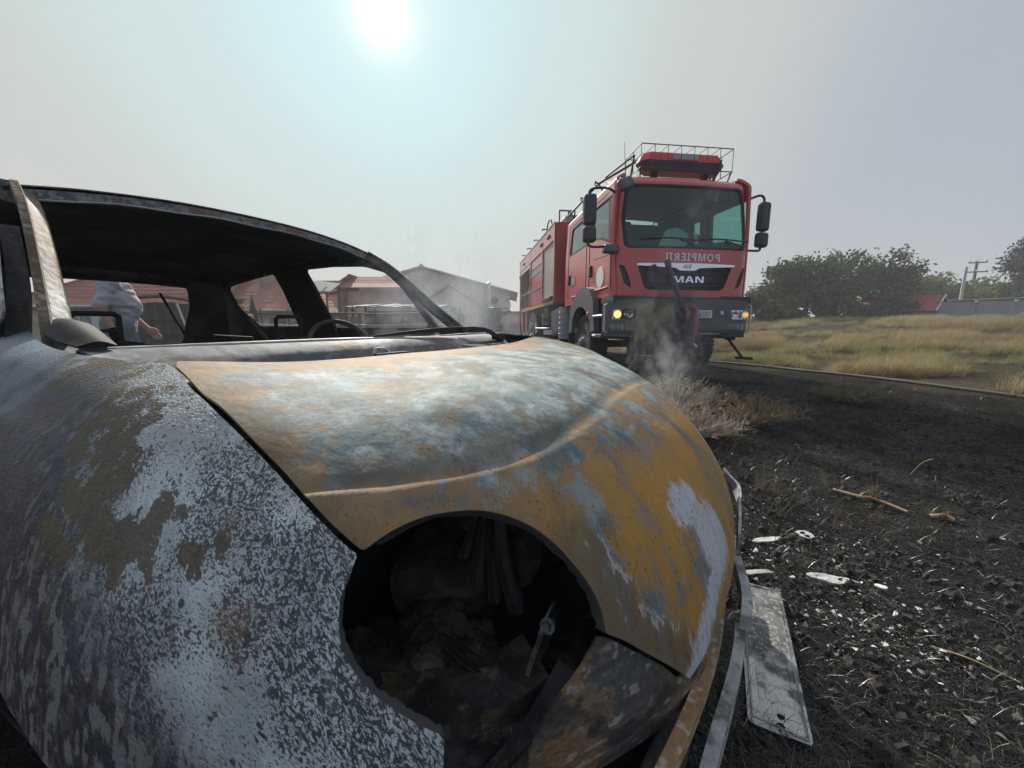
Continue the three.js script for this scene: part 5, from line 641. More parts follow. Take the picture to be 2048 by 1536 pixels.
function prism(pts, x, w) { const s = new THREE.Shape(pts.map(([z, y]) => new THREE.Vector2(-z, y))); return new THREE.ExtrudeGeometry(s, { depth: w, bevelEnabled: false }).rotateY(Math.PI / 2).translate(x, 0, 0); }
function window_(h, x, y, z, w, hh, cols = 2) { const g = part('window', h); mesh('frame', join([box(w + 0.12, 0.06, 0.08, x, y + hh / 2, z), box(w + 0.12, 0.06, 0.08, x, y - hh / 2, z), ...Array.from({ length: cols + 1 }, (_, i) => box(0.06, hh, 0.08, x - w / 2 + (w * i) / cols, y, z))]), frameM, g); for (let i = 0; i < cols; i++) mesh('pane', box(w / cols - 0.05, hh - 0.06, 0.02, x - w / 2 + (w * (i + 0.5)) / cols, y, z), paneM, g); mesh('sill', box(w + 0.2, 0.04, 0.14, x, y - hh / 2 - 0.05, z + 0.04), frameM, g); }
{
  const A = thing('house', 'low cream house with dark red tile roof, seen through the car\'s rear window', 'house', [-18.4, 0, -20.6]);
  hipHouse(A, [-4.4, 3.3, 3.2, -3.2], 1.95, 4.3, plaster(0.52, 0.47, 0.36), tiles(0.34, 0.11, 0.09), 3.2, 0.0);
  window_(A, -1.6, 1.05, 3.22, 1.2, 1.0); window_(A, 1.4, 1.05, 3.22, 1.2, 1.0);
  const B = thing('house', 'white house with pale red tiled hip roof and one square chimney', 'house', [-14.4, 0, -22.4]);
  hipHouse(B, [-4, 3.05, 3.0, -3.4], 1.85, 4.3, plaster(0.62, 0.6, 0.55), tiles(0.52, 0.26, 0.2), 2.2, 3.1);
  mesh('chimney', join([metric(box(0.55, 1.9, 0.6, 0.78, 3.85, 1.15), 0.5), box(0.66, 0.1, 0.7, 0.78, 4.82, 1.15)]), plaster(0.4, 0.36, 0.33), B);
  window_(B, 1.0, 1.0, 3.02, 0.8, 0.9); mesh('door', box(0.8, 1.7, 0.06, 2.3, 0.65, 3.02), std([0.25, 0.2, 0.16], 0.7), B); mesh('downpipe', bar([2.9, -0.2, 3.1], [2.9, 1.8, 3.1], 0.05), frameM, B);
  const Dh = thing('house', 'small house with sunlit tiled roof behind the boarded fence', 'house', [-12.6, 0, -27.2]);
  hipHouse(Dh, [-2.6, 2.2, 2.2, -2.2], 2.2, 3.6, plaster(0.5, 0.44, 0.38), tiles(0.52, 0.28, 0.22), 0, 2.4);
  const C = thing('canopy', 'tilted flat canopy on posts rising above the fence', 'canopy', [-10.6, 0, -21]);
  mesh('roof_sheet', join([box(1.55, 0.07, 1.9, 0.1, 3.22, 0, 0.42, 0, -0.05), box(1.6, 0.12, 0.06, 0.1, 2.84, 0.86), box(1.6, 0.12, 0.06, 0.1, 3.6, -0.86)]), std([0.2, 0.2, 0.19], 0.8), C);
  for (const [x, z, y] of [[0.7, 0.75, 2.85], [-0.5, 0.75, 2.85], [0.7, -0.75, 3.5], [-0.5, -0.75, 3.5]]) mesh('post', bar([x, -0.2, z], [x, y, z], 0.06), wood(0.2, 0.16, 0.12), C);
  mesh('strut', bar([-0.4, 2.0, 0.78], [0.75, 3.15, 0.78], 0.04), frameM, C);
  // gabled house
  const E = thing('house', 'large pale pink house with broad low gable and side wing', 'house', [-6.3, 0, -27]);
  const pink = plaster(0.74, 0.62, 0.58), pr = tiles(0.42, 0.2, 0.165);
  mesh('wall', metric(new THREE.ExtrudeGeometry(new THREE.Shape([[-6.1, -0.3], [6.1, -0.3], [6.1, 3.45], [0, 5.1], [-6.1, 3.45]].map(([x, y]) => new THREE.Vector2(x, y))), { depth: 7, bevelEnabled: false }).translate(0, 0, -7), 0.3), pink, E);
  const roof = part('roof', E), Ls = Math.hypot(6.7, 1.82);
  slope([0, 5.2, 0.5], [0, 0, -1], [6.7, -1.82, 0], [[0, 0], [0, Ls], [8, Ls], [8, 0]], pr, 'right_slope', roof); slope([0, 5.2, -7.5], [0, 0, 1], [-6.7, -1.82, 0], [[0, 0], [0, Ls], [8, Ls], [8, 0]], pr, 'left_slope', roof);
  mesh('verge_board', join([bar([0, 5.2, 0.5], [6.7, 3.38, 0.5], 0.07), bar([0, 5.2, 0.5], [-6.7, 3.38, 0.5], 0.07)]), std([0.36, 0.28, 0.24], 0.7), roof);
  mesh('ridge_cap', bar([0, 5.25, 0.5], [0, 5.25, -7.5], 0.12), pr, roof);
  const win = part('porch', E); mesh('wall', metric(box(4.4, 2.6, 2.2, 1.9, 1.0, 1.1), 0.3), pink, win);
  slope([2.25, 3.75, 2.5], [0, 0, -1], [2.3, -1.45, 0], [[0, 0], [0, 2.75], [2.6, 2.75], [2.6, 0]], pr, 'right_slope', win); slope([2.25, 3.75, -0.1], [0, 0, 1], [-2.3, -1.45, 0], [[0, 0], [0, 2.75], [2.6, 2.75], [2.6, 0]], pr, 'left_slope', win);
  mesh('gable', metric(new THREE.ExtrudeGeometry(new THREE.Shape([[-2.1, 2.3], [2.1, 2.3], [0, 3.65]].map(([x, y]) => new THREE.Vector2(x, y))), { depth: 0.2, bevelEnabled: false }).translate(2.25, 0, 2.0), 0.3), pink, win);
  const wing = part('wing', E); mesh('wall', metric(box(3.4, 3.4, 3.5, -2.6, 1.5, 1.9), 0.3), pink, wing); slope([-4.7, 3.35, 4.1], [1, 0, 0], [0, 0.95, -2.2], [[0, 0], [0.9, 2.4], [4.2, 2.4], [4.2, 0]], pr, 'front_slope', wing); slope([-4.7, 3.35, 0.2], [0, 0, 1], [0.9, 0.95, 0], [[0, 0], [0.9, 1.31], [3.0, 1.31], [3.9, 0]], pr, 'left_slope', wing);
  for (const x of [-4.3, -3.9]) mesh('column', box(0.14, 3.4, 0.14, x, 1.6, 3.8), std([0.2, 0.17, 0.15], 0.8), wing);
  window_(E, 5.0, 2.95, 0.03, 0.6, 0.6); window_(E, 5.95, 2.7, 0.03, 0.25, 0.8, 1); mesh('wall_unit', rbox(0.4, 0.4, 0.3, 0.03, 6.0, 2.6, 0.25), std([0.5, 0.5, 0.5], 0.5), E); mesh('downpipe', join([bar([4.35, -0.2, 0.1], [4.35, 3.3, 0.1], 0.05), bar([4.35, 3.3, 0.1], [4.5, 3.6, 0.3], 0.05)]), fasciaM, E);
  const fl = thing('flue_pipe', 'tall steel flue pipe in front of the pink gable', 'flue', [-1.58, 0, -26.4]); mesh('pipe', bar([0, 0, 0], [0, 4.0, 0], 0.11, 0.11, 12), T.alu, fl); mesh('cowl', join([new THREE.ConeGeometry(0.2, 0.14, 12).translate(0, 4.12, 0), bar([0, 4, 0], [0, 4.1, 0], 0.04)]), T.alu, fl);
  const low = thing('outbuilding', 'low pinkish outbuilding at the rear of the fire engine', 'outbuilding', [1.2, 0, -27]); mesh('wall', metric(box(3.4, 2.1, 3, 0, 0.9, 0), 0.3), pink, low); mesh('roof_slab', box(3.8, 0.14, 3.4, 0, 2.02, 0), fasciaM, low); mesh('door', box(0.8, 1.6, 0.05, 0.3, 0.7, 1.51), fasciaM, low);
  // lean-to and junk
  const sh = thing('shed', 'grey tin lean-to with broken roof edge behind the fence', 'shed', [-5.3, 0, -17]); mesh('wall', metric(box(2.9, 1.9, 1.8, 0.6, 0.75, 0), 0.4), wood(0.2, 0.19, 0.17), sh); mesh('roof_sheet', join(Array.from({ length: 9 }, (_, i) => box(0.42, 0.04, 2.4, -1.5 + i * 0.45, 1.95 + 0.03 * (i % 2), 0, 0.1, 0, 0.06 * (i % 3 - 1)))), std([0.13, 0.125, 0.12], 0.8), sh); for (const x of [-1.5, -0.95]) mesh('post', bar([x, -0.2, 0.9], [x, 1.9, 0.9], 0.06), wood(0.18, 0.15, 0.12), sh);
  for (const [x, w, tilt, lab] of [[-3.4, 1.5, 0.5, 'scrap roofing sheet leaning in front of the pink house'], [-2.6, 1.2, -0.35, 'second scrap roofing sheet, tilted the other way']]) tag(mesh('scrap_sheet', panel((u, v) => [x + u, 1.0 + v * Math.cos(tilt) + 0.25 * u * tilt, -16 + 0.02 * Math.sin(u * 40) - v * Math.sin(tilt)], [[-w / 2, -0.75], [w / 2, -0.75], [w / 2, 0.75], [-w / 2, 0.7]], { nu: 60, nv: 4, thick: 0.01 }), std([0.27, 0.26, 0.24], 0.7)), lab, 'scrap sheet', 'scrap sheets behind the fence');
  // fence: pipe posts, two rails, weathered boards
  const fp = (i) => [-10.4 + i * 1.06, -14 - 0.1 * Math.sin(i * 1.7)];
  const fence = thing('yard_fence', 'grey weathered board fence with thin metal posts and rails', 'fence', [0, 0, 0]);
  for (let i = 0; i < 9; i++) { const [x, z] = fp(i); mesh('post', bar([x, 0, z + 0.08], [x + rr(-0.03, 0.03), 1.62 + rr(-0.05, 0.12), z + 0.08], 0.028), std([0.13, 0.12, 0.115], 0.7), fence); }
  for (const [y, m] of [[0.6, frameM], [1.08, frameM], [1.5, fasciaM]]) mesh('rail', tube(Array.from({ length: 9 }, (_, i) => [fp(i)[0], y + 0.02 * Math.sin(i * 2.1), fp(i)[1] + 0.11]), 0.022, 6), m, fence);
  const bm = [wood(0.28, 0.27, 0.25), wood(0.21, 0.2, 0.19), wood(0.33, 0.31, 0.28), wood(0.24, 0.2, 0.16)];
  for (let i = 0; i < 40; i++) { const x = -7.4 + i * 0.14; if (rnd() < 0.07) continue; mesh('board', box(0.128, 1.35 + rr(-0.14, 0.16), 0.022, x, 0.78, -14.12 + rr(-0.02, 0.02), 0, 0, rr(-0.02, 0.02)), bm[Math.floor(rnd() * 4)], fence); }
  for (let i = 0; i < 12; i++) { const x = -10.3 + i * 0.23; if (i % 4 === 2) continue; mesh('board', box(0.17, 1.0 + rr(-0.2, 0.25), 0.022, x, 0.6, -14.3 + rr(-0.05, 0.05), 0, 0, rr(-0.12, 0.12)), bm[i % 4], fence); }
  const gate = thing('plank_shed', 'dark shed wall of upright planks behind the car\'s tail', 'shed', [-9.4, 0, -10.1], 0.1);
  for (let i = 0; i < 13; i++) mesh('plank', box(0.125, 1.55 + rr(-0.03, 0.03) + 0.12 * Math.sin(i / 12 * 3.14), 0.03, -0.8 + i * 0.133, 0.8, rr(-0.01, 0.01), 0, 0, rr(-0.01, 0.01)), [wood(0.1, 0.095, 0.09), wood(0.13, 0.12, 0.11)][i % 2], gate);
  for (const y of [0.75, 1.15]) mesh('rail', box(1.8, 0.08, 0.04, 0, y, 0.035), wood(0.09, 0.08, 0.07), gate); mesh('roof_edge', tube([[-0.95, 1.62, 0.15], [-0.4, 1.76, 0.15], [0.2, 1.78, 0.15], [0.9, 1.68, 0.15]], 0.05, 6), wood(0.16, 0.13, 0.1), gate); mesh('stay', bar([0.55, 1.6, 0.2], [1.0, 0.1, 0.3], 0.025), frameM, gate); mesh('cabinet', join([box(0.5, 0.7, 0.3, -1.25, 0.9, 0.1)]), frameM, gate);
  const po = thing('pointed_post', 'dark pointed timber post in front of the white house', 'post', [-8.85, 0, -12.9]); mesh('post', join([box(0.16, 1.55, 0.16, 0, 0.77, 0), new THREE.ConeGeometry(0.12, 0.6, 4).rotateY(0.78).translate(0, 1.85, 0)]), wood(0.1, 0.085, 0.075), po);
  const bl = thing('block_pier', 'square dark masonry pier beside the pointed post', 'pier', [-9.75, 0, -13.3]); mesh('pier', metric(rbox(0.34, 1.95, 0.34, 0.03, 0, 0.95, 0), 1), plaster(0.16, 0.15, 0.14), bl); mesh('cap', box(0.42, 0.06, 0.42, 0, 1.95, 0), plaster(0.18, 0.17, 0.16), bl);
}

// ------------------------------------------------------------------ trees, poles and the walled yard to the right
const leafMat = new THREE.MeshPhysicalMaterial({ vertexColors: true, roughness: 0.95, transmission: 0.35, thickness: 0, specularIntensity: 0.3, side: THREE.DoubleSide }), barkM = std([0.09, 0.075, 0.06], 0.9);
function crown(rx, ry, n, leaf, tint, seedv, clumps = 26, loose = 1) {
  seed = seedv; const cs = [], pos = [], col = [], idx = [];
  while (cs.length < clumps) { const x = rr(-1, 1), y = rr(-1, 1), z = rr(-1, 1), d = x * x + y * y + z * z; if (d < 1 && d > 0.12) cs.push([x * rx * 0.82, y * ry * 0.82, z * rx * 0.82, rr(0.16, 0.34) * Math.min(rx, ry), rr(0.75, 1.25)]); }
  const g3 = () => (rnd() + rnd() + rnd() - 1.5) * 1.3;
  for (let i = 0; i < n; i++) {
    const c = cs[Math.floor(rnd() * clumps)], r = c[3] * loose, p = V(c[0] + g3() * r, c[1] + g3() * r * 0.85, c[2] + g3() * r), a = V(rr(-1, 1), rr(-1, 1), rr(-1, 1)).normalize(), b = V(rr(-1, 1), rr(-1, 1), rr(-1, 1)).cross(a).normalize(), s = leaf * rr(0.6, 1.3), k = pos.length / 3;
    for (const [u, v] of [[0, -1], [0.55, 0], [0, 1], [-0.55, 0]]) { const q = p.clone().addScaledVector(b, u * s).addScaledVector(a, v * s); pos.push(q.x, q.y, q.z); }
    const t = c[4] * rr(0.7, 1.3), y = rnd() < 0.1 ? 1.5 : 1; for (let q = 0; q < 4; q++) col.push(tint[0] * t * y, tint[1] * t * (0.5 + y * 0.5), tint[2] * t);
    idx.push(k, k + 1, k + 2, k, k + 2, k + 3);
  }
  const g = new THREE.BufferGeometry(); g.setAttribute('position', new THREE.Float32BufferAttribute(pos, 3)); g.setAttribute('color', new THREE.Float32BufferAttribute(col, 3)); g.setIndex(idx); g.computeVertexNormals(); return [g, cs];
}
function tree(name, label, [x, z], H2, R, tint, sd, { leaf = 0.1, n = 5200, low = 0.15, clumps = 26, loose = 1, group } = {}) {
  const o = thing(name, label, 'tree', [x, height(x, z) - (low ? 0.05 : 0.3), z], 0, group), ry = (H2 * (1 - low)) / 2, cy = H2 * low + ry, [g, cs] = crown(R, ry, n, leaf, tint, sd, clumps, loose);
  mesh('crown', g.translate(0, cy, 0), leafMat, o);
  const tr = 0.025 * H2 + 0.04, limbs = [tube([[0, -0.1, 0], [rr(-0.1, 0.1), cy * 0.4, rr(-0.1, 0.1)], [rr(-0.2, 0.2), cy * 0.9, 0], [rr(-0.2, 0.2), cy + ry * 0.6, rr(-0.2, 0.2)]], tr, 7)];
  { const p = limbs[0].attributes.position; for (let i = 0; i < p.count; i++) { const k = 1 - 0.75 * clamp01(p.getY(i) / (cy + ry * 0.6)); p.setX(i, p.getX(i) * (0.4 + 0.6 * k)); p.setZ(i, p.getZ(i) * (0.4 + 0.6 * k)); } }
  mesh('trunk', limbs[0], barkM, o);
  for (let i = 0; i < 7; i++) { const c = cs[(i * 3) % cs.length], y0 = Math.max(0.2, Math.min(cy + c[1], cy) * rr(0.4, 0.75)); mesh('limb', bar([0, y0, 0], [c[0], c[1] + cy, c[2]], tr * 0.4, tr * 0.12, 5), barkM, o); }
  return o;
}
{
  const G = [0.075, 0.1, 0.036], Y = [0.14, 0.15, 0.03], Ol = [0.11, 0.12, 0.045];
  const row = 'trees along the top of the slope';
  tree('scrub_tree', 'broad dark tree, highest of the thicket right of the fire engine', [20.3, -26], 4.7, 2.3, G, 101, { leaf: 0.13, n: 6500, low: 0.05, group: row });
  tree('scrub_tree', 'dark tree with loose wispy top at the thicket\'s right end', [26.6, -27], 5.2, 1.75, G, 102, { leaf: 0.12, n: 5000, low: 0.02, loose: 1.3, group: row });
  tree('scrub_tree', 'dark ragged tree in the middle of the thicket', [23.2, -27], 5.1, 1.9, G, 103, { leaf: 0.12, n: 5200, low: 0.02, loose: 1.2, group: row });
  tree('scrub_tree', 'smaller dark tree at the thicket\'s left end', [18.1, -25.4], 3.9, 1.7, G, 104, { leaf: 0.12, n: 4600, low: 0.02, group: row });
  for (const [x, z, h, r, s, l] of [[16.3, -25, 2.3, 1.3, 105, 'low green bush beside the fire engine\'s right headlight'], [17.6, -24.2, 1.9, 1.2, 106, 'bushy shrub at the foot of the thicket\'s left tree'], [21.4, -24.8, 2.1, 1.6, 107, 'dense shrub under the broad dark tree'], [24.4, -25.4, 2.2, 1.6, 108, 'dense shrub below the ragged middle tree'], [26.9, -25.6, 1.8, 1.2, 109, 'low shrub next to the red-roofed hut']]) tree('bush', l, [x, z], h, r, [0.09, 0.115, 0.042], s, { leaf: 0.11, n: 3600, low: 0, clumps: 18, group: 'bushes under the thicket' });
  tree('garden_tree', 'olive-green tree behind the red-roofed hut', [35.6, -34], 5.0, 2.6, Ol, 110, { leaf: 0.16, n: 4800, low: 0.1, group: row });
  tree('garden_tree', 'olive-green tree left of the white concrete pole', [39.4, -35], 4.5, 2.2, Ol, 111, { leaf: 0.16, n: 4200, low: 0.1, group: row });
  tree('garden_tree', 'pale green tree between the two tall poles', [42.3, -35.5], 4.0, 1.9, [0.09, 0.1, 0.04], 112, { leaf: 0.16, n: 3600, low: 0.1, group: row });
  tree('garden_tree', 'yellow-green tree above the concrete wall', [39.0, -30.5], 3.9, 2.2, Y, 113, { leaf: 0.14, n: 5200, low: 0.1, group: row });
  tree('pine_tree', 'tall dark tree cut by the picture\'s right edge', [37.6, -27.2], 6.9, 2.0, [0.045, 0.052, 0.035], 114, { leaf: 0.12, n: 6500, low: 0.1, clumps: 34, group: row });
  tree('yard_tree', 'small pale leafy tree between the fence and pink house', [-10.2, -24], 3.2, 0.9, [0.14, 0.14, 0.08], 115, { leaf: 0.08, n: 1200, low: 0.3 });
  // hut with red roof
  const h = thing('hut', 'small hut with bright red roof and grey gable', 'hut', [27.0, 1.25, -26.6], 0.55);
  mesh('wall', metric(new THREE.ExtrudeGeometry(new THREE.Shape([[-1.5, -0.4], [1.5, -0.4], [1.5, 0.85], [0, 1.75], [-1.5, 0.85]].map(([x, y]) => new THREE.Vector2(x, y))), { depth: 4.0, bevelEnabled: false }).rotateY(0).translate(0, 0, -2), 0.4), plaster(0.4, 0.41, 0.42), h);
  const hr = tiles(0.42, 0.1, 0.085), hs = part('roof', h); slope([0, 1.85, 2.3], [0, 0, -1], [-1.75, -1.05, 0], [[0, 0], [0, 2.04], [4.6, 2.04], [4.6, 0]], hr, 'left_slope', hs); slope([0, 1.85, -2.3], [0, 0, 1], [1.75, -1.05, 0], [[0, 0], [0, 2.04], [4.6, 2.04], [4.6, 0]], hr, 'right_slope', hs); mesh('verge', join([bar([0, 1.88, 2.3], [1.75, 0.83, 2.3], 0.05), bar([0, 1.88, 2.3], [-1.75, 0.83, 2.3], 0.05)]), frameM, hs); mesh('vent', box(0.3, 0.3, 0.03, 0, 1.1, 2.02), paneM, h);
  const w = thing('yard_wall', 'long plain grey concrete wall on the slope', 'wall', [0, 0, 0]);
  for (let i = 0; i < 6; i++) { const x = 27.3 + i * 2.02, z = -24 + i * 0.35; mesh('wall_panel', metric(box(2.0, 1.5, 0.12, x + 1, 1.85 + i * 0.03, z, 0, -0.17, 0), 0.4), plaster(0.33, 0.34, 0.36), w); mesh('wall_post', box(0.14, 1.62, 0.18, x, 1.86 + i * 0.03, z - 0.17, 0, -0.17, 0), plaster(0.3, 0.31, 0.33), w); }
  const ls = thing('long_shed', 'low brick shed with dark overhanging roof behind the wall', 'shed', [33.5, 1.4, -26.5], -0.12);
  mesh('wall', metric(box(11, 1.7, 2.5, 0, 0.5, 0), 0.5), plaster(0.26, 0.13, 0.09), ls); mesh('roof_sheet', box(12, 0.12, 3.6, 0, 1.55, 0.2, 0.05, 0, 0.035), std([0.045, 0.043, 0.042], 0.8), ls); for (let i = 0; i < 4; i++) mesh('post', bar([-1 + i * 2, -0.3, 1.6], [-1 + i * 2, 1.5, 1.6], 0.06), fasciaM, ls);
  // poles
  const p1 = thing('concrete_pole', 'white concrete pole behind the concrete wall', 'pole', [33.2, 1.3, -28]); mesh('shaft', bar([0, -0.5, 0], [0, 4.1, 0], 0.11, 0.085, 10), plaster(0.55, 0.55, 0.53), p1);
  const p2 = thing('power_pole', 'dark timber power pole with two crossarms', 'power pole', [43.6, 1.3, -36], -0.4); mesh('shaft', bar([0, -0.5, 0], [0, 5.9, 0], 0.16, 0.1, 8), wood(0.12, 0.1, 0.085), p2); for (const [y, l] of [[5.75, 1.3], [4.9, 1.5]]) mesh('crossarm', box(l, 0.1, 0.1, 0, y, 0.12), wood(0.1, 0.085, 0.075), p2); for (const [y, l] of [[5.75, 1.3], [4.9, 1.5]]) for (const k of [-0.45, 0, 0.45]) mesh('insulator', new THREE.CylinderGeometry(0.05, 0.06, 0.16, 8).translate(k * l, y + 0.13, 0.12), frameM, p2);
  for (const [x, z, y, l] of [[21.6, -30.5, 3.6, 'taller of two thin poles over the bushes'], [20.6, -31, 3.1, 'shorter of two thin poles over the bushes']]) { const p = thing('thin_pole', l, 'pole', [x, 1.2, z], 0, 'thin poles behind the bushes'); mesh('shaft', bar([0, -0.5, 0], [0, y, 0], 0.06, 0.045, 7), wood(0.2, 0.18, 0.16), p); mesh('bracket', box(0.3, 0.05, 0.05, 0, y - 0.12, 0), fasciaM, p); }
}

// ------------------------------------------------------------------ people
const cap = (p, b) => { const ax = b[1][0] - b[0][0], ay = b[1][1] - b[0][1], az = b[1][2] - b[0][2], x = p[0] - b[0][0], y = p[1] - b[0][1], z = p[2] - b[0][2], t = clamp01((x * ax + y * ay + z * az) / (ax * ax + ay * ay + az * az || 1e-9)); return Math.hypot(x - t * ax, (y - t * ay), (z - t * az)) - (b[2] + (b[3] - b[2]) * t); };
function blobMesh(bones, k, res = 46, cut = null, grow = 0, wr = 0) {
  const lo = [9, 9, 9], hi = [-9, -9, -9]; for (const b of bones) for (let c = 0; c < 3; c++) { const r = Math.max(b[2], b[3]) + 0.05 + grow; lo[c] = Math.min(lo[c], b[0][c] - r, b[1][c] - r); hi[c] = Math.max(hi[c], b[0][c] + r, b[1][c] + r); }
  const mc = new MarchingCubes(res, barkM, false, false, 60000); mc.isolation = 0; const half = res / 2;
  for (let z = 0; z < res; z++) for (let y = 0; y < res; y++) for (let x = 0; x < res; x++) {
    const p = [mix(lo[0], hi[0], ((x - half) / half + 1) / 2), mix(lo[1], hi[1], ((y - half) / half + 1) / 2), mix(lo[2], hi[2], ((z - half) / half + 1) / 2)];
    let e = 0, m = 9; for (const b of bones) { const d = cap(p, b) - grow; if (d < m) m = d; e += Math.exp(-Math.min(60, d / k)); } let d = e > 0 ? Math.max(m - k * 1.4, -k * Math.log(e)) : m; if (wr) d += (noise(p[0] * 14 + p[1] * 9, p[1] * 26, p[2] * 14) - 0.5) * wr; if (cut) d = Math.max(d, cut(p)); mc.field[z * res * res + y * res + x] = -d;
  }
  mc.update(); const n = mc.count, g0 = new THREE.BufferGeometry(), a = new Float32Array(n * 3);
  for (let i = 0; i < n; i++) for (let c = 0; c < 3; c++) a[i * 3 + c] = mix(lo[c], hi[c], (mc.positionArray[i * 3 + c] + 1) / 2);
  g0.setAttribute('position', new THREE.BufferAttribute(a, 3)); const g = mergeVertices(g0, 1e-5); g.computeVertexNormals(); return g;
}
// right hand hanging down, palm towards -x, fingers slightly curled
const handBones = (() => { const l = [[[0, 0, 0], [0.005, -0.075, 0], 0.026, 0.03], [[0, 0.03, 0], [0, -0.02, 0], 0.026, 0.024], [[0.002, -0.04, 0.022], [0.002, -0.085, 0.026], 0.018, 0.016], [[0.002, -0.04, -0.02], [0.002, -0.08, -0.026], 0.018, 0.016]]; [[0.03, 0.075, 0], [0.01, 0.085, 0], [-0.01, 0.08, 0], [-0.03, 0.062, 0]].forEach(([z, L]) => { const a = [0.005, -0.09, z], b = [-0.002, -0.09 - L * 0.55, z * 1.05], c = [-0.02, -0.09 - L * 0.98, z * 1.05]; l.push([a, b, 0.0095, 0.009], [b, c, 0.009, 0.0075]); }); l.push([[0, -0.02, 0.025], [-0.008, -0.055, 0.05], 0.013, 0.011], [[-0.008, -0.055, 0.05], [-0.018, -0.09, 0.054], 0.0105, 0.0085]); return l; })();
const handGeo = blobMesh(handBones, 0.003, 40);
function person(label, pos, turn, S, p, look) {
  const o = thing('person', label, 'person', pos, turn); o.scale.setScalar(S / 1.75);
  const skin = std(look.skin || [0.42, 0.26, 0.19], 0.6), head = [p.head[0], p.head[1], p.head[2]], nk = [0, 1.46, 0];
  const torso = [[[0, 0.95, 0], [0, 1.15, p.belly ? 0.03 : 0.01], 0.14, p.belly ? 0.145 : 0.13], [[0, 1.15, p.belly ? 0.045 : 0.01], [0, 1.33, 0.01], p.belly ? 0.15 : 0.13, 0.13], [[-0.13, 1.38, -0.01], [0.13, 1.38, -0.01], 0.085, 0.085], [[-0.09, 1.2, 0], [0.09, 1.2, 0], 0.115, 0.115]];
  const arms = [], legs = [], arm = (s, el, wr) => { arms.push([[s * 0.19, 1.41, -0.01], el, 0.058, 0.045], [el, wr, 0.043, 0.028]); }, leg = (s, kn, an) => { legs.push([[s * 0.095, 0.92, 0], kn, 0.095, 0.06], [kn, an, 0.058, 0.04], [an, [an[0], 0.035, an[2] + 0.14], 0.04, 0.034]); };
  arm(1, ...p.armL); arm(-1, ...p.armR); leg(1, ...p.legL); leg(-1, ...p.legR);
  const hd = [[[nk[0], nk[1] - 0.06, nk[2] - 0.01], [head[0], head[1] - 0.06, head[2] - 0.01], 0.058, 0.055], [[head[0], head[1] - 0.03, head[2] + 0.01], [head[0], head[1] + 0.045, head[2] - 0.005], 0.078, 0.096], [[head[0], head[1] - 0.075, head[2] + 0.045], [head[0], head[1] - 0.05, head[2] + 0.03], 0.045, 0.06], [[head[0], head[1] + 0.01, head[2] + 0.098], [head[0], head[1] - 0.025, head[2] + 0.112], 0.01, 0.017], [[head[0] + 0.088, head[1] + 0.01, head[2]], [head[0] + 0.092, head[1] - 0.025, head[2]], 0.016, 0.012], [[head[0] - 0.088, head[1] + 0.01, head[2]], [head[0] - 0.092, head[1] - 0.025, head[2]], 0.016, 0.012]];
  const put = (s, el, wr) => { const d = V(...wr).sub(V(...el)).normalize(), g = handGeo.clone(); if (s > 0) { g.scale(1, 1, 1); } else g.scale(-1, 1, 1); g.applyQuaternion(new THREE.Quaternion().setFromUnitVectors(V(0, -1, 0), d)); return g.translate(...wr); };
  mesh('body', join([blobMesh([...torso, ...arms, ...legs], 0.022, 60), blobMesh(hd, 0.012, 40), put(1, ...p.armL), put(-1, ...p.armR)]), skin, o);
  const shirtB = [...torso, [[-0.19, 1.41, -0.01], p.armR[0], 0.058, 0.05], [[0.19, 1.41, -0.01], p.armL[0], 0.058, 0.05], ...(look.long ? arms.filter((_, i) => i % 2).map((b) => [b[0], b[1], b[2], b[3] + 0.004]) : [])];
  mesh(look.top, blobMesh(shirtB, 0.022, 58, (q) => Math.max(look.hem - q[1] + 0.012 * Math.sin(q[0] * 30), q[1] - 1.445), 0.012, 0.022), look.topM, o);
  if (look.vest) mesh('reflective_vest', blobMesh(torso, 0.022, 40, (q) => Math.max(0.98 - q[1], q[1] - 1.44), 0.026), look.vest, o);
  const trB = legs.filter((_, i) => i % 3 < 2).concat([[[-0.08, 0.93, 0], [0.08, 0.93, 0], 0.125, 0.125]]);
  mesh(look.shorts ? 'shorts' : 'trousers', blobMesh(trB, 0.02, 52, (q) => Math.max((look.shorts ? 0.5 : 0.07) - q[1], q[1] - 1.0), 0.018), look.legM, o);
  mesh('shoes', blobMesh(legs.filter((_, i) => i % 3 === 2), 0.012, 36, (q) => Math.max(q[1] - 0.1, 0.0 - q[1]), 0.012), std([0.04, 0.04, 0.045], 0.8), o);
  mesh(look.cap ? 'helmet' : 'hair', blobMesh([[[head[0], head[1] + 0.03, head[2] - 0.02], [head[0], head[1] + 0.055, head[2] - 0.012], 0.1, 0.098], ...(look.hairLong ? [[[head[0], head[1], head[2] - 0.06], [head[0], head[1] - 0.14, head[2] - 0.07], 0.075, 0.055]] : [])], 0.015, 32, (q) => (q[2] > head[2] + 0.03 ? head[1] + 0.05 - q[1] : head[1] - (look.hairLong ? 0.22 : 0.06) - q[1]), 0.008), look.hair, o);
  for (const s of [-1, 1]) mesh('eye', new THREE.SphereGeometry(0.011, 10, 8).translate(head[0] + s * 0.033, head[1] + 0.012, head[2] + 0.083), std([0.05, 0.04, 0.035], 0.3), o);
  mesh('mouth', new THREE.SphereGeometry(0.02, 10, 6).scale(1, 0.2, 0.4).translate(head[0], head[1] - 0.06, head[2] + 0.088), std([0.3, 0.12, 0.1], 0.6), o);
  return o;
}
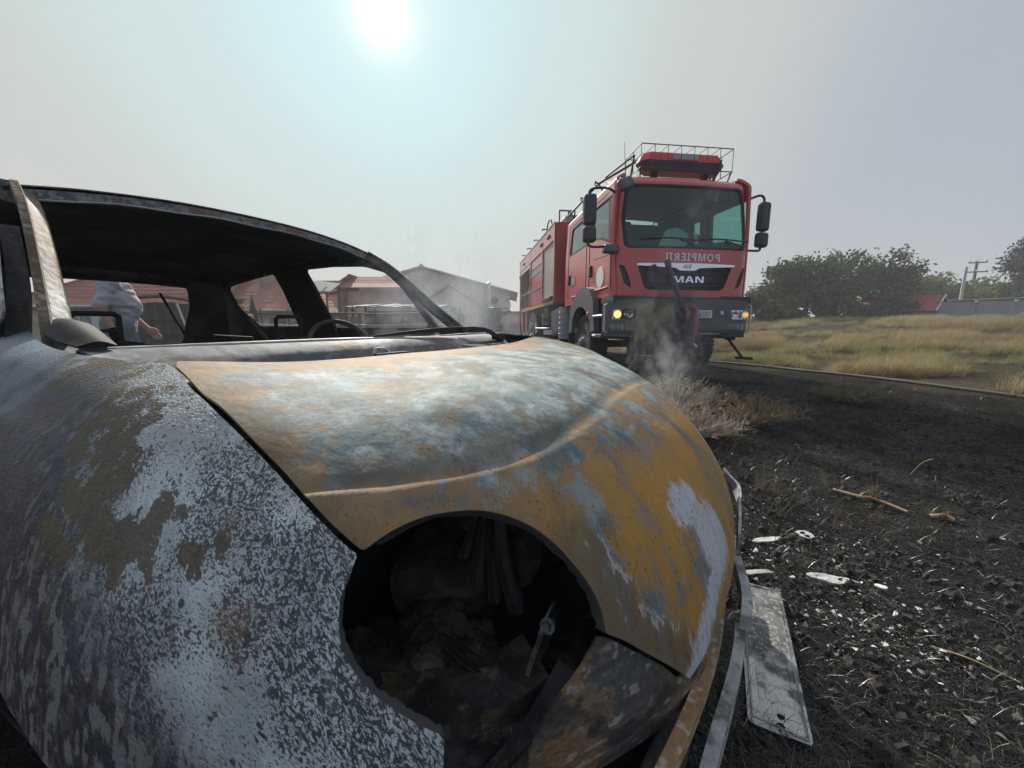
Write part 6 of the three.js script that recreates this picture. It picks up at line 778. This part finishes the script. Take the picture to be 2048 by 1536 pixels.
{
  const stand = { head: [0, 1.63, 0.02], armL: [[0.24, 1.13, -0.02], [0.25, 0.89, 0.06]], armR: [[-0.24, 1.13, -0.02], [-0.25, 0.89, 0.06]], legL: [[0.1, 0.5, 0.02], [0.11, 0.09, -0.03]], legR: [[-0.1, 0.5, 0.02], [-0.11, 0.09, -0.03]] };
  const fabric = (r, g, b) => { const m = std([r, g, b], 0.95); m.bumpMap = steelTex[1]; m.bumpScale = 0.004; return m; };
  person('man in light grey T-shirt standing behind the car, seen through it', [-4.72, 0.02, -4.5], 2.3, 1.82, { ...stand, belly: 1, head: [0.02, 1.62, 0.07], armR: [[-0.25, 1.14, -0.1], [-0.27, 0.9, -0.04]], armL: [[0.24, 1.12, 0.05], [0.23, 0.9, 0.22]], legL: [[0.1, 0.51, 0.12], [0.11, 0.1, 0.05]], legR: [[-0.1, 0.5, -0.02], [-0.11, 0.09, -0.14]] }, { top: 't_shirt', topM: fabric(0.42, 0.43, 0.47), hem: 0.9, legM: fabric(0.2, 0.22, 0.27), shorts: true, hair: std([0.08, 0.06, 0.05], 0.9) });
  person('person in white T-shirt with light brown hair beside the child', [-7.98, 0.13, -11.1], 0.9, 1.48, { ...stand, armL: [[0.24, 1.14, 0.06], [0.22, 0.95, 0.22]] }, { top: 't_shirt', topM: fabric(0.62, 0.62, 0.64), hem: 0.94, legM: fabric(0.12, 0.14, 0.2), hair: std([0.3, 0.2, 0.1], 0.9), hairLong: true });
  person('blond child in dark top next to the white T-shirt', [-7.3, 0.12, -10.5], 0.7, 1.2, stand, { top: 't_shirt', topM: fabric(0.04, 0.05, 0.06), hem: 0.9, legM: fabric(0.1, 0.11, 0.14), hair: std([0.55, 0.42, 0.22], 0.9) });
  person('firefighter in dark gear reaching towards the fire engine', [-0.5, 0.13, -11], 2.6, 1.72, { ...stand, armL: [[0.24, 1.13, 0.04], [0.2, 0.95, 0.2]], armR: [[-0.4, 1.28, -0.14], [-0.62, 1.3, -0.26]] }, { top: 'jacket', topM: fabric(0.045, 0.05, 0.06), hem: 0.82, long: true, legM: fabric(0.04, 0.045, 0.055), hair: std([0.05, 0.045, 0.04], 0.9) });
  person('person in green reflective vest bending behind the far windscreen pillar', [-1.9, 0.13, -12], 1.2, 1.5, { ...stand, head: [0, 1.6, 0.1] }, { top: 'jacket', topM: fabric(0.08, 0.09, 0.12), hem: 0.86, long: true, vest: std([0.25, 0.75, 0.2], 0.7), legM: fabric(0.05, 0.055, 0.07), hair: std([0.1, 0.08, 0.06], 0.9) });
}

// ------------------------------------------------------------------ hose, number plate, debris, straw, grass
const onG = (x, z, d = 0) => [x, height(x, z) + d, z];
{
  const pts = [[2.7, -11.9], [3.27, -11.16], [4.11, -9.88], [4.94, -8.74], [5.35, -7.8], [5.62, -6.93], [5.85, -6.2], [6.0, -5.62], [6.2, -5.1], [6.38, -4.54], [6.7, -3.7], [6.8, -2.6]].map(([x, z], i) => onG(x + 0.03 * Math.sin(i * 2.2), z, 0.028));
  tag(mesh('fire_hose', tube(pts, 0.024, 10, false, 120), std([0.12, 0.115, 0.105], 0.8)), 'dull fire hose lying across the burnt ground by the dry grass', 'hose');
  // number plate, scorched, lying in front of the bumper
  const np = thing('number_plate', 'scorched white number plate lying in the ash by the bumper', 'number plate', [0.748, 0.035, -0.96], Math.PI / 3);
  np.rotation.set(0.02, Math.PI / 3 + 0.02, 0.03, 'YXZ');
  const c = document.createElement('canvas'); c.width = 1024; c.height = 256; const g = c.getContext('2d');
  g.fillStyle = '#808080'; g.fillRect(0, 0, 1024, 256); g.strokeStyle = '#e8e8e8'; g.lineWidth = 10; g.strokeRect(22, 22, 980, 212); g.fillStyle = '#f0f0f0'; g.font = 'bold 190px sans-serif'; g.fillText('0', 430, 196); g.lineWidth = 8; g.strokeRect(150, 60, 190, 150); g.strokeRect(150, 90, 90, 120); g.font = 'bold 150px sans-serif'; g.fillText('4', 620, 190); g.fillText('7', 760, 190);
  const bump = new THREE.CanvasTexture(c);
  const map = tex(1024, 256, (u, v) => { const a = fbm(u * 9, v * 2.2, 5, 2), b = fbm(u * 60, v * 15, 4, 5), k = smooth(0.2, 0.42, u + (a - 0.5) * 0.5); let q = mix3([0.6, 0.6, 0.58], [0.17, 0.17, 0.175], k); q = mix3(q, [0.08, 0.08, 0.085], smooth(0.5, 0.62, a + 0.25 * k - 0.16 + 0.1 * (b - 0.5)) * 0.8); q = mix3(q, [0.5, 0.49, 0.46], smooth(0.56, 0.66, b) * 0.5 * k); q = mix3(q, [0.02, 0.02, 0.02], smooth(0.02, 0, cell(u * 60, v * 15, 4)[0] - 0.3 * (cell(u * 60, v * 15, 4)[1] - 0.6))); return q; });
  const pg = panel((u, v) => [u, 0.003 * Math.sin(u * 7 + 1) + 0.004 * Math.sin(v * 30) + 0.003 * noise(u * 30, v * 30), v], roundPoly([[-0.27, -0.062], [0.27, -0.062], [0.27, 0.062], [-0.27, 0.062]], 0.012), { nu: 90, nv: 30, thick: 0.003, flip: true, uv: (u, v) => [(u + 0.27) / 0.54, (0.062 - v) / 0.124] });
  mesh('plate', pg, new THREE.MeshStandardMaterial({ map, bumpMap: bump, bumpScale: 0.006, roughness: 0.42, metalness: 0.3 }), np);
  mesh('rim', wire([[-0.262, 0.008, -0.054], [0.262, 0.004, -0.054], [0.262, 0.004, 0.054], [-0.262, 0.006, 0.054], [-0.262, 0.008, -0.054]], 0.0025, 5), paleMetal, np);
  // melted scraps and sticks
  const scrap = (name, label, cat, x, z, outline, mat, th = 0.006, turn = 0, tilt = [0, 0], group) => { const o = thing(name, label, cat, onG(x, z, 0.02), turn, group); o.rotation.set(tilt[0], turn, tilt[1], 'YXZ'); mesh(cat === 'stick' ? 'wood' : 'sheet', panel((u, v) => [u, 0.012 * fbm(u * 25 + x * 9, v * 25, 3), v], outline, { nu: 36, nv: 26, thick: th, flip: true }), mat, o); return o; };
  const wob = (rx, rz, n = 44, k = 0.35, s = 1) => Array.from({ length: n }, (_, i) => { const a = (i / n) * 6.2832, r = 1 + k * (fbm(Math.cos(a) * 2.2 + s * 9, Math.sin(a) * 2.2 + s * 5, 3) - 0.5) * 2; return [rx * r * Math.cos(a), rz * r * Math.sin(a)]; });
  const ash = new THREE.MeshStandardMaterial({ map: greyTex, bumpMap: steelTex[1], bumpScale: 0.004, roughness: 0.7 }), grp = 'melted metal scraps before the bumper';
  scrap('metal_scrap', 'round pale grey melted disc, farthest scrap from the plate', 'scrap', 1.33, -1.56, wob(0.034, 0.036, 22, 0.15, 1), std([0.42, 0.43, 0.43], 0.6), 0.005, 0.3, [0, 0], grp);
  scrap('metal_scrap', 'wavy white melted strip left of the round disc', 'scrap', 1.13, -1.52, wob(0.07, 0.014, 40, 0.6, 2), ash, 0.006, 0.15, [0, 0], grp);
  scrap('metal_scrap', 'largest pale oblong slab among the white flakes', 'scrap', 1.2, -1.26, wob(0.075, 0.021, 40, 0.4, 3), ash, 0.01, -0.3, [0.1, 0], grp);
  scrap('metal_scrap', 'small bright square chip right of the slab', 'scrap', 1.335, -1.215, wob(0.018, 0.012, 9, 0.3, 4), std([0.72, 0.72, 0.7], 0.6), 0.006, -0.5, [0, 0], grp);
  scrap('metal_scrap', 'grey sliver just beyond the plate\'s far end', 'scrap', 0.93, -1.3, wob(0.075, 0.012, 20, 0.4, 5), std([0.36, 0.36, 0.37], 0.6), 0.005, 0.05, [0, 0], grp);
  scrap('metal_scrap', 'thin white chip lying alone at lower right', 'scrap', 1.385, -0.845, wob(0.02, 0.007, 10, 0.3, 6), std([0.72, 0.72, 0.68], 0.6), 0.005, -0.1, [0, 0], grp);
  const stick = (label, a, b, r, m, k) => { const o = thing('wood_stick', label, 'stick', onG(a[0], a[1], 0.018), 0, 'burnt sticks'); const L = [b[0] - a[0], b[1] - a[1]]; mesh('wood', tube([[0, 0, 0], [L[0] * 0.3, 0.008, L[1] * 0.3 + k], [L[0] * 0.7, 0.01, L[1] * 0.7 - k], [L[0], 0, L[1]]], r, 7), m, o); mesh('bark', tube([[L[0] * 0.25, 0.004, L[1] * 0.25 + k], [L[0] * 0.5, 0.012, L[1] * 0.5], [L[0] * 0.72, 0.008, L[1] * 0.72 - k]], r * 1.12, 7), std([0.2, 0.085, 0.035], 0.9), o); };
  stick('pale broken stick with scorched bark in the black straw', [1.88, -2.05], [2.03, -1.78], 0.009, std([0.36, 0.27, 0.16], 0.9), 0.02);
  stick('short pale wood stub beside the longer broken stick', [2.1, -1.74], [2.17, -1.7], 0.012, std([0.4, 0.31, 0.2], 0.9), 0.004);
  // loose seed heads / straw lying in front
  for (const [x, z, a, l] of [[1.25, -0.98, 0.9, 'yellow straw stem curving over the black ash'], [2.6, -2.3, 1.9, 'pale bent straw stem standing in the burnt patch']]) tag(mesh('straw_stem', tube([onG(x, z, 0.01), onG(x + 0.06 * Math.cos(a), z + 0.08 * Math.sin(a), a > 1.5 ? 0.12 : 0.03), onG(x + 0.16 * Math.cos(a), z + 0.16 * Math.sin(a), a > 1.5 ? 0.17 : 0.02)], 0.0025, 5), std([0.42, 0.33, 0.15], 0.9)), l, 'straw');
}
// charred straw and ash flakes near the car, dry grass beyond the hose
{
  const blade = (segs, w, bend) => { const pos = [], idx = []; for (let i = 0; i <= segs; i++) { const t = i / segs, k = w * (1 - t * 0.85); pos.push(-k, t, bend * t * t, k, t, bend * t * t); if (i) { const a = i * 2; idx.push(a - 2, a - 1, a, a - 1, a + 1, a); } } const g = new THREE.BufferGeometry(); g.setAttribute('position', new THREE.Float32BufferAttribute(pos, 3)); g.setIndex(idx); g.computeVertexNormals(); return g; };
  const m4 = (x, y, z, rx, ry, rz, sx, sy, sz) => new THREE.Matrix4().compose(V(x, y, z), new THREE.Quaternion().setFromEuler(new THREE.Euler(rx, ry, rz, 'YXZ')), V(sx, sy, sz));
  const mat = new THREE.MeshStandardMaterial({ roughness: 0.3, side: THREE.DoubleSide }), matG = new THREE.MeshPhysicalMaterial({ roughness: 0.95, transmission: 0.42, thickness: 0, specularIntensity: 0.3, side: THREE.DoubleSide });
  // straw
  let M = [], C = []; seed = 500; const sb = blade(2, 0.012, 0.35);
  const carIn = (x, z) => { const dx = x + 0.159, dz = z + 1.085, lx = dx * 0.866 + dz * 0.5, lz = -dx * 0.5 + dz * 0.866; return lx < 0.62 && lx > -3 && Math.abs(lz) < 0.75; };
  while (M.length < 230000) { const d = 0.35 + Math.pow(rnd(), 1.6) * 8, az = rr(0.12, 1.28), x = d * Math.sin(az), z = -d * Math.cos(az); if (carIn(x, z) || rnd() > burnt(x, z)) continue; if (fbm(x * 2.2, z * 2.2 + 70, 3) < rr(0.2, 0.5)) continue; const L = rr(0.015, 0.075), flat = rnd() < 0.86, cl = fbm(x * 5 + 3, z * 5, 3), y = height(x, z) + rr(0.0, 0.018) + 0.075 * Math.max(0, cl - 0.5) * rnd(); M.push(m4(x, y, z, flat ? rr(1.1, 1.62) : rr(0.1, 1.0), rr(0, 6.28), rr(-0.3, 0.3), L * rr(0.7, 1.4), L, L)); const r = rnd(), k = rr(0.5, 1.4); C.push(r < 0.9 ? RGB(0.012 * k, 0.0115 * k, 0.012 * k) : r < 0.965 ? RGB(0.1 * k, 0.085 * k, 0.06 * k) : RGB(0.3 * k, 0.25 * k, 0.15 * k)); }
  instanced('charred_straw', sb, mat, M, C, 'matted charred straw covering the burnt ground');
  // charred clods
  M = []; C = []; { const cg = new THREE.IcosahedronGeometry(1, 1), p = cg.attributes.position; for (let i = 0; i < p.count; i++) { const q = 0.6 + 0.8 * hash(Math.round(p.getX(i) * 40), Math.round(p.getY(i) * 40), Math.round(p.getZ(i) * 40)); p.setXYZ(i, p.getX(i) * q, p.getY(i) * q, p.getZ(i) * q); } cg.computeVertexNormals();
    while (M.length < 5000) { const d = 0.5 + Math.pow(rnd(), 1.5) * 6, az = rr(0.12, 1.25), x = d * Math.sin(az), z = -d * Math.cos(az); if (carIn(x, z) || rnd() > burnt(x, z) || fbm(x * 3 + 9, z * 3, 3) < rr(0.3, 0.7)) continue; const k = Math.pow(rnd(), 3) * 0.022 + 0.003; M.push(m4(x, height(x, z) + k * 0.3 + 0.004, z, rr(0, 6), rr(0, 6), 0, k, k * 0.7, k)); const q = rr(0.008, 0.03); C.push(RGB(q * 1.1, q, q * 0.95)); }
    instanced('charred_clods', cg, new THREE.MeshStandardMaterial({ roughness: 0.85 }), M, C, 'small charred clods of soil in the burnt straw'); }
  // ash flakes
  M = []; C = []; const fl = new THREE.CylinderGeometry(0.8, 1, 0.5, 6, 1); { const p = fl.attributes.position; for (let i = 0; i < p.count; i++) { const q = 0.55 + 0.9 * hash(Math.round(p.getX(i) * 50), Math.round(p.getZ(i) * 50), 3); p.setX(i, p.getX(i) * q); p.setZ(i, p.getZ(i) * q); } fl.computeVertexNormals(); }
  const spots = [[1.15, -1.25, 0.3], [1.35, -1.2, 0.35], [1.0, -1.5, 0.35], [1.2, -1.0, 0.25], [1.15, -0.95, 0.15], [1.05, -1.75, 0.4], [1.6, -1.8, 0.8], [1.9, -1.4, 0.8]];
  while (M.length < 3000) { const s = spots[Math.floor(rnd() * spots.length * 0.999)], g = () => (rnd() + rnd() + rnd() - 1.5) * s[2] * 1.2, x = s[0] + g(), z = s[1] + g(); if (carIn(x, z) || x < 0.5) continue; const k = Math.pow(rnd(), 10) * 0.009 + 0.001; M.push(m4(x, height(x, z) + rr(0.012, 0.026), z, rr(-0.5, 0.5), rr(0, 6.28), rr(-0.5, 0.5), k * rr(0.7, 1.8), k * 0.3, k)); const q = Math.pow(rnd(), 1.6) * 0.6 + 0.1; C.push(RGB(q, q, q * 0.97)); }
  instanced('ash_flakes', fl, new THREE.MeshStandardMaterial({ roughness: 0.7 }), M, C, 'pale ash flakes scattered over the charred straw');
  // dry grass tufts
  const tuft = (n, sd, spread) => { seed = sd; return join(Array.from({ length: n }, () => { const g = blade(3, rr(0.008, 0.014), rr(0.1, 0.75)); g.scale(1, rr(0.5, 1.1), 1); g.rotateX(rr(-0.15, 0.5)); g.rotateY(rr(0, 6.28)); return g.translate(rr(-spread, spread), 0, rr(-spread, spread)); })); };
  const tufts = [tuft(22, 61, 0.3), tuft(18, 62, 0.22), tuft(26, 63, 0.36)], L = [[], [], []], K = [[], [], []]; seed = 900;
  for (let tries = 0, n = 0; n < 45000 && tries < 400000; tries++) {
    const d = 4.5 + Math.pow(rnd(), 0.95) * 32, az = rr(-0.05, 1.1), x = d * Math.sin(az), z = -d * Math.cos(az); if (x < 4 && z > -16) continue; const b = burnt(x, z); if (rnd() < b * 1.5 || (z > -9.5 && x < hoseX(z) + 0.22 + 0.5 * rnd())) continue; const q = fbm(x * 0.32 + 30, z * 0.32 + 5, 4), p = fbm(x * 0.9 + 8, z * 0.9, 3); if (p < rr(0.43, 0.58)) continue;
    const h = (0.07 + 0.2 * smooth(0.46, 0.66, p)) * rr(0.5, 1.4), i = Math.floor(rnd() * 3), k = rr(0.65, 1.3); L[i].push(m4(x, height(x, z) - 0.02, z, rr(-0.12, 0.12), rr(0, 6.28), rr(-0.12, 0.12), h * rr(0.9, 1.5), h, h * rr(0.9, 1.5)));
    const green = smooth(0.47, 0.6, q) * rr(0.3, 1), red = smooth(0.5, 0.7, fbm(x * 0.5 + 80, z * 0.5, 3)); let c = mix3([0.42, 0.345, 0.195], [0.26, 0.275, 0.11], green); c = mix3(c, [0.26, 0.18, 0.115], red * 0.8); K[i].push(RGB(c[0] * k, c[1] * k, c[2] * k)); n++;
  }
  tufts.forEach((g, i) => instanced('dry_grass', g, matG, L[i], K[i], 'dry yellow grass tufts covering the slope'));
  // sparse survivors on the burnt part
  M = []; C = []; for (let i = 0; i < 300; i++) { const d = rr(2.2, 8), az = rr(0.35, 1.0), x = d * Math.sin(az), z = -d * Math.cos(az); if (fbm(x * 1.1 + 50, z * 1.1, 3) < 0.5) continue; const h = rr(0.06, 0.2), k = rr(0.3, 0.9); M.push(m4(x, height(x, z), z, rr(-0.1, 0.1), rr(0, 6.28), rr(-0.1, 0.1), h, h, h)); C.push(RGB(0.2 * k, 0.165 * k, 0.09 * k)); }
  instanced('scorched_tufts', tufts[1], matG, M, C, 'thin scorched grass tufts left on the burnt ground');
  // dry weed bushes in front of the fire engine
  const weed = (label, x, z, R, Hh, n, sd, tint) => { seed = sd; const o = thing('dry_weed', label, 'weed', onG(x, z, 0), 0, 'dry weeds by the bonnet'), st = [], tw = []; for (let i = 0; i < n; i++) { const a = rr(0, 6.28), e = Math.sqrt(rnd()), q = [R * e * Math.cos(a), Hh * rr(0.5, 1) * (1 - 0.45 * e), R * e * Math.sin(a)], m = [q[0] * 0.45, q[1] * 0.55, q[2] * 0.45]; st.push(bar([rr(-0.03, 0.03), 0, rr(-0.03, 0.03)], m, 0.004, 0.003, 4), bar(m, q, 0.003, 0.0012, 4)); for (let k = 0; k < 9; k++) { const t = rr(0.1, 1), b = [mix(m[0], q[0], t), mix(m[1], q[1], t), mix(m[2], q[2], t)]; tw.push(bar(b, [b[0] + rr(-0.07, 0.07), b[1] + rr(0.0, 0.09), b[2] + rr(-0.07, 0.07)], 0.0026, 0.0008, 3)); } } mesh('stems', join(st), std(tint, 0.9), o); mesh('twigs', join(tw), std(tint.map((c) => c * 1.25), 0.9), o); };
  weed('large pale dry weed right behind the bonnet', 1.75, -3.9, 0.62, 0.5, 130, 71, [0.3, 0.25, 0.19]);
  weed('pale dry weed left of the large one, touching the bonnet edge', 1.2, -3.6, 0.5, 0.42, 90, 72, [0.32, 0.27, 0.21]);
  weed('tawny upright weed to the right of the large one', 2.35, -3.45, 0.42, 0.36, 80, 73, [0.24, 0.17, 0.1]);
  weed('dense dry weed nearest the camera behind the bonnet\'s corner', 1.62, -3.1, 0.42, 0.34, 90, 74, [0.29, 0.25, 0.2]);
  weed('lone olive weed on the burnt ground in the shade', 4.1, -4.35, 0.5, 0.24, 90, 75, [0.14, 0.13, 0.06]);
  weed('scorched brown weed near the right edge', 4.7, -3.2, 0.5, 0.4, 60, 76, [0.13, 0.095, 0.06]);
}

// ------------------------------------------------------------------ thin smoke still rising
{
  const sm = [0, 1, 2].map((k) => {
    const map = tex(256, 256, (u, v) => { const dx = u - 0.5, dy = v - 0.5, w = fbm(u * 5 + k * 9, v * 5 + 3, 4), r = Math.hypot(dx, dy) * 2 + (w - 0.5) * 0.7, e = smooth(0.5, 0.4, Math.abs(dx)) * smooth(0.5, 0.4, Math.abs(dy)), a = smooth(0.95, 0.15, r) * smooth(0.25, 0.7, fbm(u * 7 + k * 5 + 40, v * 7, 4)) * e; return [1, 1, 1, a]; }, { clamp: true });
    return new THREE.MeshPhysicalMaterial({ color: RGB(0.78, 0.83, 0.9), map, transparent: true, opacity: [0.045, 0.06, 0.065][k], roughness: 1, transmission: 0.6, thickness: 0, depthWrite: false, side: THREE.DoubleSide, specularIntensity: 0 });
  });
  const plume = (label, path, w0, w1, n, sd, mat) => {
    seed = sd; const c = new THREE.CatmullRomCurve3(path.map((p) => V(...p))), l = [];
    for (let i = 0; i < n; i++) { const t = (i + rnd()) / n, p = c.getPoint(t), s = mix(w0, w1, t) * rr(0.7, 1.4); l.push(new THREE.PlaneGeometry(s, s * 1.2).rotateZ(rr(-0.5, 0.5)).rotateY(rr(-1.2, 1.2)).rotateX(rr(-0.4, 0.4)).translate(p.x + rr(-0.3, 0.3) * s, p.y + rr(-0.2, 0.2) * s, p.z + rr(-0.3, 0.3) * s)); }
    tag(mesh('smoke_plume', join(l), mat), label, 'smoke', 'thin smoke plumes', 'stuff');
  };
  plume('thin grey smoke rising before the fire engine\'s bumper', [[1.95, 0.15, -4.5], [2.1, 0.5, -4.7], [2.0, 1.1, -4.9], [2.2, 1.5, -5.1], [2.35, 1.9, -5.2]], 0.45, 1.1, 38, 1201, sm[0]);
  plume('low smoke drifting along the far side of the bonnet', [[1.0, 0.4, -2.6], [1.4, 0.6, -3.4], [1.7, 0.7, -4.2], [2.6, 0.8, -4.9]], 0.5, 0.9, 24, 1202, sm[1]);
  plume('faint haze of smoke drifting out of the car\'s cabin', [[-0.55, 0.95, -1.75], [-0.45, 1.1, -2.1], [-0.2, 1.15, -2.4], [-0.6, 1.4, -2.9]], 0.5, 1.1, 26, 1203, sm[2]);
}

renderer.render(scene, camera);
